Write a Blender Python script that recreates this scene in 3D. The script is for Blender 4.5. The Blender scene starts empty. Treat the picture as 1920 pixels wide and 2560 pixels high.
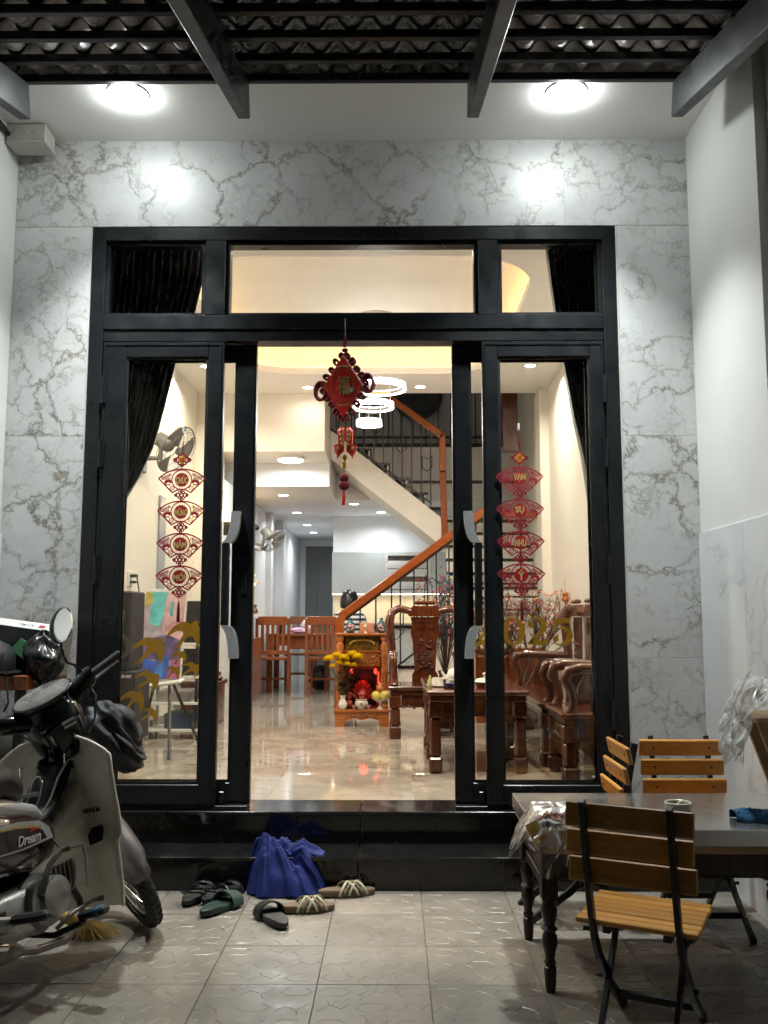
import bpy, math, random
from mathutils import Vector, Matrix, Euler, noise as mnoise
PI = math.pi
R = math.radians
random.seed(11)
scene = bpy.context.scene
COL = scene.collection

# ------------------------------------------------------------------ camera, world, exposure
cam_d = bpy.data.cameras.new('camera')
cam = bpy.data.objects.new('camera', cam_d)
COL.objects.link(cam)
cam.location = (0, 0, 1.305)
cam.rotation_euler = (R(90) + math.atan(260 / 2250), 0, R(0.4))
cam_d.sensor_fit = 'VERTICAL'
cam_d.sensor_height = 36
cam_d.lens = 2250 / 2560 * 36
cam_d.shift_x = -10.3 / 2560
cam_d.clip_start = 0.05
cam_d.clip_end = 200
scene.camera = cam
world = bpy.data.worlds.new('World')
scene.world = world
world.use_nodes = True
wn = world.node_tree
sky = wn.nodes.new('ShaderNodeTexSky')
sky.sky_type = 'NISHITA'
sky.sun_disc = False
sky.sun_elevation = R(-4)
sky.sun_rotation = R(200)
bg = wn.nodes['Background']
wn.links.new(sky.outputs[0], bg.inputs[0])
bg.inputs[1].default_value = 0.05
vs = scene.view_settings
vs.view_transform = 'Standard'
vs.look = 'None'
vs.exposure = 0.22
vs.gamma = 1
vs.use_curve_mapping = False
scene.cycles.max_bounces = 8
scene.cycles.diffuse_bounces = 4
scene.cycles.glossy_bounces = 3
scene.cycles.use_adaptive_sampling = True
scene.cycles.adaptive_threshold = 0.03
scene.cycles.adaptive_min_samples = 12
scene.cycles.transmission_bounces = 6
scene.cycles.transparent_max_bounces = 16
scene.cycles.caustics_reflective = False
scene.cycles.caustics_refractive = False
scene.cycles.sample_clamp_indirect = 4

# ------------------------------------------------------------------ mesh builder
class MB:
    def __init__(s, T=None):
        s.v = []; s.f = []; s.T = T or Matrix()
    def add(s, vs_, fs):
        o = len(s.v); T = s.T
        for p in vs_:
            q = T @ Vector(p); s.v.append((q.x, q.y, q.z))
        for f in fs: s.f.append(tuple(i + o for i in f))
        return s
    def box(s, x0, x1, y0, y1, z0, z1, b=0.0):
        c = ((x0+x1)/2, (y0+y1)/2, (z0+z1)/2)
        return s.obox(c, (abs(x1-x0), abs(y1-y0), abs(z1-z0)), None, b)
    def obox(s, c, size, rot=None, b=0.0):
        h = [d/2 for d in size]
        rm = (rot.to_matrix() if hasattr(rot, 'to_matrix') else rot) if rot is not None else None
        if rm is not None and len(rm) == 4: rm = rm.to_3x3()
        P = []; F = []
        if b <= 0:
            for sx in (-1, 1):
                for sy in (-1, 1):
                    for sz in (-1, 1): P.append(Vector((sx*h[0], sy*h[1], sz*h[2])))
            F = [(0,1,3,2), (4,6,7,5), (0,4,5,1), (2,3,7,6), (0,2,6,4), (1,5,7,3)]
        else:
            b = min(b, min(h)*0.9); idx = {}
            for sx in (-1, 1):
                for sy in (-1, 1):
                    for sz in (-1, 1):
                        for a in range(3):
                            q = [sx*(h[0]-b), sy*(h[1]-b), sz*(h[2]-b)]
                            q[a] = (sx, sy, sz)[a]*h[a]
                            idx[(sx, sy, sz, a)] = len(P); P.append(Vector(q))
            I = idx
            for a in range(3):
                o1, o2 = [k for k in range(3) if k != a]
                for sg in (-1, 1):
                    q = []
                    for (u, w) in ((-1,-1), (1,-1), (1,1), (-1,1)):
                        k = [0, 0, 0]; k[a] = sg; k[o1] = u; k[o2] = w; q.append(I[tuple(k)+(a,)])
                    flip = (sg < 0) != (a == 1)
                    F.append(tuple(q[::-1] if flip else q))
            for a in range(3):       # edges along axis a
                o1, o2 = [k for k in range(3) if k != a]
                for u in (-1, 1):
                    for w in (-1, 1):
                        def kk(sg, ax):
                            k = [0, 0, 0]; k[a] = sg; k[o1] = u; k[o2] = w; return I[tuple(k)+(ax,)]
                        F.append((kk(-1, o1), kk(1, o1), kk(1, o2), kk(-1, o2)))
            for sx in (-1, 1):
                for sy in (-1, 1):
                    for sz in (-1, 1): F.append(tuple(I[(sx, sy, sz, a)] for a in range(3)))
        cv = Vector(c)
        P = [((rm @ p) if rm is not None else p) + cv for p in P]
        return s.add(P, F)
    def bar(s, p, q, w, h, up=(0, 0, 1), b=0.0, ext=0.0):
        p = Vector(p); q = Vector(q); d = (q-p); L = d.length; d.normalize()
        x = d.cross(Vector(up))
        if x.length < 1e-4: x = d.cross(Vector((1, 0, 0)))
        x.normalize(); z = x.cross(d)
        rm = Matrix((x, d, z)).transposed()
        return s.obox((p+q)/2, (w, L+2*ext, h), rm, b)
    def tube(s, pts, r, n=8, cap=True, closed=False):
        pts = [Vector(p) for p in pts]; m = len(pts)
        rs = r if isinstance(r, (list, tuple)) else [r]*m
        P = []; F = []; prev = None
        for i in range(m):
            if closed: t = pts[(i+1) % m] - pts[i-1]
            else: t = pts[min(i+1, m-1)] - pts[max(i-1, 0)]
            if t.length < 1e-9: t = Vector((0, 0, 1))
            t.normalize()
            if prev is None:
                a = Vector((0, 0, 1)) if abs(t.z) < 0.9 else Vector((1, 0, 0))
                u = t.cross(a).normalized()
            else:
                u = prev - t*prev.dot(t)
                if u.length < 1e-6: u = t.cross(Vector((0.3, 0.5, 0.8)))
                u.normalize()
            prev = u; w = t.cross(u)
            for k in range(n):
                an = 2*PI*k/n
                P.append(pts[i] + (u*math.cos(an) + w*math.sin(an))*rs[i])
        seg = m if closed else m-1
        for i in range(seg):
            j = (i+1) % m
            for k in range(n):
                l = (k+1) % n
                F.append((i*n+k, i*n+l, j*n+l, j*n+k))
        if cap and not closed:
            F.append(tuple(range(n))[::-1]); F.append(tuple((m-1)*n+k for k in range(n)))
        return s.add(P, F)
    def lathe(s, prof, n=16, c=(0, 0, 0), M=None, cap=True, arc=2*PI):
        P = []; F = []; m = len(prof); cv = Vector(c)
        for (r, z) in prof:
            for k in range(n):
                an = arc*k/n
                p = Vector((r*math.cos(an), r*math.sin(an), z))
                P.append((M @ p if M is not None else p) + cv)
        for i in range(m-1):
            for k in range(n):
                l = (k+1) % n
                F.append((i*n+k, i*n+l, (i+1)*n+l, (i+1)*n+k))
        if cap:
            if prof[0][0] > 1e-5: F.append(tuple(range(n))[::-1])
            if prof[-1][0] > 1e-5: F.append(tuple((m-1)*n+k for k in range(n)))
        return s.add(P, F)
    def prism(s, pts, d0, d1, ax='y'):
        """polygon in the plane across ax, swept from d0 to d1 (ax y: pts are x,z; ax x: y,z; ax z: x,y)"""
        n = len(pts)
        def mk(p, d): return (p[0], d, p[1]) if ax == 'y' else ((d, p[0], p[1]) if ax == 'x' else (p[0], p[1], d))
        P = [mk(p, d0) for p in pts] + [mk(p, d1) for p in pts]
        F = [tuple(range(n)), tuple(range(n, 2*n))[::-1]] + [(i, i+n, (i+1) % n+n, (i+1) % n) for i in range(n)]
        return s.add(P, F)
    def ring(s, outer, inner, d0, d1, ax='y'):
        n = len(outer)
        def mk(p, d): return (p[0], d, p[1]) if ax == 'y' else ((d, p[0], p[1]) if ax == 'x' else (p[0], p[1], d))
        P = [mk(p, d0) for p in outer] + [mk(p, d0) for p in inner] + [mk(p, d1) for p in outer] + [mk(p, d1) for p in inner]
        F = []
        for i in range(n):
            j = (i+1) % n
            F += [(i, j, n+j, n+i), (2*n+i, 3*n+i, 3*n+j, 2*n+j), (i, 2*n+i, 2*n+j, j), (n+i, n+j, 3*n+j, 3*n+i)]
        return s.add(P, F)
    def ell(s, c, r, nu=12, nv=8, jit=0.0, rot=None):
        P = []; F = []; cv = Vector(c)
        if not isinstance(r, (tuple, list)): r = (r, r, r)
        for i in range(nv+1):
            th = PI*i/nv
            for k in range(nu):
                ph = 2*PI*k/nu; g = 1+random.uniform(-jit, jit)
                p = Vector((r[0]*g*math.sin(th)*math.cos(ph), r[1]*g*math.sin(th)*math.sin(ph), r[2]*g*math.cos(th)))
                if rot is not None: p = rot @ p
                P.append(p+cv)
        for i in range(nv):
            for k in range(nu):
                l = (k+1) % nu; F.append((i*nu+k, (i+1)*nu+k, (i+1)*nu+l, i*nu+l))
        return s.add(P, F)
    def grid(s, nu, nv, fn, wrap=False):
        P = [fn(i/(nu-1), j/(nv-1)) for j in range(nv) for i in range(nu)]; F = []
        for j in range(nv-1):
            for i in range(nu-1): F.append((j*nu+i, j*nu+i+1, (j+1)*nu+i+1, (j+1)*nu+i))
            if wrap: F.append((j*nu+nu-1, j*nu, (j+1)*nu, (j+1)*nu+nu-1))
        return s.add(P, F)
    def loft(s, rings, cap=True):
        n = len(rings[0]); P = [p for r_ in rings for p in r_]; F = []
        for i in range(len(rings)-1):
            for k in range(n):
                l = (k+1) % n; F.append((i*n+k, i*n+l, (i+1)*n+l, (i+1)*n+k))
        if cap: F.append(tuple(range(n))[::-1]); F.append(tuple((len(rings)-1)*n+k for k in range(n)))
        return s.add(P, F)
    def mesh(s, name, m, smooth=0, shift=None):
        if shift is not None: s.v = [(a-shift[0], b-shift[1], c-shift[2]) for a, b, c in s.v]
        me = bpy.data.meshes.new(name)
        me.from_pydata(s.v, [], s.f)
        me.validate(); me.update()
        if m is not None: me.materials.append(m)
        if smooth:
            me.polygons.foreach_set('use_smooth', [True]*len(me.polygons))
            me.set_sharp_from_angle(angle=R(smooth))
        return me

def tag(o, label=None, cat=None, group=None, kind=None):
    if label: o['label'] = label
    if cat: o['category'] = cat
    if group: o['group'] = group
    if kind: o['kind'] = kind
    return o
def link(o, parent=None):
    COL.objects.link(o)
    if parent is not None: o.parent = parent
    return o
def thing(name, label, cat, loc=(0, 0, 0), rz=0.0, group=None, kind=None, rot=None):
    o = bpy.data.objects.new(name, None)
    o.empty_display_size = 0.05
    o.location = loc; o.rotation_euler = rot if rot else (0, 0, rz)
    link(o); return tag(o, label, cat, group, kind)
def part(name, mb, m, parent, smooth=0, world=False, label=None, kind=None):
    """a part of a thing; world=True: the builder holds world coordinates and the thing is unrotated"""
    sh = None
    if world:
        sh = Vector((0, 0, 0)); p = parent
        while p is not None: sh = sh + p.location; p = p.parent
    o = bpy.data.objects.new(name, mb.mesh(name, m, smooth, sh))
    link(o, parent); return tag(o, label, kind=kind)
def solo(name, label, cat, mb, m, smooth=0, group=None, kind=None, loc=None):
    """a thing of one mesh, built in world coordinates, origin set at its base"""
    if loc is None:
        xs = [p[0] for p in mb.v]; ys = [p[1] for p in mb.v]; zs = [p[2] for p in mb.v]
        loc = ((min(xs)+max(xs))/2, (min(ys)+max(ys))/2, min(zs))
    o = bpy.data.objects.new(name, mb.mesh(name, m, smooth, loc))
    o.location = loc; link(o); return tag(o, label, cat, group, kind)
def inst(name, me, parent, loc=(0, 0, 0), rot=None, scale=None):
    o = bpy.data.objects.new(name, me); o.location = loc
    if rot is not None: o.rotation_euler = rot
    if scale is not None: o.scale = scale
    return link(o, parent)
def copy_tree(src, parent=None):
    c = src.copy(); link(c, parent)
    for ch in list(src.children): copy_tree(ch, c)
    return c
def text_mesh(txt, size, m, depth=0.002, name='lettering', fit=None, bold=0.0, shear=0.0):
    cu = bpy.data.curves.new(name, 'FONT'); cu.body = txt; cu.size = size
    cu.align_x = 'CENTER'; cu.align_y = 'CENTER'; cu.extrude = depth/2; cu.resolution_u = 3
    cu.offset = bold; cu.shear = shear
    o = bpy.data.objects.new(name, cu); COL.objects.link(o)
    dg = bpy.context.evaluated_depsgraph_get()
    me = bpy.data.meshes.new_from_object(o.evaluated_get(dg))
    COL.objects.unlink(o); bpy.data.objects.remove(o); bpy.data.curves.remove(cu)
    me.name = name
    if fit and len(me.vertices):
        xs = [v.co.x for v in me.vertices]; ys = [v.co.y for v in me.vertices]
        w = max(xs)-min(xs); h = max(ys)-min(ys); cx = (max(xs)+min(xs))/2; cy = (max(ys)+min(ys))/2
        for v in me.vertices:
            v.co.x = (v.co.x-cx)/w*fit[0]; v.co.y = (v.co.y-cy)/h*fit[1]
    me.materials.clear(); me.materials.append(m); return me

# ------------------------------------------------------------------ materials
MATS = {}
def _mat(name):
    m = bpy.data.materials.new(name); m.use_nodes = True
    nt = m.node_tree; return m, nt, nt.nodes['Principled BSDF'], nt.nodes['Material Output']
def setp(bs, **k):
    for n, v in k.items():
        n = {'rough': 'Roughness', 'metal': 'Metallic', 'spec': 'Specular IOR Level', 'coat': 'Coat Weight', 'coatr': 'Coat Roughness',
             'trans': 'Transmission Weight', 'ior': 'IOR', 'sheen': 'Sheen Weight', 'alpha': 'Alpha', 'sss': 'Subsurface Weight'}[n]
        bs.inputs[n].default_value = v
def nd(nt, t, **k):
    n = nt.nodes.new('ShaderNode'+t)
    for a, v in k.items(): setattr(n, a, v)
    return n
def ramp(nt, fac, stops):
    r = nd(nt, 'ValToRGB'); e = r.color_ramp.elements
    while len(e) < len(stops): e.new(0.5)
    for i, (p, c) in enumerate(stops):
        e[i].position = p; e[i].color = (c if len(c) == 4 else tuple(c)+(1,)) if isinstance(c, (tuple, list)) else (c, c, c, 1)
    nt.links.new(fac, r.inputs[0]); return r.outputs[0]
def mix(nt, fac, a, b, mode='MIX'):
    n = nd(nt, 'Mix'); n.data_type = 'RGBA'; n.blend_type = mode
    L = nt.links
    for sock, v in ((n.inputs[0], fac), (n.inputs[6], a), (n.inputs[7], b)):
        if isinstance(v, (int, float)): sock.default_value = v
        elif isinstance(v, (tuple, list)): sock.default_value = tuple(v)+(1,) if len(v) == 3 else v
        else: L.new(v, sock)
    return n.outputs[2]
def coords(nt, space='Object', rnd=True, scale=(1, 1, 1)):
    tc = nd(nt, 'TexCoord'); mp = nd(nt, 'Mapping'); mp.inputs['Scale'].default_value = scale
    nt.links.new(tc.outputs[space], mp.inputs[0])
    if not rnd: return mp.outputs[0]
    oi = nd(nt, 'ObjectInfo'); va = nd(nt, 'VectorMath', operation='SCALE')
    va.inputs[0].default_value = (17.3, 9.1, 23.7); nt.links.new(oi.outputs['Random'], va.inputs['Scale'])
    ad = nd(nt, 'VectorMath', operation='ADD'); nt.links.new(mp.outputs[0], ad.inputs[0]); nt.links.new(va.outputs[0], ad.inputs[1])
    return ad.outputs[0]
def noise(nt, vec, scale, detail=4, rough=0.55, dist=0.0):
    n = nd(nt, 'TexNoise'); n.inputs['Scale'].default_value = scale; n.inputs['Detail'].default_value = detail
    n.inputs['Roughness'].default_value = rough; n.inputs['Distortion'].default_value = dist
    nt.links.new(vec, n.inputs['Vector']); return n
def bump(nt, h, bs, strength=0.2, dist=0.01):
    b = nd(nt, 'Bump'); b.inputs['Strength'].default_value = strength; b.inputs['Distance'].default_value = dist
    nt.links.new(h, b.inputs['Height']); nt.links.new(b.outputs[0], bs.inputs['Normal']); return b
def plain(name, col, rough=0.5, metal=0.0, var=0.12, vs_=6.0, bmp=0.0, bs_=60.0, rv=0.08, **k):
    """a painted, cast or moulded surface with slight mottling in colour and gloss"""
    m, nt, bs, out = _mat(name); setp(bs, rough=rough, metal=metal, **k)
    co = coords(nt); n = noise(nt, co, vs_, 5)
    lo = tuple(c*(1-var) for c in col); hi = tuple(min(1, c*(1+var)) for c in col)
    nt.links.new(ramp(nt, n.outputs[0], [(0.3, lo), (0.7, hi)]), bs.inputs['Base Color'])
    if rv > 0:
        n2 = noise(nt, co, vs_*2.3, 3)
        nt.links.new(ramp(nt, n2.outputs[0], [(0.3, max(0.02, rough-rv)), (0.7, min(1, rough+rv))]), bs.inputs['Roughness'])
    if bmp > 0:
        n3 = noise(nt, co, bs_, 4); bump(nt, n3.outputs[0], bs, bmp, 0.004)
    MATS[name] = m; return m
def wood(name, c1, c2, rough=0.35, axis='x', sc=1.0, coat=0.0, bmp=0.08):
    m, nt, bs, out = _mat(name); setp(bs, rough=rough, coat=coat, coatr=0.08)
    s = {'x': (1.2, 14, 14), 'y': (14, 1.2, 14), 'z': (14, 14, 1.2)}[axis]
    co = coords(nt, scale=tuple(a*sc for a in s))
    n = noise(nt, co, 2.2, 6, 0.6, 1.2); n2 = noise(nt, co, 9, 3, 0.6, 0.5)
    c = ramp(nt, n.outputs[0], [(0.28, c1), (0.5, tuple((a+b)/2 for a, b in zip(c1, c2))), (0.72, c2)])
    c = mix(nt, 0.35, c, ramp(nt, n2.outputs[0], [(0.35, tuple(a*0.6 for a in c1)), (0.65, c2)]))
    oi = nd(nt, 'ObjectInfo'); rv_ = ramp(nt, oi.outputs['Random'], [(0.0, 0.72), (1.0, 1.12)])      # no two boards quite alike
    c = mix(nt, 1.0, c, rv_, 'MULTIPLY'); wr = noise(nt, coords(nt, scale=(3, 3, 3)), 6, 6, 0.7)
    c = mix(nt, ramp(nt, wr.outputs[0], [(0.62, 0.0), (0.74, 0.55)]), c, tuple(a*0.35 for a in c1))
    nt.links.new(c, bs.inputs['Base Color']); bump(nt, n2.outputs[0], bs, bmp, 0.003)
    MATS[name] = m; return m
def emit(name, col, st, sample=False):
    m, nt, bs, out = _mat(name); m.cycles.emission_sampling = 'AUTO' if sample else 'NONE'; bs.inputs['Base Color'].default_value = tuple(col)+(1,)
    bs.inputs['Emission Color'].default_value = tuple(col)+(1,); bs.inputs['Emission Strength'].default_value = st
    MATS[name] = m; return m
def marble(name, base1, base2, vein, vein2, sc=1.0, rough=0.25, amt=1.0, sparse=0.42, space='Object', w=0.02):
    m, nt, bs, out = _mat(name); setp(bs, rough=rough)
    co = coords(nt, space); L = nt.links
    wob = noise(nt, co, 2.3*sc, 8, 0.68)
    sub = nd(nt, 'VectorMath', operation='SUBTRACT'); L.new(wob.outputs['Color'], sub.inputs[0]); sub.inputs[1].default_value = (0.5, 0.5, 0.5)
    scl = nd(nt, 'VectorMath', operation='SCALE'); L.new(sub.outputs[0], scl.inputs[0]); scl.inputs['Scale'].default_value = 0.55/sc
    ad = nd(nt, 'VectorMath', operation='ADD'); L.new(co, ad.inputs[0]); L.new(scl.outputs[0], ad.inputs[1])
    def veins(scale, width, seed, thr):
        v = nd(nt, 'TexVoronoi'); v.feature = 'DISTANCE_TO_EDGE'; v.inputs['Scale'].default_value = scale
        o = nd(nt, 'VectorMath', operation='ADD'); L.new(ad.outputs[0], o.inputs[0]); o.inputs[1].default_value = (seed, seed*1.7, -seed)
        L.new(o.outputs[0], v.inputs['Vector'])
        line = ramp(nt, v.outputs['Distance'], [(0.0, 1.0), (width, 0.25), (width*2.6, 0.0)])
        mk = noise(nt, o.outputs[0], scale*0.55, 4, 0.6)
        mask = ramp(nt, mk.outputs[0], [(thr, 0.0), (thr+0.14, 1.0)])
        mu = nd(nt, 'Math', operation='MULTIPLY'); L.new(line, mu.inputs[0]); L.new(mask, mu.inputs[1]); return mu.outputs[0]
    n0 = noise(nt, ad.outputs[0], 1.8*sc, 6, 0.6)
    c = ramp(nt, n0.outputs[0], [(0.3, base1), (0.7, base2)])
    v1 = veins(2.1*sc, w, 3.1, sparse); v2 = veins(5.5*sc, w*1.7, 8.7, sparse+0.05); v3 = veins(12*sc, w*2.6, 5.3, sparse+0.09)
    tint = noise(nt, co, 5*sc, 3)
    vc = mix(nt, ramp(nt, tint.outputs[0], [(0.45, 0.0), (0.62, 1.0)]), vein, vein2)
    def sc_(x, k):
        mu = nd(nt, 'Math', operation='MULTIPLY'); L.new(x, mu.inputs[0]); mu.inputs[1].default_value = k; return mu.outputs[0]
    c = mix(nt, sc_(v1, 0.85*amt), c, vc); c = mix(nt, sc_(v2, 0.65*amt), c, vc); c = mix(nt, sc_(v3, 0.28*amt), c, vc)
    L.new(c, bs.inputs['Base Color']); MATS[name] = m; return m
def glass(name, tint=(1, 1, 1), ior=1.45, rough=0.0, base=0.0):
    """a thin pane: it lets light straight through and mirrors a little, more at a slant"""
    m = bpy.data.materials.new(name); m.use_nodes = True; nt = m.node_tree; nt.nodes.clear()
    o = nd(nt, 'OutputMaterial'); t = nd(nt, 'BsdfTransparent'); t.inputs[0].default_value = tuple(tint)+(1,)
    g = nd(nt, 'BsdfGlossy'); g.inputs['Roughness'].default_value = rough
    f = nd(nt, 'Fresnel'); f.inputs[0].default_value = ior; mx = nd(nt, 'MixShader')
    fac = f.outputs[0]
    if base:
        a = nd(nt, 'Math', operation='ADD'); nt.links.new(fac, a.inputs[0]); a.inputs[1].default_value = base; fac = a.outputs[0]
    nt.links.new(fac, mx.inputs[0]); nt.links.new(t.outputs[0], mx.inputs[1]); nt.links.new(g.outputs[0], mx.inputs[2])
    nt.links.new(mx.outputs[0], o.inputs[0]); MATS[name] = m; return m
def lamp(name, kind, loc, energy, col, size=0.1, parent=None, rot=(0, 0, 0), spread=None, spot=None, blend=0.6):
    d = bpy.data.lights.new(name, kind); d.energy = energy; d.color = col
    if kind == 'AREA':
        d.shape = 'DISK'; d.size = size
        if spread: d.spread = spread
    else:
        d.shadow_soft_size = size
        if kind == 'SPOT': d.spot_size = spot or R(120); d.spot_blend = blend
    o = bpy.data.objects.new(name, d); o.location = loc; o.rotation_euler = rot; link(o, parent); return o

wallpaint = plain('wall_paint', (0.74, 0.74, 0.72), 0.6, var=0.06, vs_=1.4, bmp=0.10, bs_=70)
warmpaint = plain('warm_wall_paint', (0.80, 0.76, 0.69), 0.55, var=0.03, vs_=1.0, bmp=0.03, bs_=25)
ceilpaint = plain('ceiling_paint', (0.80, 0.79, 0.76), 0.6, var=0.025, vs_=1.0)
marble_w = marble('veined_marble_tile', (0.52, 0.525, 0.52), (0.67, 0.675, 0.67), (0.085, 0.072, 0.06), (0.17, 0.11, 0.055), 1.25, 0.36, 1.0, 0.405, w=0.021)
marble_p = marble('plain_white_tile', (0.68, 0.69, 0.70), (0.76, 0.77, 0.78), (0.16, 0.17, 0.19), (0.30, 0.30, 0.29), 0.6, 0.16, 0.9, 0.47, w=0.012)
marble_f = marble('beige_floor_marble', (0.25, 0.215, 0.175), (0.42, 0.385, 0.33), (0.15, 0.12, 0.085), (0.54, 0.51, 0.45), 1.3, 0.05, 0.6, 0.42, w=0.06)
grout = plain('white_grout', (0.6, 0.6, 0.58), 0.8)
grout_d = plain('grey_grout', (0.16, 0.15, 0.14), 0.85)
alu = plain('black_aluminium', (0.010, 0.0115, 0.0135), 0.34, var=0.06, vs_=3, spec=0.45)
alu2 = plain('satin_black_gasket', (0.004, 0.004, 0.005), 0.5)
steel_d = plain('dark_painted_steel', (0.030, 0.032, 0.037), 0.42, var=0.2, vs_=5, bmp=0.04)
blacksteel = plain('black_chair_steel', (0.012, 0.013, 0.014), 0.42, var=0.25, vs_=8, bmp=0.05)
granite = plain('black_granite', (0.0085, 0.0085, 0.009), 0.13, var=0.5, vs_=55, rv=0.06)
def soil(m, col, sc, lo, hi, amt, rough=None):      # dust, scuffs and stains with shapes of their own
    nt = m.node_tree; bs = nt.nodes['Principled BSDF']; old = bs.inputs['Base Color'].links[0].from_socket
    n = noise(nt, coords(nt), sc, 8, 0.72, 0.6); f = ramp(nt, n.outputs[0], [(lo, 0.0), (hi, amt)])
    nt.links.new(mix(nt, f, old, col), bs.inputs['Base Color'])
    if rough is not None and bs.inputs['Roughness'].links:
        nt.links.new(mix(nt, f, bs.inputs['Roughness'].links[0].from_socket, (rough, rough, rough)), bs.inputs['Roughness'])
soil(wallpaint, (0.52, 0.51, 0.48), 1.3, 0.58, 0.82, 0.35)
soil(granite, (0.035, 0.030, 0.025), 2.2, 0.50, 0.78, 0.8, 0.5)
silver = plain('brushed_aluminium', (0.42, 0.43, 0.44), 0.38, 0.25, var=0.05)
chrome = plain('chrome', (0.62, 0.62, 0.61), 0.12, 1.0, var=0.06, rv=0.04)
soil(alu, (0.020, 0.020, 0.020), 3.0, 0.55, 0.8, 0.7, 0.5)
pane = glass('window_glass', (0.97, 0.98, 0.975), 1.45, 0.0, 0.012)
clearplastic = glass('clear_plastic', (0.97, 0.97, 0.97), 1.5, 0.12, 0.03)
red = plain('red_felt', (0.30, 0.006, 0.014), 0.7, var=0.2, vs_=20)
redgloss = plain('red_satin', (0.62, 0.008, 0.012), 0.38, var=0.12, vs_=12)
darkred = plain('dark_red_velvet', (0.16, 0.004, 0.012), 0.75, var=0.25, vs_=18)
gold = plain('gold_foil', (0.55, 0.36, 0.10), 0.35, 0.65, var=0.15, vs_=20)
goldmatt = plain('matt_gold_sticker', (0.85, 0.60, 0.12), 0.5, 0.0, var=0.10, vs_=14)
def let_through(m, k, col):      # thin vinyl or paper lets some of the room light through
    nt = m.node_tree; o = nt.nodes['Material Output']; b = nt.nodes['Principled BSDF']
    t = nd(nt, 'BsdfTranslucent'); t.inputs[0].default_value = tuple(col)+(1,); x = nd(nt, 'MixShader'); x.inputs[0].default_value = k
    nt.links.new(b.outputs[0], x.inputs[1]); nt.links.new(t.outputs[0], x.inputs[2]); nt.links.new(x.outputs[0], o.inputs[0])
let_through(goldmatt, 0.65, (1.0, 0.80, 0.26))
pine = wood('varnished_pine', (0.40, 0.165, 0.028), (0.62, 0.31, 0.07), 0.36, 'x')
rosewood = wood('rosewood', (0.052, 0.013, 0.006), (0.135, 0.036, 0.012), 0.2, 'z', 0.8, 0.5)
orangewood = wood('orange_hardwood', (0.24, 0.050, 0.010), (0.40, 0.105, 0.022), 0.28, 'x', 1, 0.3)
altarwood = wood('altar_wood', (0.27, 0.072, 0.014), (0.46, 0.155, 0.034), 0.27, 'x', 1, 0.35)
dinewood = wood('dining_wood', (0.19, 0.044, 0.013), (0.33, 0.095, 0.028), 0.28, 'z', 1, 0.3)
white = plain('white_plastic', (0.68, 0.68, 0.66), 0.4, var=0.04)
blackp = plain('black_plastic', (0.012, 0.012, 0.013), 0.3, var=0.2)
rubber = plain('black_rubber', (0.014, 0.014, 0.014), 0.7, var=0.25, bmp=0.1)
# ------------------------------------------------------------------ the forecourt: floor, steps, walls, soffit
FL = 0.316          # level of the room floor above the forecourt
YF = 4.75           # front face of the house wall
patio_t = plain('patio_tile_glaze', (0.225, 0.202, 0.174), 0.33, var=0.14, vs_=3.5, bmp=0.05, bs_=90, rv=0.10)
_nt = patio_t.node_tree; _bs = _nt.nodes['Principled BSDF']; _oi = nd(_nt, 'ObjectInfo')
_nt.links.new(mix(_nt, 1.0, _bs.inputs['Base Color'].links[0].from_socket, ramp(_nt, _oi.outputs['Random'], [(0.0, (0.86, 0.86, 0.87)), (1.0, (1.08, 1.07, 1.04))]), 'MULTIPLY'), _bs.inputs['Base Color'])
soil(patio_t, (0.16, 0.135, 0.11), 3.2, 0.50, 0.72, 0.6, 0.5)
soil(patio_t, (0.07, 0.06, 0.05), 14, 0.66, 0.76, 0.6)
fl = thing('patio_floor', 'grey patterned tile floor of the forecourt', 'floor', (0, 0, 0), kind='structure')
g = MB().box(-3.2, 3.2, -3, 5.2, -0.3, -0.006); part('floor_bed', g, grout_d, fl)
TP = 0.40
mb = MB().box(0.0015, TP-0.0015, 0.0015, TP-0.0015, -0.012, 0.0, 0.0012)
def rib(mb, p, q, w=0.0040, h=0.0012):
    p = Vector((p[0], p[1], 0)); q = Vector((q[0], q[1], 0)); d = (q-p).normalized(); n = Vector((-d.y, d.x, 0))
    b = Vector((0, 0, -0.0005)); t = Vector((0, 0, h))
    P = [p+n*w+b, p-n*w+b, q-n*w+b, q+n*w+b, p+n*w*0.3+t, p-n*w*0.3+t, q-n*w*0.3+t, q+n*w*0.3+t]
    mb.add(P, [(4, 5, 6, 7), (0, 3, 7, 4), (1, 5, 6, 2), (0, 4, 5, 1), (3, 2, 6, 7)])
s3 = TP/3
for i in range(3):
    for j in range(3):
        cx, cy = (i+0.5)*s3, (j+0.5)*s3
        if (i+j) % 2 == 0:
            pts = [(cx+0.058*math.cos(a), cy+0.040*math.sin(a)) for a in [k*PI/3 for k in range(6)]]
            for k in range(6):
                if (i*7+j*3+k) % 5 != 4: rib(mb, pts[k], pts[(k+1) % 6])
        else:
            rib(mb, (cx-0.05, cy-0.03), (cx-0.012, cy+0.02)); rib(mb, (cx-0.012, cy+0.02), (cx+0.03, cy-0.012))
            rib(mb, (cx+0.03, cy-0.012), (cx+0.058, cy+0.034)); rib(mb, (cx-0.012, cy+0.02), (cx-0.02, cy+0.055))
patio_me = mb.mesh('patio_tile', patio_t)
for i in range(10):
    for j in range(7):
        x = 0.124-6*TP+i*TP; y = 3.379-0.378*4+j*0.378; h = (i+j) % 2
        o = inst('floor_tile', patio_me, fl, (x+h*TP, y+h*0.378, random.uniform(-0.0006, 0.0006)), scale=(1, 0.945, 1))
        o.rotation_euler = (random.uniform(-0.0012, 0.0012), random.uniform(-0.0012, 0.0012), h*PI)
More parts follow.
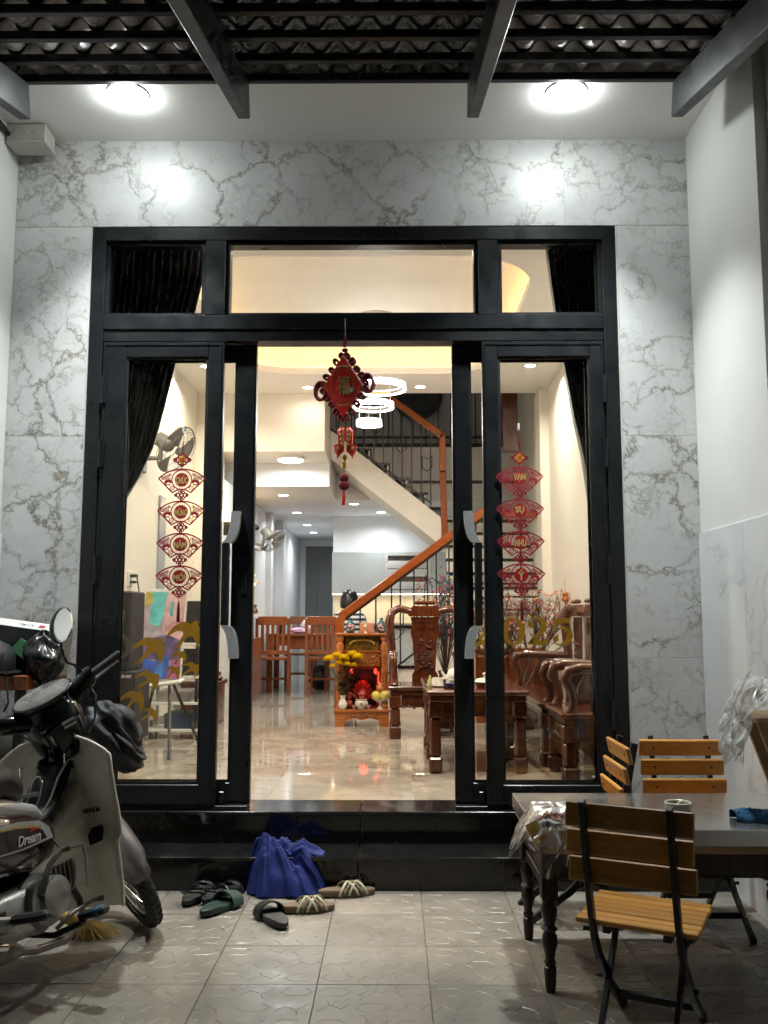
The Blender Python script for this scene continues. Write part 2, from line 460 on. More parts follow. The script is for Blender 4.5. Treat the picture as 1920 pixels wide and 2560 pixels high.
mb = MB().box(-2.9, 2.9, -2.8, 1.865, -0.006, -0.001); part('far_tiles', mb, patio_t, fl)
# two black granite steps, each of slabs
for k, (ya, yb, za, zb, nm) in enumerate(((4.477, 4.74, 0.0, 0.158, 'lower'), (4.735, 5.02, 0.158, 0.316, 'upper'))):
    st = thing('entrance_step', '%s black granite step below the glass doors' % nm, 'step', (-0.25, ya, za), group='entrance steps')
    for q, (xa, xb) in enumerate(((-2.09, -0.178), (-0.174, 1.612))):
        part('tread_slab', MB().box(xa, xb, ya-0.012, yb, zb-0.022, zb, 0.003), granite, st, world=True)
        part('riser_slab', MB().box(xa, xb, ya, ya+0.02, za, zb-0.0225, 0.001), granite, st, world=True)
    part('core', MB().box(-2.088, 1.61, ya+0.0205, yb-0.002, za+0.001, zb-0.0225), grout_d, st, world=True)
# house wall with veined tiles
wl = thing('facade_wall', 'grey white veined marble tile wall around the glass doors', 'wall', (-0.25, YF, 0), kind='structure')
part('wall_core', MB().box(-2.3, -1.673, YF+0.0015, YF+0.2, 0, 3.441).box(1.223, 1.9, YF+0.0015, YF+0.2, 0, 3.441).box(-2.3, 1.9, YF+0.0015, YF+0.2, 3.443, 4.6), grout, wl, world=True)
def tile(p, xa, xb, za, zb, g_=0.0025, m=marble_w):
    c = ((xa+xb)/2, 0, (za+zb)/2)
    mb = MB().obox((0, 0.006, 0), (xb-xa-2*g_*0.5, 0.012, zb-za-g_), None, 0.001)
    return inst('wall_tile', mb.mesh('wall_tile', m), p, (c[0]-p.location.x, 0, c[2]-p.location.z))
for xa, xb in ((-2.095, -1.413), (-1.413, -0.229), (-0.229, 0.94), (0.94, 1.62)): tile(wl, xa, xb, 3.442, 3.943)
for za, zb in ((2.265, 3.44), (1.088, 2.265), (0.0, 1.088)):
    tile(wl, -2.095, -1.672, za, zb); tile(wl, 1.222, 1.62, za, zb)
part('edge_trim', MB().box(-1.6715, -1.667, YF-0.003, YF+0.02, 0.316, 3.442).box(1.217, 1.2215, YF-0.003, YF+0.02, 0.316, 3.442), grout, wl, world=True)
# side walls
lw = thing('side_wall', 'white painted left forecourt wall above pale tiles', 'wall', (-2.2, 2.5, 0), kind='structure')
part('painted_face', MB().box(-2.4, -2.095, -1.5, 4.96, 0, 4.6), wallpaint, lw, world=True)
for k in range(5): part('wainscot_tile', MB().box(-2.094, -2.082, 4.747-0.6*(k+1)+0.002, 4.747-0.6*k, 0.0, 1.74, 0.0015), marble_p, lw, world=True)
rw = thing('side_wall', 'white painted right forecourt wall above white tiles', 'wall', (1.7, 2.5, 0), kind='structure')
part('painted_face', MB().box(1.62, 1.9, 3.83, 4.96, 0, 4.6), wallpaint, rw, world=True)
part('recessed_face', MB().box(1.675, 2.0, -1.5, 3.829, 0, 4.6), plain('grey_wall_paint', (0.55, 0.55, 0.54), 0.7, var=0.05, vs_=1.5), rw, world=True)
part('return_core', MB().box(1.62, 1.674, -1.5, 3.829, 0, 1.735), grout, rw, world=True)
for k in range(9): part('wainscot_tile', MB().box(1.606, 1.619, 4.747-0.6*(k+1)+0.002, 4.747-0.6*k, 0.0, 1.74, 0.0015), marble_p, rw, world=True)
solo('soffit', 'white painted concrete soffit above the doors', 'ceiling', MB().box(-2.094, 1.619, 4.2, YF+0.011, 3.943, 4.4), ceilpaint, kind='structure')

# ------------------------------------------------------------------ canopy of dark steel and roof tiles
SL = 0.27
def zr(y): return 3.93-SL*(4.2-y)      # top of the rafters
cn = thing('canopy', 'dark steel canopy with corrugated roof sheets over the forecourt', 'canopy', (-0.25, 4.2, 3.93))
for x in (-1.838, -0.746, 0.392, 1.403):
    part('rafter', MB().bar((x, 4.195, zr(4.195)-0.086), (x, 2.1, zr(2.1)-0.086), 0.06, 0.17, b=0.004), steel_d, cn, world=True)
PY = [4.165-0.272*k for k in range(8)]
for y in PY:
    part('purlin', MB().box(-2.09, 1.6, y-0.016, y+0.016, zr(y)+0.001, zr(y)+0.040, 0.003), plain('black_purlin_paint', (0.010, 0.011, 0.013), 0.4) if y == PY[0] else MATS['black_purlin_paint'], cn, world=True)
sheet_d = plain('dark_brown_roof_sheet', (0.36, 0.325, 0.295), 0.33, var=0.35, vs_=9, rv=0.12)
sheet_c = glass('clear_roof_sheet', (0.42, 0.40, 0.37), 1.5, 0.08, 0.10)
nt = sheet_c.node_tree; df_ = nd(nt, 'BsdfDiffuse'); df_.inputs[0].default_value = (0.55, 0.53, 0.50, 1); mx_ = nd(nt, 'MixShader')     # old plastic gone a little milky
n_ = noise(nt, coords(nt), 9, 5, 0.7); nt.links.new(ramp(nt, n_.outputs[0], [(0.35, 0.12), (0.7, 0.5)]), mx_.inputs[0])
o_ = [n for n in nt.nodes if n.type == 'OUTPUT_MATERIAL'][0]; nt.links.new(o_.inputs[0].links[0].from_socket, mx_.inputs[1]); nt.links.new(df_.outputs[0], mx_.inputs[2]); nt.links.new(mx_.outputs[0], o_.inputs[0])
def roof(xa, xb, m, nm, clear=False):
    for k in range(7):                       # courses overlap like tiles, each a little above the one below
        ya, yb = 4.20-0.272*k, 4.20-0.272*(k+1)-0.03
        n = int((xb-xa)/0.157*12)+1
        def f(u, v):
            x = xa+u*(xb-xa); y = ya+v*(yb-ya); ph = (x/0.157) % 1.0
            w = 0.052*max(0.0, math.sin(PI*ph/0.62)) if ph < 0.62 else -0.012*math.sin(PI*(ph-0.62)/0.38)
            if clear and abs(v-0.5) < 0.05: w += 0.012
            return (x, y, zr(y)+0.054+w+0.018*(1-v))
        o = part('roof_sheet', MB().grid(n, 9 if clear else 3, f), m, cn, smooth=40, world=True)
        o.modifiers.new('thick', 'SOLIDIFY').thickness = 0.004
roof(-2.09, -0.755, sheet_d, 'd'); roof(0.42, 1.74, sheet_d, 'd'); roof(-0.75, 0.415, sheet_c, 'c', True)
# two round surface lamps on the soffit
lampglow = emit('white_lamp_diffuser', (0.93, 1.0, 0.98), 60, True)
for x, y, nm in ((-1.352, 4.29, 'left'), (0.872, 4.29, 'right')):
    t = thing('ceiling_lamp', 'round white lit surface lamp on the soffit, %s one' % nm, 'lamp', (x, y, 3.943), group='soffit lamps')
    part('housing', MB().lathe([(0.102, -0.0005), (0.102, -0.010)], 40), white, t, smooth=40)
    part('diffuser', MB().lathe([(0.1015, -0.0105), (0.084, -0.040), (0.0, -0.046)], 40, cap=False), lampglow, t, smooth=60)
    lamp('soffit_beam', 'AREA', (0, 0, -0.054), 21.5, (0.93, 1.0, 0.985), 0.17, t, spread=R(82))
jb = thing('junction_box', 'cream electrical junction box in the top left corner', 'box', (-2.0, 4.55, 3.84))
part('box_body', MB().box(-2.085, -1.875, 4.56, 4.70, 3.845, 3.938, 0.004), plain('cream_plastic', (0.46, 0.445, 0.40), 0.5), jb, world=True)
part('box_lid', MB().box(-2.088, -1.872, 4.557, 4.703, 3.832, 3.8445, 0.003), MATS['cream_plastic'], jb, world=True)
for k in range(3): part('knockout', MB().lathe([(0.016, 0), (0.016, 0.003), (0.012, 0.004)], 14, (-2.035+k*0.055, 4.5595, 3.893), Euler((PI/2, 0, 0)).to_matrix()), MATS['cream_plastic'], jb, world=True)
solo('conduit', 'dark cable conduit running along the left wall top', 'pipe', MB().tube([(-2.075, 4.559, 3.88), (-2.075, 4.2, 3.90), (-2.075, 2.5, 3.95)], 0.014, 10), blackp)

# ------------------------------------------------------------------ door set
FX0, FX1, FZ0, FZ1 = -1.666, 1.216, 0.317, 3.441
df = thing('door_frame', 'black aluminium door frame with three transom windows', 'door frame', (-0.225, 4.76, 0.317))
fa, fb = 4.755, 4.875
part('jamb', MB().box(FX0, FX0+0.075, fa, fb, FZ0, FZ1, 0.003), alu, df, world=True)
part('jamb', MB().box(FX1-0.075, FX1, fa, fb, FZ0, FZ1, 0.003), alu, df, world=True)
part('head', MB().box(FX0+0.0755, FX1-0.0755, fa, fb, FZ1-0.075, FZ1, 0.003), alu, df, world=True)
part('transom_bar', MB().box(FX0+0.0755, FX1-0.0755, fa, fb, 2.86, 2.94, 0.003), alu, df, world=True)
part('track_head', MB().box(FX0+0.0755, FX1-0.0755, fa+0.008, fb, 2.795, 2.8595, 0.002), alu, df, world=True)
for x in (-0.983, 0.515):
    part('mullion', MB().box(x-0.055, x+0.055, fa, fb, 2.9405, FZ1-0.0755, 0.003), alu, df, world=True)
tp = [(FX0+0.0755, -1.0385), (-0.9275, 0.4595), (0.5705, FX1-0.0755)]
for xa, xb in tp:
    za, zb = 2.941, FZ1-0.0755
    f = part('transom_sash', MB().ring([(xa, za), (xb, za), (xb, zb), (xa, zb)], [(xa+0.022, za+0.016), (xb-0.022, za+0.016), (xb-0.022, zb-0.022), (xa+0.022, zb-0.022)], fa+0.02, fb-0.03), alu, df, world=True)
    part('glass_pane', MB().box(xa+0.02, xb-0.02, 4.815, 4.819, za+0.012, zb-0.018), pane, f, world=True)
part('sill_track', MB().box(FX0+0.0755, -0.76, fa+0.012, fb, 0.3165, 0.334, 0.002).box(0.315, FX1-0.0755, fa+0.012, fb, 0.3165, 0.334, 0.002), alu, df, world=True)
for z in (2.52, 2.17, 1.55, 0.8):
    for x in (FX0+0.086, FX1-0.086):
        h = part('hinge', MB().lathe([(0.011, -0.075), (0.011, 0.075)], 10, (x, fa-0.008, z)).box(x-0.004, x+0.02 if x < 0 else x+0.004, fa-0.006, fa+0.001, z-0.07, z+0.07), alu, df, world=True)
# the door leaves: outer two fixed in front, inner two slid open behind them
def leaf(label, xa, xb, ya, sl, sr, zb_=0.336, zt=2.792, top=0.085, bot=0.105, handle=None):
    t = thing('door_leaf', label, 'door', ((xa+xb)/2, ya, zb_), group='glass door leaves')
    yb = ya+0.046
    part('stile', MB().box(xa, xa+sl, ya, yb, zb_, zt, 0.003), alu, t, world=True)
    part('stile', MB().box(xb-sr, xb, ya, yb, zb_, zt, 0.003), alu, t, world=True)
    part('rail', MB().box(xa+sl+0.0003, xb-sr-0.0003, ya, yb, zt-top, zt, 0.003), alu, t, world=True)
    part('rail', MB().box(xa+sl+0.0003, xb-sr-0.0003, ya, yb, zb_, zb_+bot, 0.003), alu, t, world=True)
    o = [(xa+sl, zb_+bot), (xb-sr, zb_+bot), (xb-sr, zt-top), (xa+sl, zt-top)]
    i = [(xa+sl+0.014, zb_+bot+0.014), (xb-sr-0.014, zb_+bot+0.014), (xb-sr-0.014, zt-top-0.014), (xa+sl+0.014, zt-top-0.014)]
    part('glazing_bead', MB().ring(o, i, ya+0.008, ya+0.02), alu2, t, world=True)
    # raised moulding round the face
    e = 0.012
    part('face_moulding', MB().ring([(xa+e, zb_+e), (xb-e, zb_+e), (xb-e, zt-e), (xa+e, zt-e)], [(xa+e+0.008, zb_+e+0.008), (xb-e-0.008, zb_+e+0.008), (xb-e-0.008, zt-e-0.008), (xa+e+0.008, zt-e-0.008)], ya-0.004, ya+0.001), alu, t, world=True)
    part('glass_pane', MB().box(xa+sl+0.004, xb-sr-0.004, ya+0.021, ya+0.025, zb_+bot+0.004, zt-top-0.004), pane, t, world=True)
    return t
leaf('outer left glass door leaf with fan garland and bird stickers', -1.588, -0.926, 4.764, 0.128, 0.085)
leaf('outer right glass door leaf with number stickers', 0.476, 1.138, 4.764, 0.085, 0.075)
def handle(t, x, sgn, z0, z1):
    """pull handle: two curved silver ends and a black grip between them"""
    y = t.location.y-0.002
    for (za, zb) in ((z1, z1-0.18), (z0, z0+0.18)):
        s = 1 if zb > za else -1
        poly = []
        for k in range(9):
            a = k/8; poly.append((x+sgn*(0.008+0.052*(1-math.cos(a*PI/2))*0.9+0.004*a), za+s*0.17*math.sin(a*PI/2)**0.9*1.0))
        back = [(p[0]+sgn*0.05, p[1]) for p in poly]
        q = poly+back[::-1]
        part('handle_end', MB().prism(q if s < 0 else q, y-0.05, y, 'y'), silver, t, world=True)
    part('handle_grip', MB().box(x+sgn*0.064, x+sgn*0.104, y-0.048, y-0.012, z0+0.171, z1-0.171, 0.006), alu, t, world=True)
l2 = leaf('inner left sliding glass door leaf pushed open, with silver pull handle', -1.557, -0.756, 4.822, 0.09, 0.105)
handle(l2, -0.815, -1, 1.083, 1.862)
part('lock', MB().box(-0.822, -0.79, 4.817, 4.8225, 1.42, 1.53, 0.003), blackp, l2, world=True)
r2 = leaf('inner right sliding glass door leaf pushed open, with silver pull handle', 0.316, 1.148, 4.822, 0.092, 0.09)
handle(r2, 0.362, 1, 1.083, 1.862)
for x in (-0.90, 0.452):
    for z in (0.372,): part('floor_bolt', MB().box(x-0.016, x+0.016, 4.79, 4.8215, z-0.03, z+0.03, 0.004), blackp, l2 if x < 0 else r2, world=True)
# ------------------------------------------------------------------ the house inside: floor, walls, ceilings, lights
ifl = thing('room_floor', 'glossy beige marble tile floor inside the house', 'floor', (0, 5, FL), kind='structure')
part('floor_bed', MB().box(-2.3, 1.8, 5.021, 17.4, 0.1, FL-0.004), grout, ifl, world=True)
ft = MB().box(0.0008, 0.7992, 0.0008, 0.7992, -0.012, 0, 0.0008).mesh('floor_tile', marble_f)
for i in range(5):
    for j in range(16): inst('floor_tile', ft, ifl, (-2.30+i*0.8+(0.8 if (i*3+j*5) % 7 < 3 else 0), 0.022+j*0.8+(0.8 if (i*3+j*5) % 7 < 3 else 0), 0), (0, 0, PI if (i*3+j*5) % 7 < 3 else 0))
iw = thing('room_wall', 'cream painted left wall of the living room', 'wall', (-2.1, 7, FL), kind='structure')
part('wall_face', MB().box(-2.3, -2.05, 4.951, 9.13, 0.1, 4.2), warmpaint, iw, world=True)
part('skirting', MB().box(-2.0495, -2.038, 4.96, 9.12, FL, FL+0.12, 0.002), marble_f, iw, world=True)
iw = thing('room_wall', 'cream painted right wall of the living room', 'wall', (1.6, 7, FL), kind='structure')
part('wall_face', MB().box(1.56, 1.9, 4.951, 13.2, 0.1, 6.2), warmpaint, iw, world=True)
part('pilaster', MB().box(1.47, 1.5595, 8.95, 9.3, FL, 3.598), warmpaint, iw, world=True)
part('skirting', MB().box(1.548, 1.5595, 4.96, 8.94, FL, FL+0.12, 0.002), marble_f, iw, world=True)
coolpaint = plain('cool_white_paint', (0.70, 0.71, 0.72), 0.55, var=0.03, vs_=1.0)
iw = thing('dining_wall', 'white painted left wall of the dining passage', 'wall', (-1.8, 12, FL), kind='structure')
part('wall_face', MB().box(-2.3, -1.78, 9.3, 17.2, 0.1, 2.73), coolpaint, iw, world=True)
part('wall_return', MB().box(-2.3, -1.78, 9.1305, 9.2995, 0.1, 2.99), warmpaint, iw, world=True)
part('pier', MB().box(-1.779, -1.66, 13.4, 13.7, FL, 2.729), coolpaint, iw, world=True)
part('pier', MB().box(-1.779, -1.70, 12.4, 12.6, FL, 2.729), coolpaint, iw, world=True)
iw = thing('kitchen_wall', 'white kitchen wall above the cabinets', 'wall', (0.3, 12.9, FL), kind='structure')
part('wall_face', MB().box(-0.877, 1.559, 12.86, 17.2, 0.1, 2.729), coolpaint, iw, world=True)
iw = thing('passage_end_wall', 'white wall with a grey doorway at the passage end', 'wall', (-1.3, 17, FL), kind='structure')
part('door_head', MB().box(-1.78, -0.877, 17.0, 17.1, 2.62, 2.729), coolpaint, iw, world=True)
part('door_jamb', MB().box(-1.78, -1.68, 17.0, 17.1, 0.1, 2.6195), coolpaint, iw, world=True)
gd = plain('grey_door_paint', (0.155, 0.16, 0.165), 0.5, var=0.04, vs_=2)
part('grey_panel', MB().box(-1.679, -0.88, 17.06, 17.12, FL, 2.6195).box(-1.45, -0.9, 17.03, 17.0595, FL, 2.42, 0.004), gd, iw, world=True)
# living room ceiling with a rounded tray and hidden light strip
cl = thing('room_ceiling', 'pale living room ceiling with a rounded light tray', 'ceiling', (-0.25, 7, 3.6), kind='structure')
def rrect(x0, x1, y0, y1, r, n=10):
    pts = []
    for cx, cy, a0 in ((x1-r, y0+r, -PI/2), (x1-r, y1-r, 0), (x0+r, y1-r, PI/2), (x0+r, y0+r, PI)):
        for k in range(n+1):
            a = a0+PI/2*k/n; pts.append((cx+r*math.cos(a), cy+r*math.sin(a)))
    return pts
TX0, TX1, TY0, TY1 = -1.45, 0.95, 5.55, 8.38
inn = rrect(TX0, TX1, TY0, TY1, 0.55)
def proj(p, x0, x1, y0, y1):
    cx, cy = (x0+x1)/2, (y0+y1)/2; dx, dy = p[0]-cx, p[1]-cy
    k = min((x1-cx)/abs(dx) if dx else 9e9, (y1-cy)/abs(dy) if dy else 9e9); return (cx+dx*k, cy+dy*k)
out_ = [proj(p, -2.05, 1.56, 4.951, 9.13) for p in inn]
part('lower_ceiling', MB().ring(out_, inn, 3.6, 3.66, 'z'), ceilpaint, cl, smooth=20, world=True)
corn = [(-2.05, 4.951), (1.56, 4.951), (1.56, 9.13), (-2.05, 9.13)]
mb = MB()
for c in corn:       # fill the corners between the fan of quads and the walls
    nb = sorted(range(len(out_)), key=lambda i: (out_[i][0]-c[0])**2+(out_[i][1]-c[1])**2)
    a = [p for p in out_ if abs(p[0]-c[0]) < 1e-6]; b = [p for p in out_ if abs(p[1]-c[1]) < 1e-6]
    pa = min(a, key=lambda p: abs(p[1]-c[1])); pb = min(b, key=lambda p: abs(p[0]-c[0]))
    mb.prism([c, pa, pb], 3.6, 3.66, 'z')
part('ceiling_corner', mb, ceilpaint, cl, world=True)
rec = rrect(TX0-0.13, TX1+0.13, TY0-0.13, TY1+0.13, 0.66)
part('tray_side', MB().ring(rrect(TX0-0.16, TX1+0.16, TY0-0.16, TY1+0.16, 0.68), rec, 3.6605, 3.81, 'z'), ceilpaint, cl, smooth=20, world=True)
part('tray_top', MB().box(-2.05, 1.56, 4.951, 9.1, 3.8105, 3.9), ceilpaint, cl, world=True)
part('void_front', MB().box(-2.05, 1.56, 9.0, 9.13, 3.901, 6.2), warmpaint, cl, world=True)
cove = emit('yellow_cove_strip', (1.0, 0.60, 0.20), 14, True)
st = rrect(TX0-0.075, TX1+0.075, TY0-0.075, TY1+0.075, 0.6)
solo('cove_light_strip', 'yellow light strip hidden in the ceiling tray', 'light strip', MB().tube([(x, y, 3.672) for x, y in st], 0.009, 6, closed=True), cove)
# ceilings beyond and the upper floor
cl = thing('passage_ceiling', 'stepped white ceiling over the dining passage', 'ceiling', (-1.2, 10, 2.73), kind='structure')
part('beam', MB().box(-2.05, -0.72, 9.1305, 9.86, 2.99, 4.2), warmpaint, cl, world=True)
part('dining_ceiling', MB().box(-2.05, -0.72, 9.861, 11.0, 2.73, 3.39), coolpaint, cl, world=True)
part('kitchen_ceiling', MB().box(-2.05, 1.559, 11.001, 17.2, 2.73, 3.385), coolpaint, cl, world=True)
part('floor_edge_trim', MB().box(-0.72, 1.55, 10.985, 11.0, 3.385, 3.43), blackp, cl, world=True)
part('wall_line', MB().box(0.10, 1.55, 10.985, 11.0, 2.93, 2.965), blackp, cl, world=True)
shadepaint = plain('upstairs_shade_grey', (0.34, 0.32, 0.30), 0.7, var=0.04, vs_=1)  # the shade of the upper hall is put into this wall and ceiling grey
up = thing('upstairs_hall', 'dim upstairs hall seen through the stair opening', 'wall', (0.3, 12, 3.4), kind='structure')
part('back_wall', MB().box(-2.05, 1.56, 12.6, 12.8, 3.386, 6.2), shadepaint, up, world=True)
part('side_wall', MB().box(-2.2, -2.05, 9.13, 12.6, 3.391, 6.2), shadepaint, up, world=True)
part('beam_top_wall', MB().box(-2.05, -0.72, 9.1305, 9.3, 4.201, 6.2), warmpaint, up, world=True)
part('upper_ceiling', MB().box(-2.2, 1.9, 4.8, 13, 6.2, 6.35), shadepaint, up, world=True)
solo('round_mirror', 'large round dark mirror on the upstairs wall', 'mirror', MB().lathe([(0.36, 0), (0.36, 0.03), (0.33, 0.03), (0.33, 0.02), (0.0, 0.02)], 40, (0.33, 12.595, 4.44), Euler((PI/2, 0, 0)).to_matrix()), plain('dark_mirror', (0.06, 0.062, 0.062), 0.12, 0.7), smooth=40)
# recessed spots
dlglow = emit('downlight_lens', (1.0, 0.97, 0.90), 22)
dlcool = emit('cool_downlight_lens', (0.97, 1.0, 1.0), 22)
def downlight(x, y, z, label, e, col, m, grp, r=0.05):
    t = thing('recessed_downlight', label, 'downlight', (x, y, z), group=grp)
    part('trim_ring', MB().ring([(r*1.25*math.cos(a), r*1.25*math.sin(a)) for a in [k*PI/12 for k in range(24)]], [(r*math.cos(a), r*math.sin(a)) for a in [k*PI/12 for k in range(24)]], -0.006, -0.0005, 'z'), white, t)
    part('lens', MB().lathe([(r*0.99, -0.003), (0, -0.0045)], 20, cap=False), m, t)
    lamp('downlight_lamp', 'AREA', (0, 0, -0.012), e, col, r*1.8, t, spread=R(150))
WARM = (1.0, 0.80, 0.58); NEUT = (1.0, 0.955, 0.88); COOL = (0.95, 1.0, 1.0)
for x, y, lb in ((-0.872, 8.87, 'warm downlight in living room ceiling left of the red ornament'), (0.262, 8.86, 'warm downlight in living room ceiling right of the chandelier'),
                 (1.251, 8.09, 'warm downlight in ceiling near the right wall'), (-1.738, 8.09, 'warm downlight in ceiling near the left wall'),
                 (1.251, 6.2, 'warm downlight in ceiling behind the right curtain'), (-1.738, 6.2, 'warm downlight in ceiling behind the left curtain'),
                 (0.262, 5.25, 'warm downlight in ceiling above the tea table'), (-0.872, 5.25, 'warm downlight in ceiling just inside the doorway')):
    downlight(x, y, 3.6, lb, 1.6 if y > 8.5 else 29, (1.0, 0.88, 0.70), dlglow, 'living room downlights')
for k, (x, y, lb) in enumerate(((-1.316, 10.57, 'cool downlight nearest the dining beam on the left'), (-0.515, 11.41, 'largest cool downlight beside the stair soffit'),
                 (-1.35, 12.38, 'second cool downlight along the passage'), (-0.183, 12.35, 'cool downlight right above the kitchen wall'),
                 (-1.372, 14.08, 'third cool downlight along the passage'), (-1.387, 15.37, 'farthest cool downlight along the passage'))):
    downlight(x, y, 2.73, lb, 8.5, COOL, dlcool, 'passage downlights', 0.06)
t = thing('dining_ceiling_lamp', 'round white flush ceiling lamp on the lowered ceiling', 'lamp', (-1.105, 9.46, 2.99))
part('rim', MB().lathe([(0.15, -0.0005), (0.15, -0.03), (0.14, -0.034)], 32), white, t, smooth=40)
part('diffuser', MB().lathe([(0.139, -0.033), (0.12, -0.05), (0, -0.06)], 32, cap=False), emit('dining_lamp_diffuser', (0.97, 1, 1), 6), t, smooth=60)
lamp('dining_light', 'AREA', (0, 0, -0.07), 14, COOL, 0.26, t)
lamp('upstairs_light', 'POINT', (-0.6, 11.9, 5.6), 14, NEUT, 0.15, up).location = (-0.6-0.3, 11.9-12, 5.6-3.4)
# chandelier of three crystal rings
ch = thing('chandelier', 'crystal chandelier of three lit rings hanging by thin wires', 'chandelier', (-0.147, 7.35, 3.81))
cg = emit('crystal_glow', (1.0, 0.97, 0.93), 7)
part('ceiling_plate', MB().lathe([(0.17, -0.0005), (0.17, -0.03), (0.16, -0.035)], 32), white, ch, smooth=40)
for dx, zz, rr, hh in ((0.02, 3.205, 0.225, 0.047), (-0.03, 3.048, 0.173, 0.044), (-0.063, 2.90, 0.105, 0.047)):
    z = zz-3.81
    rg = part('light_ring', MB().ring([(dx+rr*math.cos(a), rr*math.sin(a)) for a in [k*PI/20 for k in range(40)]], [(dx+(rr-0.02)*math.cos(a), (rr-0.02)*math.sin(a)) for a in [k*PI/20 for k in range(40)]], z-hh*0.5, z+hh*0.5, 'z'), cg, ch)
    mb = MB()
    for k in range(int(rr*150)):
        a = 2*PI*k/int(rr*150); mb.obox((dx+(rr+0.006)*math.cos(a), (rr+0.006)*math.sin(a), z), (0.006, 0.012, hh*1.04), Euler((0, 0, a)))
    part('crystal_facets', mb, MATS['clear_plastic'], rg)
    part('ring_band', MB().ring([(dx+(rr-0.021)*math.cos(a), (rr-0.021)*math.sin(a)) for a in [k*PI/20 for k in range(40)]], [(dx+(rr-0.026)*math.cos(a), (rr-0.026)*math.sin(a)) for a in [k*PI/20 for k in range(40)]], z-hh*0.3, z+hh*0.3, 'z'), chrome, rg)
    for k in range(3):
        a = k*2*PI/3+0.5
        part('wire', MB().tube([(dx+rr*0.97*math.cos(a), rr*0.97*math.sin(a), z+hh*0.5), (dx*0.3+0.10*math.cos(a), 0.10*math.sin(a), -0.03)], 0.0016, 5), white, ch)
lamp('chandelier_light', 'POINT', (0, 0, -0.92), 22, (1.0, 0.93, 0.83), 0.15, ch)
# ------------------------------------------------------------------ curtains, garlands, stickers and ornament on the doors
satin = plain('black_satin', (0.030, 0.031, 0.034), 0.36, var=0.15, vs_=4, rv=0.05, sheen=0.25)
def interp(tab, z):
    if z >= tab[0][1]: return tab[0][0]
    for (xa, za), (xb, zb) in zip(tab, tab[1:]):
        if zb <= z <= za: return xb+(xa-xb)*(z-zb)/(za-zb)
    return tab[-1][0]
def curtain(label, xw, tab, ph):
    ztop, zbot = 3.55, 0.36
    def f(u, v):
        z = ztop+(zbot-ztop)*v; xe = interp(tab, z)
        wid = abs(xe-xw); k = 15
        x = xw+(xe-xw)*u; a = 0.020+0.028*(0.55/max(0.10, wid)-0.8)*0.25
        a = min(0.034, max(0.014, a))
        sw = math.sin(2*PI*k*u+ph+0.8*math.sin(3*v+u*4))+0.35*math.sin(2*PI*k*1.7*u+ph*2+v*3)
        y = 5.06+a*sw+0.012*math.sin(9*v+u*3)
        return (x+0.006*math.sin(14*v+u*9), y, z)
    mb = MB().grid(190, 60, f)
    o = solo('curtain', label, 'curtain', mb, satin, smooth=180, group='black satin curtains')
    o.modifiers.new('thick', 'SOLIDIFY').thickness = 0.002
curtain('black satin curtain swept back behind the left door', -1.70, [(-1.08, 3.55), (-1.093, 3.433), (-1.103, 3.265), (-1.146, 3.042), (-1.247, 2.78), (-1.319, 2.494), (-1.378, 2.265), (-1.452, 2.091), (-1.547, 1.932), (-1.605, 1.774), (-1.61, 1.6), (-1.585, 1.2), (-1.57, 0.36)], 0.4)
curtain('narrow black satin curtain behind the right door', 1.27, [(0.872, 3.55), (0.883, 3.464), (0.906, 3.259), (0.934, 3.037), (0.963, 2.775), (1.013, 2.436), (1.061, 2.221), (1.09, 2.035), (1.125, 1.8), (1.15, 1.4), (1.13, 0.36)], 1.3)
solo('curtain_rail', 'dark curtain rail above the doors inside', 'rail', MB().tube([(-1.75, 5.06, 3.565), (1.3, 5.06, 3.565)], 0.012, 8), blackp)

def arcpts(c, r, a0, a1, n): return [(c[0]+r*math.sin(a0+(a1-a0)*k/n), c[1]+r*math.cos(a0+(a1-a0)*k/n)) for k in range(n+1)]
def circ(c, r, n=20): return [(c[0]+r*math.cos(2*PI*k/n), c[1]+r*math.sin(2*PI*k/n)) for k in range(n)]
def strip(mb, pts, w, y0, y1, closed=False):
    w *= globals().get('LW', 1.0)
    """flat ribbon along a path in the x-z plane"""
    m = len(pts); L = []; Rr = []
    for i in range(m):
        a = pts[i-1] if (i > 0 or closed) else pts[i]; b = pts[(i+1) % m] if (i < m-1 or closed) else pts[i]
        d = Vector((b[0]-a[0], b[1]-a[1]))
        if d.length < 1e-9: d = Vector((1, 0))
        d.normalize(); n = Vector((-d.y, d.x))*w/2
        L.append((pts[i][0]+n.x, pts[i][1]+n.y)); Rr.append((pts[i][0]-n.x, pts[i][1]-n.y))
    seg = m if closed else m-1
    for i in range(seg):
        j = (i+1) % m; mb.prism([L[i], L[j], Rr[j], Rr[i]], y0, y1)
FR, FI, FA = 0.177, 0.068, R(44.5)
LW = 1.55     # weight of the paper cut lines
def fan_frame():
    mb = MB(); c = (0, -FR)
    strip(mb, arcpts(c, FR, -FA, FA, 22), 0.005, -0.001, 0.001)
    strip(mb, arcpts(c, FI, -FA, FA, 12), 0.005, -0.001, 0.001)
    for s in (-1, 1): strip(mb, [(s*FR*math.sin(FA), -FR+FR*math.cos(FA)), (s*FI*math.sin(FA), -FR+FI*math.cos(FA))], 0.005, -0.001, 0.001)
    return mb
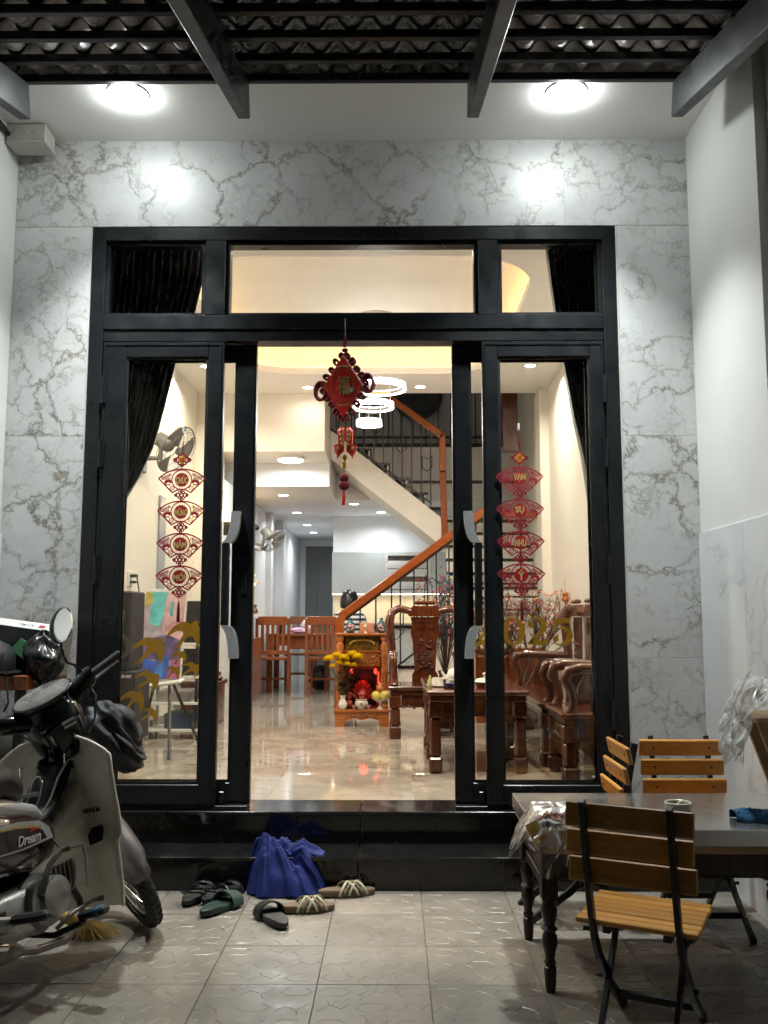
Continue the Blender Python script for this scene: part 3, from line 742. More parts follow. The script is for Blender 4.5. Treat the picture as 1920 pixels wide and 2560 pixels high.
def fan_lace():
    mb = MB(); cc = (0, -0.058)
    strip(mb, circ(cc, 0.0535, 32), 0.004, -0.0008, 0.0008, True)
    zz = [(cc[0]+(0.0385 if k % 2 else 0.0525)*math.cos(PI*k/20), cc[1]+(0.0385 if k % 2 else 0.0525)*math.sin(PI*k/20)) for k in range(40)]
    strip(mb, zz, 0.0022, -0.0007, 0.0007, True)
    for s in (-1, 1):
        for (x, z, r) in ((0.051, -0.103, 0.0115), (0.101, -0.049, 0.008)):
            strip(mb, circ((s*x, z), r, 16), 0.0026, -0.0008, 0.0008, True)
            strip(mb, [(s*x+r*0.5, z), (s*x, z+r*0.5), (s*x-r*0.5, z), (s*x, z-r*0.5)], 0.002, -0.0008, 0.0008, True)
        # a leaping-fish scroll: body, tail and hatching
        strip(mb, [(s*0.056, -0.075), (s*0.066, -0.062), (s*0.080, -0.066), (s*0.092, -0.074)], 0.011, -0.0008, 0.0008)
        strip(mb, [(s*0.092, -0.074), (s*0.082, -0.085), (s*0.068, -0.083), (s*0.060, -0.088)], 0.004, -0.0008, 0.0008)
        for k in range(6): strip(mb, [(s*(0.062+k*0.006), -0.020-k*0.0035), (s*(0.066+k*0.006), -0.040-k*0.001), (s*(0.062+k*0.005), -0.058)], 0.0016, -0.0007, 0.0007)
        for k in range(4): strip(mb, [(s*0.060, -0.026-k*0.008), (s*0.094, -0.036-k*0.006)], 0.0014, -0.0006, 0.0006)
        strip(mb, circ((s*0.061, -0.030), 0.006, 10), 0.002, -0.0008, 0.0008, True)
    return mb
def cloud_knot(k=1.0):
    mb = MB()
    for x, z, r in ((0, 0, 0.012), (-0.020, 0, 0.0105), (0.020, 0, 0.0105), (-0.030, 0, 0.006), (0.030, 0, 0.006), (-0.010, 0.014, 0.007), (0.010, 0.014, 0.007), (-0.010, -0.014, 0.007), (0.010, -0.014, 0.007), (0, 0.023, 0.005), (0, -0.023, 0.005)):
        strip(mb, circ((x*k, z*k), r*k, 14), 0.0042*k, -0.001, 0.001, True)
    strip(mb, [(0.007*k, 0), (0, 0.007*k), (-0.007*k, 0), (0, -0.007*k)], 0.0022*k, -0.0009, 0.0009, True)
    return mb
fan_me = fan_frame().mesh('fan', red); lace_me = fan_lace().mesh('lace', red); knot_me = cloud_knot().mesh('cloud_knot', red)
disc_me = MB().prism(circ((0, -0.058), 0.0372, 28), -0.0012, 0.0006).mesh('disc', plain('crimson_disc', (0.36, 0.006, 0.012), 0.5))
goldink = plain('gold_letter_ink', (0.58, 0.42, 0.14), 0.5, 0.0, var=0.1)
def garland(label, x, z, words, hook, tas):
    t = thing('fan_garland', label, 'garland', (x, 4.752, tas), group='red fan garlands')
    zz = z-tas
    part('hook', MB().box(-0.006, 0.006, 0.006, 0.010, hook-tas-0.04, hook-tas, 0.002), white, t)
    part('cord', MB().tube([(0, 0, hook-tas-0.03), (0.006, 0, hook-tas-0.06), (0.003, 0, zz+0.12), (0, 0, zz+0.08)], 0.0018, 6).tube([(0, 0, hook-tas-0.03), (-0.006, 0, hook-tas-0.06), (-0.002, 0, zz+0.12), (0, 0, zz+0.08)], 0.0018, 6).tube([(0, 0, zz+0.03), (0, 0, zz-0.01)], 0.002, 6), darkred, t)
    k = part('top_knot', MB(Matrix.Translation((0, 0, zz+0.050))).add([], []), red, t)
    k.data = cloud_knot(1.25).mesh('top_knot', red); k.location = (0, 0, zz+0.050)
    part('gold_diamond', MB().prism([(0.026, 0), (0, 0.026), (-0.026, 0), (0, -0.026)], -0.002, -0.0012), goldmatt, k)
    inst('gold_sign', text_mesh('福', 0.03, redgloss, 0.001, fit=(0.024, 0.024)), k, (0, -0.0026, 0), (PI/2, 0, 0))
    for i, w in enumerate(words):
        fo = inst('fan', fan_me, t, (0, 0, zz-i*0.1727))
        inst('lace', lace_me, fo); inst('disc', disc_me, fo)
        inst('lettering', text_mesh(w, 0.03, goldink, 0.001, fit=((0.064, 0.046) if len(w) > 2 else ((0.050, 0.050) if len(w) == 2 else (0.034, 0.056))), bold=0.0010), fo, (0, -0.002, -0.057), (PI/2, 0, 0))
        inst('cloud_knot', knot_me, t, (0, 0, zz-i*0.1727-0.1405))
    zb = zz-3*0.1727-0.1405-0.026
    part('tassel_ring', MB().tube([(0, 0, zb), (0, 0, zb-0.03)], 0.002, 6).ell((0, 0, zb-0.02), 0.006), gold, t, smooth=60)
    mb = MB()
    for k in range(14):
        a = k*2.4; r = 0.006*math.sqrt(k/14); mb.tube([(r*0.6*math.cos(a), r*0.6*math.sin(a), zb-0.028), (r*1.2*math.cos(a), r*1.2*math.sin(a), zb-0.06), (r*1.4*math.cos(a), r*1.4*math.sin(a), 0.002+0.006*random.random())], 0.0016, 4)
    part('tassel', mb, darkred, t)
garland('red paper fan garland reading chuc mung nam moi on the left door', -1.136, 2.086, ('CHÚC', 'MỪNG', 'NĂM', 'MỚI'), 2.319, 1.269)
garland('red paper fan garland reading van su nhu y on the right door', 0.668, 2.095, ('VẠN', 'SỰ', 'NHƯ', 'Ý'), 2.334, 1.279)

LW = 1.0
# gold swallow stickers on the left glass
bird = [(190, 1095), (225, 1035), (300, 978), (355, 956), (405, 957), (450, 985), (490, 965), (520, 968), (537, 985), (520, 1008), (538, 1040), (546, 1085), (535, 1150), (512, 1200), (484, 1240), (482, 1190), (468, 1140), (448, 1112), (405, 1112), (350, 1165), (265, 1260), (295, 1195), (215, 1252), (290, 1170), (345, 1110), (366, 1070), (352, 1045), (315, 1036), (260, 1055)]
bc = (368, 1105); KB = 5.2e-4
bpoly = [((x-bc[0])*KB, -(y-bc[1])*KB) for x, y in bird][::-1]
bird_me = MB().prism(bpoly, -0.0006, 0.0006).mesh('swallow_sticker', goldmatt)
for x, z, sc, rot, lb in ((-1.124, 1.195, 1.02, 8, 'largest gold swallow sticker at the top right of the flock'), (-1.315, 1.115, 1.0, 0, 'large gold swallow sticker over the blue painting'),
                      (-1.15, 1.082, 0.47, 10, 'small gold swallow sticker below the largest one'), (-1.091, 1.02, 0.55, -14, 'small gold swallow sticker nearest the right stile'),
                      (-1.184, 1.005, 0.48, 0, 'small gold swallow sticker left of the stile pair'), (-1.318, 0.959, 0.72, -12, 'middle gold swallow sticker over the easel tray'),
                      (-1.394, 0.852, 0.75, 6, 'gold swallow sticker low on the left'), (-1.299, 0.786, 0.50, -16, 'small gold swallow sticker crossing the easel legs'),
                      (-1.409, 0.746, 0.46, -8, 'lowest gold swallow sticker at the left edge')):
    o = inst('swallow_sticker', bird_me, None, (x, 4.8405, z), (0, R(-rot), 0), (sc, 1, sc)); tag(o, lb, 'sticker', 'gold swallow stickers')
# gold year number on the right glass
yr = thing('year_sticker', 'gold 2025 number sticker on the right glass', 'sticker', (0.67, 4.8405, 1.15))
def poly_stroke(mb, pts, ws):
    m = len(pts); L = []; Rr = []
    for i in range(m):
        a = pts[max(i-1, 0)]; b = pts[min(i+1, m-1)]; d = Vector((b[0]-a[0], b[1]-a[1])).normalized(); n = Vector((-d.y, d.x))*ws[i]/2
        L.append((pts[i][0]+n.x, pts[i][1]+n.y)); Rr.append((pts[i][0]-n.x, pts[i][1]-n.y))
    for i in range(m-1): mb.prism([L[i], Rr[i], Rr[i+1], L[i+1]], -0.0006, 0.0006)
def digit(ch):
    mb = MB()
    if ch == '0':
        mb.ring([(0.062*math.cos(a), 0.074*math.sin(a)) for a in [2*PI*k/36 for k in range(36)]], [(0.030*math.cos(a), 0.064*math.sin(a)) for a in [2*PI*k/36 for k in range(36)]], -0.0006, 0.0006)
    if ch == '2':
        mb.prism(circ((-0.038, 0.034), 0.0165, 16), -0.0006, 0.0006)
        p = [(-0.053, 0.040), (-0.046, 0.060), (-0.020, 0.0705), (0.012, 0.066), (0.032, 0.043), (0.030, 0.016), (0.008, -0.012), (-0.025, -0.038), (-0.050, -0.062)]
        poly_stroke(mb, p, [0.004, 0.007, 0.010, 0.020, 0.032, 0.031, 0.022, 0.014, 0.010])
        mb.prism([(-0.056, -0.072), (-0.056, -0.060), (-0.040, -0.044), (-0.010, -0.040), (0.025, -0.052), (0.043, -0.044), (0.050, -0.030), (0.056, -0.030), (0.048, -0.072)][::-1], -0.0006, 0.0006)
    if ch == '5':
        mb.prism([(-0.042, 0.074), (-0.046, 0.002), (-0.040, -0.002), (-0.034, 0.044), (0.036, 0.046), (0.048, 0.074)], -0.0006, 0.0006)
        p = [(-0.043, 0.002), (-0.026, 0.018), (0.006, 0.022), (0.032, 0.004), (0.036, -0.024), (0.020, -0.056), (-0.016, -0.070), (-0.046, -0.058), (-0.054, -0.044)]
        poly_stroke(mb, p, [0.005, 0.008, 0.014, 0.030, 0.034, 0.026, 0.010, 0.007, 0.004])
        mb.prism(circ((-0.040, -0.038), 0.0165, 16), -0.0006, 0.0006)
    return mb
for ch, x, z in (('2', 0.475, 1.224), ('0', 0.634, 1.224), ('2', 0.766, 1.224), ('5', 0.898, 1.221)):
    part('digit', digit(ch), goldmatt, yr).location = (x-0.67, 0, z-1.15)
# small white corner logos on the glass
for x in (1.02, ): solo('glass_mark', 'tiny white maker mark in the corner of the right glass', 'sticker', MB().prism([(x, 0.475), (x+0.016, 0.475), (x+0.016, 0.483), (x+0.008, 0.489), (x, 0.483)], 4.782, 4.784), white)

# big red lucky charm hanging in the doorway
orn = thing('lucky_charm', 'big red diamond lucky charm hanging in the open doorway', 'ornament', (-0.266, 4.70, 1.883))
B = 1.883
def L_(z): return z-B
part('string', MB().tube([(0, 0.04, 2.912-B), (0.002, 0, 2.86-B), (0.003, 0, L_(2.79))], 0.0014, 5), white, orn)
part('hang_loop', MB().tube([(0.003, 0, L_(2.80)), (0.008, 0, L_(2.775)), (0.004, 0, L_(2.74)), (-0.003, 0, L_(2.74)), (-0.003, 0, L_(2.775)), (0.003, 0, L_(2.80))], 0.005, 6).ell((0.002, 0, L_(2.722)), (0.017, 0.012, 0.012), 12, 8), darkred, orn, smooth=60)
turn = Euler((0, 0, R(-12))).to_matrix().to_4x4()
DC = L_(2.522)
TD = Matrix.Translation((-0.002, 0, DC)) @ turn
hw, hh = 0.112, 0.172
pad = MB(TD)
pad.loft([[(hw*0.94*sx, -0.022, hh*0.94*sz) for sx, sz in ((1, 0), (0, 1), (-1, 0), (0, -1))], [(hw*sx, -0.016, hh*sz) for sx, sz in ((1, 0), (0, 1), (-1, 0), (0, -1))], [(hw*sx, 0.016, hh*sz) for sx, sz in ((1, 0), (0, 1), (-1, 0), (0, -1))], [(hw*0.94*sx, 0.022, hh*0.94*sz) for sx, sz in ((1, 0), (0, 1), (-1, 0), (0, -1))]])
dia = part('diamond_cushion', pad, redgloss, orn)
mb = MB(TD)
for rx, rz, w in ((0.066, 0.103, 0.0022), (0.055, 0.088, 0.0018)):
    strip(mb, [(rx*math.cos(a), rz*math.sin(a)) for a in [2*PI*k/40 for k in range(40)]], w, -0.0245, -0.0222, True)
for s in (-1, 1):
    for k in range(7):
        a = R(-60+20*k); mb.ell((0.02*math.sin(a)*1.6, -0.023, s*(0.098+0.010*math.cos(a))), (0.005, 0.002, 0.005), 6, 4)
    strip(mb, [(s*0.078, -0.035), (s*0.092, -0.01), (s*0.092, 0.015), (s*0.078, 0.038)], 0.003, -0.0245, -0.0222)
    strip(mb, [(s*0.084, -0.02), (s*0.100, 0.0), (s*0.084, 0.022)], 0.002, -0.0245, -0.0222)
part('gold_border', mb, gold, dia)
inst('gold_sign', text_mesh('福', 0.1, gold, 0.006, fit=(0.072, 0.105), bold=0.002), dia, (-0.004, -0.025, DC), (PI/2, 0, R(-12)))
part('silver_tag', MB(TD).obox((0.03, -0.026, -0.028), (0.05, 0.003, 0.022), Euler((0, R(-6), 0)), 0.001), silver, dia)
mb = MB(TD)       # looped cord border
for side in range(4):
    a = [(hw, 0), (0, hh), (-hw, 0), (0, -hh)][side]; b = [(0, hh), (-hw, 0), (0, -hh), (hw, 0)][side]
    for k in range(5):
        u = (k+0.5)/5; px = a[0]+(b[0]-a[0])*u; pz = a[1]+(b[1]-a[1])*u
        n = Vector((px/hw**2, pz/hh**2)).normalized(); tdir = Vector((-n.y, n.x))
        for dpt in (-0.010, 0.004, 0.018):
            ln = 0.036 if k in (1, 3) else 0.028
            pts = [(px+n.x*ln*0.5*(1-math.cos(q))+tdir.x*0.012*math.sin(q), dpt, pz+n.y*ln*0.5*(1-math.cos(q))+tdir.y*0.012*math.sin(q)) for q in [2*PI*j/10 for j in range(10)]]
            mb.tube(pts, 0.0062, 6, closed=True)
part('cord_loops', mb, darkred, orn, smooth=60)
for s, dz in ((-1, -0.02), (1, 0.01)):
    mb = MB(TD)
    for j, dpt in enumerate((-0.012, 0.0, 0.012, 0.024)):
        mb.tube([(s*(hw-0.012+0.030*(1-math.cos(q))), dpt, dz+(0.050-0.004*j)*math.sin(q)) for q in [2*PI*i/18 for i in range(18)]], 0.0075, 6, closed=True)
    part('side_loop', mb, darkred, orn, smooth=60)

# two padded fish, gold bead, double gourd and tassel below
mb = MB(Matrix.Translation((0.006, 0, 0)))
for s in (-1, 1):
    pr = [(0.0, 2.300), (0.020, 2.305), (0.036, 2.285), (0.036, 2.240), (0.030, 2.205), (0.055, 2.200), (0.050, 2.165), (0.034, 2.140), (0.040, 2.125), (0.016, 2.160), (0.002, 2.170)]
    outl = [(s*(x+0.001)*1.05+s*0.002, z-B) for x, z in pr]
    n = len(outl); c = (sum(p[0] for p in outl)/n, sum(p[1] for p in outl)/n)
    rings = []
    for kx, y in ((0.6, -0.020), (0.9, -0.014), (1.0, 0.0), (0.9, 0.014), (0.6, 0.02)): rings.append([(c[0]+(p[0]-c[0])*kx, y+s*0.004, c[1]+(p[1]-c[1])*kx) for p in outl])
    mb.loft(rings)
fs = part('padded_fish', mb, redgloss, orn, smooth=50)
mb = MB(Matrix.Translation((0.006, 0, 0)))
for s in (-1, 1):
    for x, z, r in ((0.018, 2.28, 0.008), (0.02, 2.255, 0.011), (0.018, 2.23, 0.010), (0.016, 2.205, 0.009), (0.038, 2.185, 0.010)):
        mb.ell((s*x, -0.021+s*0.004, z-B), (r, 0.004, r*1.1), 8, 5, 0.15)
part('gold_scales', mb, gold, fs)
part('gold_bead', MB().ell((0.003, 0, L_(2.138)), (0.014, 0.012, 0.018), 6, 4).lathe([(0.004, 0.02), (0.013, 0.012), (0.013, -0.018), (0.010, -0.02)], 12, (0.002, 0, L_(2.10))), gold, orn)
mb = MB()
for r, z in ((0.026, 2.031), (0.030, 1.990)): mb.ell((0.001, 0, z-B), (r, 0.010, r*0.92), 18, 8)
part('double_gourd', mb.tube([(0.002, 0, L_(2.09)), (0.001, 0, L_(2.05))], 0.0016, 5), darkred, orn, smooth=60)
mb = MB()
for k in range(16):
    a = k*2.4; r = 0.009*math.sqrt(k/16); mb.tube([(r*0.3*math.cos(a), r*0.3*math.sin(a), L_(1.962)), (r*math.cos(a), r*math.sin(a), L_(1.925)), (-0.004+r*1.1*math.cos(a), r*1.1*math.sin(a), 0.004*random.random())], 0.0017, 4)
part('tassel', mb.ell((0.0, 0, L_(1.956)), (0.008, 0.007, 0.007), 8, 6), redgloss, orn)
# ------------------------------------------------------------------ motorcycle (local axes: x right, y ahead, z up; origin under the front axle)
cream = plain('cream_bike_plastic', (0.85, 0.82, 0.70), 0.28, var=0.10, vs_=5, rv=0.1, coat=0.3)
nt = cream.node_tree      # grime and scuffs on the old plastic
bs = nt.nodes['Principled BSDF']; old = bs.inputs['Base Color'].links[0].from_socket
co = coords(nt); n1 = noise(nt, co, 7, 8, 0.7); n2 = noise(nt, co, 26, 5, 0.7)
c_ = mix(nt, ramp(nt, n1.outputs[0], [(0.52, 0.0), (0.75, 0.5)]), old, (0.30, 0.24, 0.14))
c_ = mix(nt, ramp(nt, n2.outputs[0], [(0.66, 0.0), (0.74, 0.75)]), c_, (0.07, 0.055, 0.04))
nt.links.new(c_, bs.inputs['Base Color'])
maroon = plain('maroon_bike_paint', (0.030, 0.012, 0.013), 0.22, var=0.3, vs_=7, rv=0.08, coat=0.5)
bikeblack = plain('glossy_black_plastic', (0.008, 0.0075, 0.008), 0.16, var=0.2, rv=0.06)
greyfender = plain('grey_brown_fender', (0.085, 0.080, 0.080), 0.35, var=0.12)
castalu = plain('cast_aluminium', (0.36, 0.35, 0.33), 0.38, 0.8, var=0.2, vs_=12, rv=0.12)
seatv = plain('worn_seat_vinyl', (0.035, 0.026, 0.024), 0.5, var=0.2, bmp=0.1)
exha = plain('dull_exhaust_steel', (0.13, 0.115, 0.10), 0.42, 0.7, var=0.35, vs_=10, rv=0.15)
bike = thing('motorcycle', 'cream and black underbone motorcycle parked at the left, front wheel turned', 'motorcycle', (-1.07, 3.89, 0.0), rot=(0, R(-11.5), R(-18)))
AXV = Vector((0, -0.446, 0.895)).normalized(); APV = Vector((0, -0.03, 0.28))
TS = Matrix.Translation(APV) @ Matrix.Rotation(R(52), 4, AXV) @ Matrix.Translation(-APV)
WX = Euler((0, PI/2, 0)).to_matrix()
def wheel(T, c, label):
    w = part('wheel', MB(T).lathe([(0.022, -0.05), (0.030, -0.045), (0.030, 0.045), (0.022, 0.05)], 16, c, WX), castalu, bike, smooth=40)
    pr = [(0.254+0.031*math.sin(a)*1.0, 0.033*math.cos(a)) for a in [PI*k/10-PI*0.02 for k in range(11)]]
    part('tyre', MB(T).lathe([(0.228, 0.024)]+pr+[(0.228, -0.024)], 48, c, WX, cap=False), rubber, w, smooth=60)
    mb = MB(T)
    for k in range(44):
        a = 2*PI*k/44
        for s in (-1, 1):
            e = Euler((a, 0, 0)).to_matrix() @ Euler((0, 0, s*0.5)).to_matrix()
            p = Euler((a, 0, 0)).to_matrix() @ Vector((s*0.0145, 0, 0.281)); mb.obox(Vector(c)+p, (0.022, 0.010, 0.009), Euler((a, 0, 0)).to_matrix() @ Euler((0, s*0.45, s*0.6)).to_matrix())
    part('tread_blocks', mb, rubber, w)
    part('rim', MB(T).lathe([(0.226, 0.026), (0.232, 0.026), (0.232, 0.021), (0.215, 0.010), (0.215, -0.010), (0.232, -0.021), (0.232, -0.026), (0.226, -0.026)], 40, c, WX, cap=False), chrome, w, smooth=40)
    mb = MB(T)
    for k in range(28):
        a = 2*PI*k/28; s = 1 if k % 2 else -1; b = a+(0.35 if k % 4 < 2 else -0.35)
        mb.tube([Vector(c)+Vector((s*0.038, 0.028*math.cos(b), 0.028*math.sin(b))), Vector(c)+Vector((0, 0.216*math.cos(a), 0.216*math.sin(a)))], 0.0016, 5)
    part('spokes', mb, chrome, w)
    return w
wheel(TS, (0, 0, 0.284), 'front'); wheel(None, (0, -1.22, 0.284), 'rear')
# front fender, fork
def fender(T, c, a0, a1, rr, w, drop, m):
    def f(u, v):
        a = a0+(a1-a0)*v; s = (u-0.5)*2; r = rr-drop*abs(s)**2.5
        return (c[0]+s*w*(1 if 0.08 < v < 0.95 else 0.75), c[1]+r*math.cos(a), c[2]+r*math.sin(a))
    o = part('fender', MB(T).grid(11, 24, f), m, bike, smooth=60); o.modifiers.new('thick', 'SOLIDIFY').thickness = 0.004; return o
fender(TS, (0, 0, 0.284), R(-8), R(196), 0.318, 0.060, 0.06, greyfender)
fender(None, (0, -1.22, 0.284), R(20), R(200), 0.325, 0.075, 0.05, bikeblack)
for s in (-1, 1):
    part('fork_leg', MB(TS).tube([(s*0.062, 0.0, 0.284), (s*0.062, -0.045, 0.40), (s*0.060, -0.16, 0.62), (s*0.04, -0.22, 0.74)], [0.02, 0.021, 0.024, 0.022], 10), greyfender, bike, smooth=60)
# handlebar cowl, meter, grips, lever, mirror (turn with the wheel)
def sring(c, rx, rz, n=20, p=2.6, tilt=0.0):
    out = []
    for k in range(n):
        a = 2*PI*k/n; ca, sa = math.cos(a), math.sin(a)
        x = rx*math.copysign(abs(ca)**(2/p), ca); z = rz*math.copysign(abs(sa)**(2/p), sa)
        out.append((c[0]+x, c[1]-z*math.sin(tilt), c[2]+z*math.cos(tilt)))
    return out
ckx = [((0, -0.205, 0.80), 0.055, 0.055), ((0, -0.245, 0.84), 0.088, 0.085), ((0, -0.32, 0.885), 0.108, 0.105), ((0, -0.40, 0.915), 0.108, 0.088), ((0, -0.455, 0.918), 0.085, 0.06), ((0, -0.475, 0.918), 0.05, 0.035)]
cowl = part('handlebar_cowl', MB(TS).loft([sring(c, a, b) for c, a, b in ckx]), bikeblack, bike, smooth=50)
mt = Matrix.Translation((0, -0.42, 1.006)) @ Euler((R(38), 0, 0)).to_matrix().to_4x4()
part('meter_hood', MB(TS @ mt).loft([[(x*k, y*k, z) for x, y in [(0.118*math.cos(a), 0.072*math.sin(a)) for a in [2*PI*j/28 for j in range(28)]]] for k, z in ((0.80, -0.07), (0.96, -0.03), (1.03, -0.005), (1.03, 0.006), (0.97, 0.008))]), bikeblack, cowl, smooth=40)
part('meter_glass', MB(TS @ mt).loft([[(0.112*k*math.cos(a), 0.067*k*math.sin(a), z) for a in [2*PI*j/28 for j in range(28)]] for k, z in ((1.0, 0.0085), (0.8, 0.013), (0.2, 0.016))]), plain('dusty_meter_glass', (0.20, 0.19, 0.18), 0.22, var=0.3, vs_=16, rv=0.1), cowl, smooth=60)
mb = MB(TS @ mt)
for k in range(13):
    a = R(200-k*18); mb.obox((0.05*math.cos(a), 0.034*math.sin(a), 0.0165), (0.012, 0.002, 0.001), Euler((0, 0, a)))
mb.obox((0.012, 0.008, 0.0168), (0.045, 0.002, 0.001), Euler((0, 0, 0.6)))
part('dial_marks', mb, white, cowl)
drum = part('steering_shroud', MB(TS).loft([sring((0, -0.36, 0.93), 0.078, 0.02, tilt=PI/2), sring((0, -0.405, 0.86), 0.084, 0.085, tilt=PI/2), sring((0, -0.385, 0.795), 0.075, 0.075, tilt=PI/2), sring((0, -0.345, 0.745), 0.06, 0.06, tilt=PI/2)]), bikeblack, bike, smooth=50)
part('warning_label', MB(TS).obox((0.022, -0.4865, 0.865), (0.052, 0.001, 0.012), Euler((R(12), 0, R(12)))).obox((0.022, -0.4835, 0.848), (0.050, 0.001, 0.008), Euler((R(12), 0, R(12)))), plain('label_grey', (0.42, 0.42, 0.41), 0.5), drum)
for s in (-1, 1):
    arm = part('bar_arm', MB(TS).loft([[(s*x, y+ry*math.cos(a), z+rz*math.sin(a)) for a in [2*PI*j/14 for j in range(14)]] for x, y, z, ry, rz in ((0.07, -0.37, 0.935, 0.06, 0.055), (0.13, -0.395, 0.965, 0.046, 0.042), (0.185, -0.412, 0.985, 0.040, 0.040), (0.20, -0.415, 0.99, 0.034, 0.036))]), bikeblack, bike, smooth=50)
    part('grip', MB(TS).tube([(s*0.20, -0.415, 0.99), (s*0.212, -0.417, 0.991), (s*0.325, -0.438, 1.004), (s*0.332, -0.439, 1.005)], [0.021, 0.0165, 0.0165, 0.0145], 12), rubber, arm, smooth=40)
    part('lever', MB(TS).tube([(s*0.18, -0.36, 0.978), (s*0.215, -0.345, 0.978), (s*0.27, -0.36, 0.984), (s*0.318, -0.375, 0.992), (s*0.326, -0.378, 0.993)], [0.008, 0.006, 0.0055, 0.005, 0.008], 8), silver, arm, smooth=60)
mir = part('mirror', MB(TS).tube([(0.172, -0.40, 1.02), (0.168, -0.39, 1.06), (0.150, -0.38, 1.085), (0.158, -0.375, 1.14), (0.176, -0.37, 1.175)], 0.0055, 8).lathe([(0.012, 0), (0.012, 0.02)], 10, (0.172, -0.40, 1.012)), bikeblack, bike, smooth=60)
nw = Vector((0.79, -0.53, 0.30)).normalized(); upw = Vector((0, 0, 1)); upw = (upw-nw*upw.dot(nw)).normalized(); rtw = upw.cross(nw).normalized()
ra = R(-24); zx = upw*math.cos(ra)-rtw*math.sin(ra); xx = zx.cross(nw).normalized()      # shell axes: x across, -y out of the glass, z along
Rw = Matrix((xx, -nw, zx)).transposed()
mm = Matrix.Translation((0.20, -0.40, 1.228)) @ ((Euler((0, R(-11.5), R(-18))).to_matrix() @ TS.to_3x3()).inverted() @ Rw).to_4x4()
part('mirror_shell', MB(TS @ mm).loft([[(0.047*k*math.cos(a), y, 0.082*k*math.sin(a)) for a in [2*PI*j/28 for j in range(28)]] for k, y in ((0.97, -0.012), (1.0, -0.006), (0.9, 0.014), (0.4, 0.026))]), bikeblack, mir, smooth=40)
part('mirror_glass', MB(TS @ mm).loft([[(0.044*k*math.cos(a), y, 0.078*k*math.sin(a)) for a in [2*PI*j/28 for j in range(28)]] for k, y in ((1.0, -0.0122), (0.9, -0.0135))]), plain('mirror_silver', (0.75, 0.76, 0.75), 0.08, 1.0, var=0.03, rv=0.02), mir)
# leg shield
def lsh(u, v):
    s = (u-0.5)*2
    z = 0.86-0.68*v
    hw_ = 0.268*(min(1.0, (v/0.16))**0.5 if v < 0.16 else 1.0)*(1-0.34*max(0, (v-0.45)/0.55)**1.4)+0.012
    if v > 0.62: hw_ *= 0.93
    y = -0.345+0.10*v-0.02*math.sin(PI*v)-0.062*abs(s)**2.2*(0.6+0.4*math.sin(PI*min(1, v*1.1)))
    if abs(s) > 0.86: y -= 0.35*(abs(s)-0.86)*0.25
    return (s*hw_, y, z)
ls = part('leg_shield', MB().grid(41, 44, lsh), cream, bike, smooth=70)
ls.modifiers.new('thick', 'SOLIDIFY').thickness = 0.007
rim = [lsh(0, 1-k/30) for k in range(31)]+[lsh(k/20, 0) for k in range(1, 20)]+[lsh(1, k/30) for k in range(31)]
part('shield_edge', MB().tube(rim, 0.0055, 8), cream, ls, smooth=60)
part('centre_tunnel', MB().loft([sring(c, a, b, 20, 3.2) for c, a, b in (((0, -0.315, 0.55), 0.105, 0.150), ((0, -0.37, 0.52), 0.100, 0.130), ((0, -0.45, 0.475), 0.088, 0.095), ((0, -0.55, 0.445), 0.075, 0.075), ((0, -0.66, 0.44), 0.07, 0.07))]), cream, bike, smooth=50)
def tray(u, v):
    s = (u-0.5)*2; y = -0.345-0.235*v; z = 0.735-0.30*v+0.10*v*v
    w = 0.062+0.012*math.sin(PI*v)
    return (s*w, y-0.020*(1-abs(s)**4), z+0.010*(1-abs(s)**6))
rk = part('tray_pad', MB().grid(15, 14, tray), plain('tray_rubber', (0.010, 0.013, 0.013), 0.5), bike, smooth=50); rk.modifiers.new('thick', 'SOLIDIFY').thickness = 0.022
mb = MB()
for s in (-1, 1): mb.tube([(s*0.12, -0.40, 0.755), (s*0.112, -0.43, 0.755), (s*0.085, -0.46, 0.70), (s*0.072, -0.50, 0.63), (s*0.062, -0.60, 0.535)], 0.0042, 8)
mb.tube([(-0.062, -0.60, 0.535), (0.062, -0.60, 0.535)], 0.0042, 8)
for s in (-1, 1): mb.tube([(s*0.022, -0.60, 0.535), (s*0.026, -0.50, 0.640), (s*0.024, -0.475, 0.69), (s*0.012, -0.468, 0.712), (0, -0.466, 0.716)], 0.0036, 8)
mb.tube([(0.062, -0.60, 0.535), (0.10, -0.585, 0.53), (0.135, -0.56, 0.46), (0.135, -0.565, 0.43)], 0.0042, 8)
part('chrome_rack', mb, chrome, bike, smooth=60)
part('rack_strap', MB().obox((-0.02, -0.505, 0.655), (0.09, 0.004, 0.02), Euler((R(45), 0, 0))), silver, bike)
part('ignition_lock', MB().lathe([(0.034, 0), (0.034, 0.012), (0.027, 0.022), (0, 0.023)], 20, (0.085, -0.382, 0.782), Euler((R(80), 0, 0)).to_matrix()), bikeblack, bike, smooth=40)
part('key', MB().obox((0.085, -0.412, 0.762), (0.008, 0.003, 0.04), Euler((R(-10), 0, 0)), 0.001), chrome, bike)
part('bag_hook', MB().tube([(-0.03, -0.372, 0.77), (-0.03, -0.41, 0.765), (-0.028, -0.425, 0.745), (-0.022, -0.42, 0.728)], [0.010, 0.009, 0.008, 0.010], 8), exha, bike, smooth=60)
part('shield_opening', MB().prism([(0.118, 0.425), (0.160, 0.435), (0.170, 0.468), (0.166, 0.492), (0.135, 0.488), (0.114, 0.462)], -0.372, -0.348), alu2, bike)
inst('lettering', text_mesh('HONDA', 0.03, plain('badge_black', (0.012, 0.012, 0.014), 0.3), 0.003, fit=(0.088, 0.019), bold=0.0005), bike, (0.150, -0.378, 0.553), (R(84), 0, R(-10)))
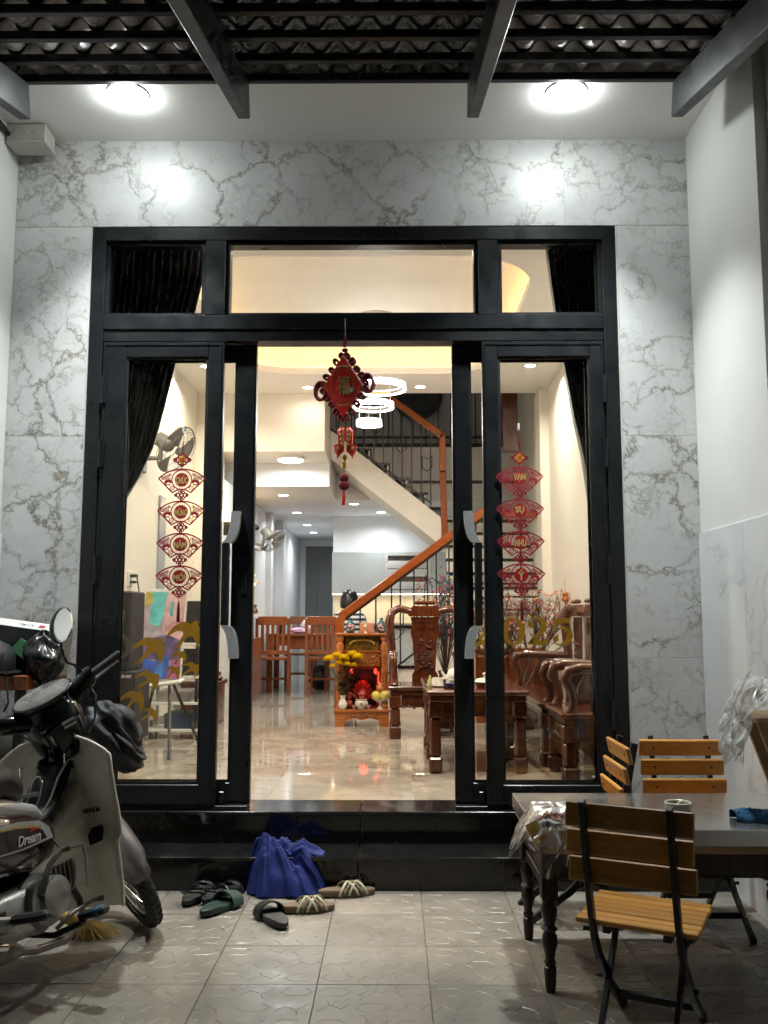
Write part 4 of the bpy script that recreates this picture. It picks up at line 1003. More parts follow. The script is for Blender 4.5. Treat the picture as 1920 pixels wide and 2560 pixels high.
# side body, seat, engine, exhaust, pedals
body = part('side_body', MB().loft([sring(c, a, b, 24, 2.8) for c, a, b in (((0, -0.50, 0.50), 0.072, 0.050), ((0, -0.56, 0.50), 0.115, 0.085), ((0, -0.68, 0.51), 0.138, 0.120), ((0, -0.85, 0.54), 0.145, 0.125), ((0, -1.10, 0.60), 0.135, 0.105), ((0, -1.45, 0.68), 0.105, 0.07))]), maroon, bike, smooth=50)
stripe = plain('decal_silver', (0.50, 0.49, 0.46), 0.35, 0.3)
def sidepatch(pts, off, m, nm):
    mb = MB(); P = []
    for (y, z) in pts: P.append((y, z))
    mb.prism(P, 0.1405+off, 0.1425+off, 'x'); return part(nm, mb, m, body)
sidepatch([(-0.60, 0.505), (-0.615, 0.545), (-0.66, 0.575), (-0.76, 0.59), (-0.90, 0.595), (-0.90, 0.50), (-0.75, 0.495)], 0.004, stripe, 'side_decal')
sidepatch([(-0.635, 0.512), (-0.65, 0.54), (-0.69, 0.560), (-0.78, 0.573), (-0.90, 0.578), (-0.90, 0.506), (-0.76, 0.502)], 0.0062, maroon, 'decal_field')
sidepatch([(-0.66, 0.552), (-0.70, 0.567), (-0.78, 0.579), (-0.90, 0.585), (-0.90, 0.578), (-0.78, 0.571), (-0.70, 0.558)], 0.0075, plain('decal_yellow', (0.45, 0.33, 0.10), 0.4), 'decal_line')
inst('lettering', text_mesh('Dream', 0.05, plain('badge_silver', (0.66, 0.65, 0.63), 0.3, 0.3), 0.003, fit=(0.115, 0.034), shear=0.35, bold=0.0008), body, (0.151, -0.725, 0.527), (PI/2, 0, PI/2))
inst('lettering', text_mesh('Super', 0.03, plain('badge_red', (0.45, 0.02, 0.02), 0.35), 0.003, fit=(0.05, 0.014), shear=0.4), body, (0.151, -0.695, 0.552), (PI/2, 0, PI/2))
part('side_cover', MB().loft([sring(c, a, b, 20, 3) for c, a, b in (((0, -0.53, 0.565), 0.06, 0.02), ((0, -0.60, 0.60), 0.095, 0.035), ((0, -0.75, 0.635), 0.115, 0.045), ((0, -1.0, 0.68), 0.12, 0.04))]), stripe, bike, smooth=50)
part('seat', MB().loft([sring(c, a, b, 22, 2.5) for c, a, b in (((0, -0.63, 0.665), 0.05, 0.02), ((0, -0.66, 0.70), 0.095, 0.055), ((0, -0.74, 0.735), 0.125, 0.07), ((0, -0.95, 0.745), 0.138, 0.065), ((0, -1.25, 0.775), 0.125, 0.06), ((0, -1.42, 0.79), 0.09, 0.035))]), seatv, bike, smooth=60)
en = part('engine', MB().loft([[(x, y+0.105*math.cos(a), z+0.10*math.sin(a)) for a in [2*PI*j/24 for j in range(24)]] for x, y, z in ((-0.10, -0.66, 0.30), (0.10, -0.66, 0.30))]).loft([[(x, y+0.088*math.cos(a), z+0.082*math.sin(a)) for a in [2*PI*j/24 for j in range(24)]] for x, y, z in ((0.10, -0.66, 0.30), (0.135, -0.655, 0.302), (0.143, -0.65, 0.304))]), castalu, bike, smooth=40)
part('cylinder', MB().loft([sring((0, y, z), a, b, 16, 4) for y, z, a, b in ((-0.58, 0.34, 0.060, 0.055), (-0.50, 0.345, 0.062, 0.058), (-0.40, 0.35, 0.06, 0.056), (-0.38, 0.35, 0.05, 0.046))]), castalu, en, smooth=40)
for k in range(6): part('cooling_fin', MB().loft([sring((0, -0.545+0.024*k+d, 0.343+0.001*k), 0.074, 0.070, 16, 4) for d in (0, 0.006)]), castalu, en)
part('clutch_cover', MB().lathe([(0.070, 0), (0.068, 0.018), (0.05, 0.024), (0, 0.026)], 24, (0.142, -0.625, 0.31), WX), castalu, en, smooth=40)
part('crank_rear', MB().loft([sring((0.02, y, z), a, b, 16, 4) for y, z, a, b in ((-0.70, 0.29, 0.10, 0.09), (-0.82, 0.29, 0.09, 0.085), (-0.90, 0.30, 0.06, 0.05))]), castalu, en, smooth=40)
part('kick_lever', MB().tube([(0.15, -0.70, 0.33), (0.165, -0.66, 0.42), (0.17, -0.60, 0.455), (0.20, -0.585, 0.46)], [0.012, 0.010, 0.010, 0.012], 8), exha, bike, smooth=60)
mb = MB().tube([(0.03, -0.41, 0.31), (0.05, -0.385, 0.24), (0.09, -0.42, 0.175), (0.125, -0.58, 0.15), (0.145, -0.75, 0.17), (0.15, -0.85, 0.20)], 0.014, 10)
mb.tube([(0.15, -0.83, 0.195), (0.155, -0.90, 0.215), (0.165, -1.20, 0.30), (0.17, -1.55, 0.40)], [0.02, 0.038, 0.040, 0.034], 14)
ex = part('exhaust', mb, exha, bike, smooth=50)
part('heat_shield', MB().tube([(0.190, -0.93, 0.235), (0.197, -1.1, 0.285), (0.20, -1.35, 0.35)], [0.014, 0.020, 0.016], 10), chrome, ex, smooth=50)
part('step_bar', MB().tube([(-0.24, -0.60, 0.215), (0.10, -0.60, 0.175), (0.22, -0.60, 0.205), (0.235, -0.60, 0.215)], 0.011, 8), bikeblack, bike, smooth=60)
part('foot_peg', MB().obox((0.275, -0.60, 0.235), (0.11, 0.05, 0.028), Euler((0, R(-6), 0)), 0.008), rubber, bike)
part('peg_tape', MB().obox((0.30, -0.60, 0.2375), (0.03, 0.054, 0.032), Euler((0, R(-6), 0)), 0.006), plain('blue_tape', (0.03, 0.14, 0.24), 0.5), bike)
part('rear_peg_bracket', MB().obox((0.16, -0.93, 0.30), (0.02, 0.20, 0.055), Euler((R(-14), 0, 0)), 0.01), castalu, bike)
part('rear_peg', MB().obox((0.235, -0.86, 0.30), (0.13, 0.042, 0.03), Euler((0, 0, R(8))), 0.01), rubber, bike)
part('brake_pedal', MB().tube([(0.13, -0.62, 0.20), (0.16, -0.56, 0.235), (0.165, -0.45, 0.245), (0.195, -0.43, 0.245)], [0.008, 0.008, 0.007, 0.010], 8), exha, bike, smooth=60)
part('guard_wire', MB().tube([(0.10, -0.48, 0.44), (0.16, -0.47, 0.445), (0.175, -0.475, 0.40), (0.172, -0.48, 0.30)], 0.0035, 6), chrome, bike, smooth=60)
part('side_stand', MB().tube([(-0.12, -0.62, 0.22), (-0.245, -0.66, 0.055)], 0.010, 8), bikeblack, bike)
part('rear_fork', MB().bar((0.10, -0.82, 0.30), (0.085, -1.24, 0.285), 0.025, 0.045, b=0.005).bar((-0.10, -0.82, 0.30), (-0.085, -1.24, 0.285), 0.025, 0.045, b=0.005), bikeblack, bike)
for pts in ([(0.14, -0.36, 0.95), (0.12, -0.26, 0.90), (0.075, -0.17, 0.72), (0.07, -0.08, 0.45), (0.05, 0.0, 0.33)], [(0.17, -0.42, 0.955), (0.16, -0.47, 0.90), (0.12, -0.45, 0.83), (0.06, -0.38, 0.78)], [(-0.16, -0.42, 0.955), (-0.13, -0.48, 0.88), (-0.06, -0.42, 0.80)]):
    part('cable', MB(TS).tube(pts, 0.004, 6), rubber, bike, smooth=60)
part('panel_gap', MB().tube([lsh(0.5+0.5*k/24*0.55, 0.52+0.02*math.sin(k/4)) for k in range(25)], 0.0022, 5), alu2, ls)
for u_, v_ in ((0.62, 0.20), (0.38, 0.20), (0.70, 0.86), (0.30, 0.86), (0.66, 0.56)):
    p_ = lsh(u_, v_); part('shield_screw', MB().lathe([(0.008, 0), (0.006, 0.004), (0, 0.0045)], 10, (p_[0], p_[1]-0.004, p_[2]), Euler((PI/2, 0, 0)).to_matrix()), chrome, ls)
# black jacket bundled over the front of the bike
def jacket(u, v):
    a = 2*PI*u; th = PI*(0.03+0.94*v)
    q = Vector((math.sin(th)*math.cos(a), math.sin(th)*math.sin(a), math.cos(th)))
    r = 1+0.34*mnoise.noise(q*1.5)+0.16*mnoise.noise(Vector((q.x*1.2, q.y*1.2, q.z*4+q.x*3)))-0.05*abs(mnoise.noise(Vector((q.x*3, q.y*3, q.z*9+q.x*4))))
    return (-1.235+0.135*r*math.sin(th)*math.cos(a)+0.06*v, 3.99+0.10*r*math.sin(th)*math.sin(a), 0.80+0.135*r*math.cos(th)-0.07*math.sin(th)*max(0, math.cos(a)))
nylon = plain('black_nylon', (0.011, 0.012, 0.015), 0.62, var=0.3, vs_=10, bmp=0.15, bs_=30)
solo('jacket', 'crumpled black jacket behind the leg shield of the motorcycle', 'jacket', MB().grid(120, 80, jacket), nylon, smooth=180)
mb = MB()
for k in range(260):
    a = random.uniform(0, 2*PI); r = random.random()**0.5; p = Vector((-1.265+0.02*r*math.cos(a), 3.86+0.016*r*math.sin(a), 0.05+0.01*random.random()))
    q = p+Vector((0.05*r*math.cos(a)*1.9+random.uniform(-0.01, 0.01)+0.03, 0.05*r*math.sin(a)*1.4, -0.045-0.006*random.random())); mb.tube([p, (p+q)/2+Vector((0, 0, 0.006)), q], 0.0016, 3, cap=False)
br = thing('broom', 'yellow straw hand broom on the floor behind the motorcycle', 'broom', (-1.265, 3.86, 0))
part('bristles', mb, plain('broom_straw', (0.32, 0.21, 0.05), 0.8, var=0.3, vs_=30), br, world=True, kind='stuff')
part('binding', MB().tube([(-1.275, 3.86, 0.045), (-1.36, 3.86, 0.075), (-1.42, 3.86, 0.10)], [0.03, 0.02, 0.014], 10), MATS['broom_straw'], br, world=True, smooth=60)

# ------------------------------------------------------------------ clutter on the bench at the far left
bn = thing('side_bench', 'small orange wood bench against the left wall', 'bench', (-1.86, 4.35, 0))
part('bench_top', MB().box(-2.07, -1.69, 4.18, 4.70, 0.965, 1.033, 0.004), orangewood, bn, world=True)
for x in (-2.04, -1.73):
    for y in (4.22, 4.66): part('leg', MB().box(x-0.02, x+0.02, y-0.02, y+0.02, 0, 0.9645, 0.003), blacksteel, bn, world=True)
part('shelf', MB().box(-2.06, -1.70, 4.20, 4.68, 0.45, 0.47, 0.003), orangewood, bn, world=True)
bx = thing('toy_box', 'white cardboard box with dark picture side on the bench', 'box', (-1.85, 4.5, 1.034), rot=(0, R(7), R(-8)))
part('carton', MB().box(-0.22, 0.20, -0.09, 0.09, 0, 0.235, 0.003), plain('white_card', (0.62, 0.61, 0.58), 0.55, var=0.06), bx)
part('printed_side', MB().box(-0.216, 0.12, -0.0935, -0.0905, 0.004, 0.225), plain('dark_print', (0.02, 0.028, 0.024), 0.35, var=0.8, vs_=14), bx)
part('print_patch', MB().box(0.121, 0.196, -0.0935, -0.0905, 0.004, 0.225), plain('mottled_print', (0.16, 0.11, 0.09), 0.4, var=0.9, vs_=26), bx)
part('lid_flap', MB().obox((-0.01, -0.10, 0.236), (0.43, 0.06, 0.003), Euler((R(28), 0, 0))), MATS['white_card'], bx)
inst('lettering', text_mesh('Sofia', 0.04, plain('blue_print', (0.02, 0.10, 0.22), 0.5), 0.001, fit=(0.085, 0.022), shear=0.2), bx, (0.055, -0.104, 0.2365), (R(28), 0, PI))
part('red_badge', MB().obox((0.135, -0.104, 0.2375), (0.03, 0.022, 0.001), Euler((R(28), 0, 0))), plain('red_print', (0.35, 0.03, 0.03), 0.5), bx)
part('blue_badge', MB().obox((-0.17, -0.104, 0.2375), (0.06, 0.024, 0.001), Euler((R(28), 0, 0))), plain('dark_blue_print', (0.01, 0.03, 0.14), 0.5), bx)
o = solo('green_packet', 'green paper packet leaning against the toy box', 'packet', MB().obox((-1.76, 4.34, 1.135), (0.13, 0.012, 0.075), Euler((R(-20), R(35), 0)), 0.003), plain('green_card', (0.02, 0.10, 0.035), 0.5))
def bag(c, r, seed, amp=0.14):
    def f(u, v):
        a = 2*PI*u; th = PI*(0.02+0.96*v)
        q = Vector((math.sin(th)*math.cos(a), math.sin(th)*math.sin(a), math.cos(th)*1.2+seed))
        k = 1+amp*(1.7*mnoise.noise(q*1.5)-0.7*abs(mnoise.noise(Vector((q.x*4, q.y*4, q.z*1.6))))-0.3*abs(mnoise.noise(Vector((q.x*9, q.y*9, q.z*4)))))
        pinch = 0.6+0.4*min(1, max(0, (v-0.04)/0.22))
        return (c[0]+r[0]*k*math.sin(th)*math.cos(a)*pinch, c[1]+r[1]*k*math.sin(th)*math.sin(a)*pinch, c[2]+r[2]*math.cos(th)*(1+0.10*math.sin(5*a+seed)))
    return MB().grid(90, 60, f)
binbag = plain('black_bag_film', (0.010, 0.0105, 0.012), 0.28, var=0.2, bmp=0.5, bs_=22)
solo('black_bag', 'knotted black plastic bag beside the toy box', 'bag', bag((-1.665, 4.30, 1.105), (0.09, 0.085, 0.125), 7.7, 0.24), binbag, smooth=180)
hm = thing('helmet', 'black helmet with dangling straps at the left edge of the bench', 'helmet', (-1.90, 4.24, 1.034))
part('shell', MB().lathe([(0.118, 0.0), (0.125, 0.04), (0.120, 0.09), (0.095, 0.135), (0.05, 0.158), (0, 0.163)], 28), nylon, hm, smooth=60)
part('peak', MB().lathe([(0.124, 0.02), (0.165, 0.012), (0.165, 0.008), (0.124, 0.014)], 28, cap=False), blackp, hm, smooth=40)
part('strap', MB().tube([(0.10, -0.06, 0.02), (0.13, -0.09, -0.02), (0.15, -0.10, -0.12), (0.13, -0.10, -0.16)], 0.005, 6).tube([(-0.02, -0.12, 0.02), (0.06, -0.14, 0.01), (0.11, -0.12, 0.05), (0.12, -0.11, 0.10)], 0.004, 6), nylon, hm)
# ------------------------------------------------------------------ table, folding chairs and the things on them
slat_s = MB().obox((0, 0, 0), (0.362, 0.041, 0.016), None, 0.003).mesh('seat_slat', pine)
slat_b = MB().obox((0, 0, 0), (0.378, 0.018, 0.073), None, 0.004).mesh('back_slat', pine)
def folding_chair(label, x, y, rz, tip=0.0):
    t = thing('folding_chair', label, 'chair', (x, y, 0), rz, 'low folding chairs around the steel table')
    UP = [(-0.245, 0.748), (-0.198, 0.52), (-0.165, 0.41), (-0.135, 0.33), (-0.09, 0.265), (0.05, 0.13), (0.225, 0.006)]
    for s in (-1, 1):
        mb = MB()
        for (ya, za), (yb, zb) in zip(UP, UP[1:]): mb.bar((s*0.128, ya, za), (s*0.128, yb, zb), 0.018, 0.030, (0, -1, 0.2), 0.002, 0.006)
        part('upright', mb, blacksteel, t)
        part('leg', MB().bar((s*0.108, 0.115, 0.352), (s*0.108, -0.235, 0.008), 0.016, 0.026, (0, 1, 0.2), 0.002), blacksteel, t)
        for yb_, zb_ in ((0.005, 0.168), (-0.14, 0.352)): part('bolt', MB().lathe([(0.007, -0.02), (0.007, 0.012)], 8, (s*0.140, yb_, zb_), Euler((0, PI/2, 0)).to_matrix()), blacksteel, t)
        part('seat_bearer', MB().box(s*0.09-0.012, s*0.09+0.012, -0.14, 0.14, 0.345, 0.3705, 0.002), blacksteel, t)
        part('foot_cap', MB().obox((s*0.128, 0.222, 0.012), (0.022, 0.034, 0.024), Euler((R(-40), 0, 0)), 0.004), rubber, t)
    part('cross_bar', MB().box(-0.118, 0.118, 0.12, 0.136, 0.062, 0.086, 0.002), blacksteel, t)
    part('cross_bar', MB().box(-0.10, 0.10, -0.17, -0.154, 0.056, 0.080, 0.002), blacksteel, t)
    for k in range(7): inst('seat_slat', slat_s, t, (random.uniform(-0.002, 0.002), -0.135+k*0.0452, 0.379+random.uniform(-0.0008, 0.0008)))
    for k in range(3):
        z = 0.705-k*0.084; yy = -0.245+(0.748-z)*0.206+0.026
        inst('back_slat', slat_b, t, (random.uniform(-0.004, 0.004), yy, z), (R(-11.5), 0, random.uniform(-0.006, 0.006)))
        for s in (-1, 1): part('screw', MB().lathe([(0.006, 0), (0.005, 0.003), (0, 0.0035)], 8, (s*0.128, yy+0.0095, z), Euler((R(-101.5), 0, 0)).to_matrix()), blacksteel, t)
    return t
folding_chair('pine folding chair in front of the table, back to the viewer', 0.787, 2.956, R(-26.6))
folding_chair('pine folding chair behind the table, facing the viewer', 1.315, 4.03, R(180))
folding_chair('pine folding chair turned sideways at the table corner by the door', 0.80, 4.15, R(90))
zinc = plain('scratched_steel_sheet', (0.58, 0.57, 0.54), 0.2, 0.9, var=0.08, vs_=3, rv=0.07)
tbwood = wood('dark_table_wood', (0.020, 0.011, 0.007), (0.050, 0.027, 0.016), 0.4, 'z')
palew = wood('raw_pale_wood', (0.33, 0.20, 0.09), (0.48, 0.32, 0.16), 0.5, 'x')
tb = thing('steel_table', 'low table with a steel sheet top and dark turned legs', 'table', (1.05, 3.57, 0))
part('steel_top', MB().box(0.495, 1.595, 3.245, 3.905, 0.507, 0.565, 0.003), zinc, tb, world=True)
part('wood_edge', MB().box(0.505, 1.59, 3.252, 3.898, 0.482, 0.5065, 0.002), palew, tb, world=True)
for y in (3.30, 3.85): part('apron', MB().box(0.57, 1.56, y-0.012, y+0.012, 0.40, 0.4815, 0.002), tbwood, tb, world=True)
part('apron', MB().box(0.522, 0.546, 3.33, 3.82, 0.40, 0.4815, 0.002), tbwood, tb, world=True)
turned = [(0.016, 0.0), (0.020, 0.03), (0.023, 0.085), (0.017, 0.09), (0.022, 0.10), (0.016, 0.112), (0.020, 0.135), (0.029, 0.165), (0.026, 0.19), (0.019, 0.20), (0.029, 0.212), (0.019, 0.224), (0.024, 0.245), (0.030, 0.275), (0.021, 0.305), (0.028, 0.312)]
for x in (0.545, 1.545):
    for y in (3.32, 3.835):
        lg = part('leg', MB().lathe(turned, 16, (x, y, 0)).box(x-0.029, x+0.029, y-0.029, y+0.029, 0.3125, 0.4815, 0.003), tbwood, tb, world=True, smooth=40)
part('stretcher', MB().box(0.575, 1.515, 3.565, 3.59, 0.315, 0.355, 0.003), tbwood, tb, world=True)
part('stretcher', MB().box(0.533, 0.557, 3.35, 3.805, 0.32, 0.36, 0.003), tbwood, tb, world=True)
part('under_board', MB().box(0.575, 1.53, 3.62, 3.64, 0.385, 0.47, 0.002), tbwood, tb, world=True)
for y in (3.36, 3.56): part('brace', MB().bar((1.08+0.10*(y > 3.5), y, 0.478), (1.42+0.10*(y > 3.5), y+0.02, 0.352), 0.022, 0.040, b=0.003), tbwood, tb, world=True)
ash = thing('ashtray', 'round cream ceramic ashtray on the steel table', 'ashtray', (1.085, 3.56, 0.566))
part('bowl', MB().lathe([(0.040, 0.0), (0.048, 0.004), (0.050, 0.030), (0.047, 0.033), (0.043, 0.030), (0.040, 0.012), (0.0, 0.010)], 28), plain('cream_ceramic', (0.50, 0.46, 0.38), 0.4, var=0.1), ash, smooth=40)
part('cigarette_butt', MB().tube([(-0.02, -0.01, 0.014), (0.015, 0.012, 0.03)], 0.004, 8), MATS['cream_ceramic'], ash)
part('cigarette_ash', MB().ell((0.004, 0.004, 0.011), (0.034, 0.032, 0.006), 14, 6, 0.3), plain('grey_ash', (0.12, 0.11, 0.10), 0.9), ash)
def rag(u, v):
    x = 1.235+0.24*u; y = 3.40-0.04*u+(v-0.5)*0.075*(1+0.15*math.sin(9*u)); w = abs(v-0.5)*2
    z = 0.567+0.036*max(0, 1-w**2.2)**0.7*(1+0.35*mnoise.noise(Vector((u*7, v*3, 1))))+0.007*mnoise.noise(Vector((u*22, v*8, 3)))*(1-w)
    x += 0.008*mnoise.noise(Vector((v*5, 2, 1))); y += 0.010*mnoise.noise(Vector((u*9, v*2, 6)))
    return (x, y, max(0.5665, z))
solo('blue_rag', 'folded blue towel on the steel table at the right edge', 'towel', MB().grid(110, 40, rag), plain('blue_terry', (0.018, 0.085, 0.20), 0.9, var=0.25, vs_=20, bmp=0.6, bs_=120), smooth=180)
# clear film material: mostly see-through with milky creases
def film(name, milky, gl=0.35):
    m = bpy.data.materials.new(name); m.use_nodes = True; nt = m.node_tree; nt.nodes.clear()
    o = nd(nt, 'OutputMaterial'); t = nd(nt, 'BsdfTransparent'); g = nd(nt, 'BsdfGlossy'); g.inputs['Roughness'].default_value = 0.16
    d0 = nd(nt, 'BsdfDiffuse'); d0.inputs[0].default_value = (0.9, 0.9, 0.89, 1); tl = nd(nt, 'BsdfTranslucent'); tl.inputs[0].default_value = (0.9, 0.9, 0.89, 1)
    d = nd(nt, 'MixShader'); nt.links.new(d0.outputs[0], d.inputs[1]); nt.links.new(tl.outputs[0], d.inputs[2])
    a = nd(nt, 'MixShader'); b = nd(nt, 'MixShader'); lw = nd(nt, 'LayerWeight'); lw.inputs[0].default_value = gl
    co = coords(nt); n = noise(nt, co, 14, 6, 0.7); r = ramp(nt, n.outputs[0], [(0.40, milky*0.35), (0.62, min(1, milky*2))])
    nt.links.new(r, a.inputs[0]); nt.links.new(t.outputs[0], a.inputs[1]); nt.links.new(d.outputs[0], a.inputs[2])
    nt.links.new(lw.outputs['Fresnel'], b.inputs[0]); nt.links.new(a.outputs[0], b.inputs[1]); nt.links.new(g.outputs[0], b.inputs[2])
    nb = noise(nt, co, 30, 5, 0.6); bp = nd(nt, 'Bump'); bp.inputs['Strength'].default_value = 0.5; bp.inputs['Distance'].default_value = 0.01
    nt.links.new(nb.outputs[0], bp.inputs['Height'])
    for x in (g, d0): nt.links.new(bp.outputs[0], x.inputs['Normal'])
    nt.links.new(b.outputs[0], o.inputs[0]); return m
filmw = film('crinkled_white_film', 0.95, 0.15); filmc = film('clear_bag_film', 0.06, 0.25)
# an upturned wooden stool at the table end with crumpled film over it
so = thing('wooden_stool', 'pale wooden stool standing on the table at the right edge', 'stool', (1.5, 3.55, 0.566))
part('seat_board', MB().obox((1.49, 3.53, 0.925), (0.29, 0.24, 0.022), Euler((0, R(-3), 0)), 0.003), palew, so, world=True)
part('leg_board', MB().prism([(1.352, 0.912), (1.46, 0.915), (1.515, 0.5665), (1.47, 0.5665)], 3.43, 3.452), palew, so, world=True)
part('leg_board', MB().prism([(1.372, 0.912), (1.48, 0.915), (1.535, 0.5665), (1.49, 0.5665)], 3.61, 3.632), palew, so, world=True)
random.seed(5)
def fold_noise(x, y, k): return math.sin(x*k+1.7*math.sin(y*k*0.7))*0.5+math.sin(y*k*1.3+1.3*math.sin(x*k*0.9+2))*0.5
def pf(u, v):
    # a loose tangle of film that lies over the stool and hangs down its left side
    P = Vector((u*2.2, v*2.6, 0)); n1 = mnoise.noise(P*1.6); n2 = mnoise.noise(P*3.9+Vector((3, 1, 0))); n3 = abs(mnoise.noise(P*6.5+Vector((7, 2, 5))))
    x = 1.50-0.27*v+0.05*n2+0.03*n1; y = 3.38+0.30*u+0.05*n1+0.02*n2
    z = 0.995+0.055*math.sin(PI*u)+0.075*n1+0.035*n2-0.03*n3
    if v > 0.55: k = (v-0.55)/0.45; z -= 0.24*k; x += 0.05*k*k; y += (3.50-y)*0.45*k
    return (x, y, max(z, 0.942) if v < 0.4 else z)
o = solo('plastic_wrap', 'crumpled clear plastic wrap hanging over the wooden stool', 'plastic sheet', MB().grid(130, 130, pf), filmw, smooth=180)
pb = thing('food_bag', 'clear plastic bag with a yellow label on the table corner', 'bag', (0.52, 3.3, 0.566))
def bagf(u, v):
    a = 2*PI*u; th = PI*(0.02+0.96*v); k = 1+0.12*math.sin(3*a+4*v)+0.07*math.sin(9*a-5*v)+0.05*math.sin(15*a+11*v)
    x = 0.575+0.17*k*math.sin(th)*math.cos(a); y = 3.335+0.085*k*math.sin(th)*math.sin(a); z = 0.60+0.036*math.cos(th)*k
    ov = max(0, 0.500-x)+max(0, 3.250-y)*1.3
    return (x, y, z-ov*1.35)
part('bag_film', MB().grid(110, 60, bagf), filmc, pb, world=True, smooth=180)
def skirt(u, v):
    x = 0.47+0.13*u+0.012*math.sin(9*v+6*u); y = 3.236-0.02*math.sin(PI*u)-0.018*v+0.010*math.sin(16*u+5*v)
    return (x, y, 0.58-0.145*v*(0.65+0.5*math.sin(PI*u)))
part('hanging_film', MB().grid(30, 24, skirt), filmc, pb, world=True, smooth=60)
dried = plain('dried_food', (0.32, 0.13, 0.09), 0.6, var=0.55, vs_=40, bmp=0.4)
mb = MB()
for k in range(70): mb.obox((random.uniform(0.52, 0.72), random.uniform(3.29, 3.39), 0.574+random.uniform(0, 0.03)), (random.uniform(0.01, 0.03), random.uniform(0.008, 0.02), 0.006), Euler((random.uniform(-1, 1), random.uniform(-1, 1), random.uniform(0, 3))))
part('dried_pieces', mb, dried, pb, world=True, kind='stuff')
part('yellow_label', MB().obox((0.488, 3.228, 0.562), (0.045, 0.002, 0.068), Euler((R(-22), R(-24), R(8)))), plain('yellow_paper', (0.52, 0.36, 0.09), 0.6, var=0.2, vs_=50), pb, world=True)

# ------------------------------------------------------------------ sandals, cloth, litter
def footprint(L, W, n=28, waist=0.82):
    pts = []
    for k in range(n):
        a = 2*PI*k/n; c, s = math.cos(a), math.sin(a)
        w = W*(1.0 if c > 0.2 else (waist if c > -0.5 else 0.86))
        pts.append((w/2*s*(1-0.08*c*0), L/2*c+0))
    return pts
def slide(label, x, y, rz, m, ms, L=0.275, W=0.105, style='slide', roll=0.0):
    t = thing('sandal', label, 'sandal', (x, y, 0.0015), rot=(0, 0, rz), group='sandals by the step')
    fp = footprint(L, W); rings = []
    for k, z in ((0.94, 0.0), (1.0, 0.006), (1.0, 0.024), (0.95, 0.028)): rings.append([(px*k, py*k, z+(0.006 if py < -0.05 else 0)) for px, py in fp])
    part('sole', MB().loft(rings), m, t, smooth=40)
    if style == 'slide':
        def f(u, v):
            a = PI*(u); yy = 0.005+0.075*v
            return (math.cos(a)*(W/2+0.004), yy+0.010*math.sin(a), 0.010+0.060*math.sin(a)**0.8*(1-0.25*v))
        o = part('strap', MB().grid(22, 8, f), ms, t, smooth=60); o.modifiers.new('thick', 'SOLIDIFY').thickness = 0.007
    elif style == 'cross':
        for s in (-1, 1):
            for q in range(3):
                def f(u, v):
                    a = PI*u; d = (0.5-u)*2*s
                    return (math.cos(a)*(W/2+0.003), 0.045-0.022*q+0.045*d+0.013*(v-0.5), 0.010+0.052*math.sin(a)**0.85)
                o = part('strap', MB().grid(18, 3, f), ms if q != 1 else m, t, smooth=60); o.modifiers.new('thick', 'SOLIDIFY').thickness = 0.003
    else:
        for s, y0, y1 in ((1, 0.07, 0.03), (-1, 0.08, 0.05), (1, -0.02, 0.02)):
            def f(u, v): a = PI*u; return (math.cos(a)*(W/2+0.003), y0+(y1-y0)*u+0.016*(v-0.5), 0.010+0.050*math.sin(a)**0.85)
            o = part('strap', MB().grid(16, 3, f), ms, t, smooth=60); o.modifiers.new('thick', 'SOLIDIFY').thickness = 0.004
        o = part('heel_strap', MB().tube([(W/2, -0.02, 0.02), (W/2*0.9, -0.08, 0.055), (0, -0.125, 0.065), (-W/2*0.9, -0.08, 0.055), (-W/2, -0.02, 0.02)], 0.006, 6), ms, t, smooth=60)
    return t
greenr = plain('dark_green_rubber', (0.016, 0.040, 0.030), 0.6, var=0.2); greyr = plain('dark_grey_footbed', (0.045, 0.043, 0.042), 0.7, var=0.2)
brownr = plain('worn_brown_footbed', (0.13, 0.085, 0.055), 0.7, var=0.3); olive = plain('pale_olive_strap', (0.30, 0.30, 0.20), 0.5, var=0.2)
slide('black strappy sandal farthest left by the step', -0.915, 4.35, R(-12), rubber, blackp, style='strap')
slide('black strappy sandal half hidden behind the green slide', -0.80, 4.36, R(-30), rubber, blackp, style='strap')
slide('dark green rubber slide sandal on the tiles', -0.775, 4.20, R(-28), greenr, greenr, 0.285)
slide('dark grey slide sandal nearest the viewer', -0.525, 4.05, R(28), greyr, rubber, 0.29)
slide('brown striped cross strap sandal behind the grey slide', -0.395, 4.175, R(-78), brownr, olive, 0.26, 0.09, 'cross')
slide('brown striped cross strap sandal against the step', -0.225, 4.405, R(-76), brownr, olive, 0.27, 0.092, 'cross')
bluec = plain('royal_blue_cotton', (0.003, 0.012, 0.12), 0.85, var=0.25, vs_=9, bmp=0.25, bs_=70)
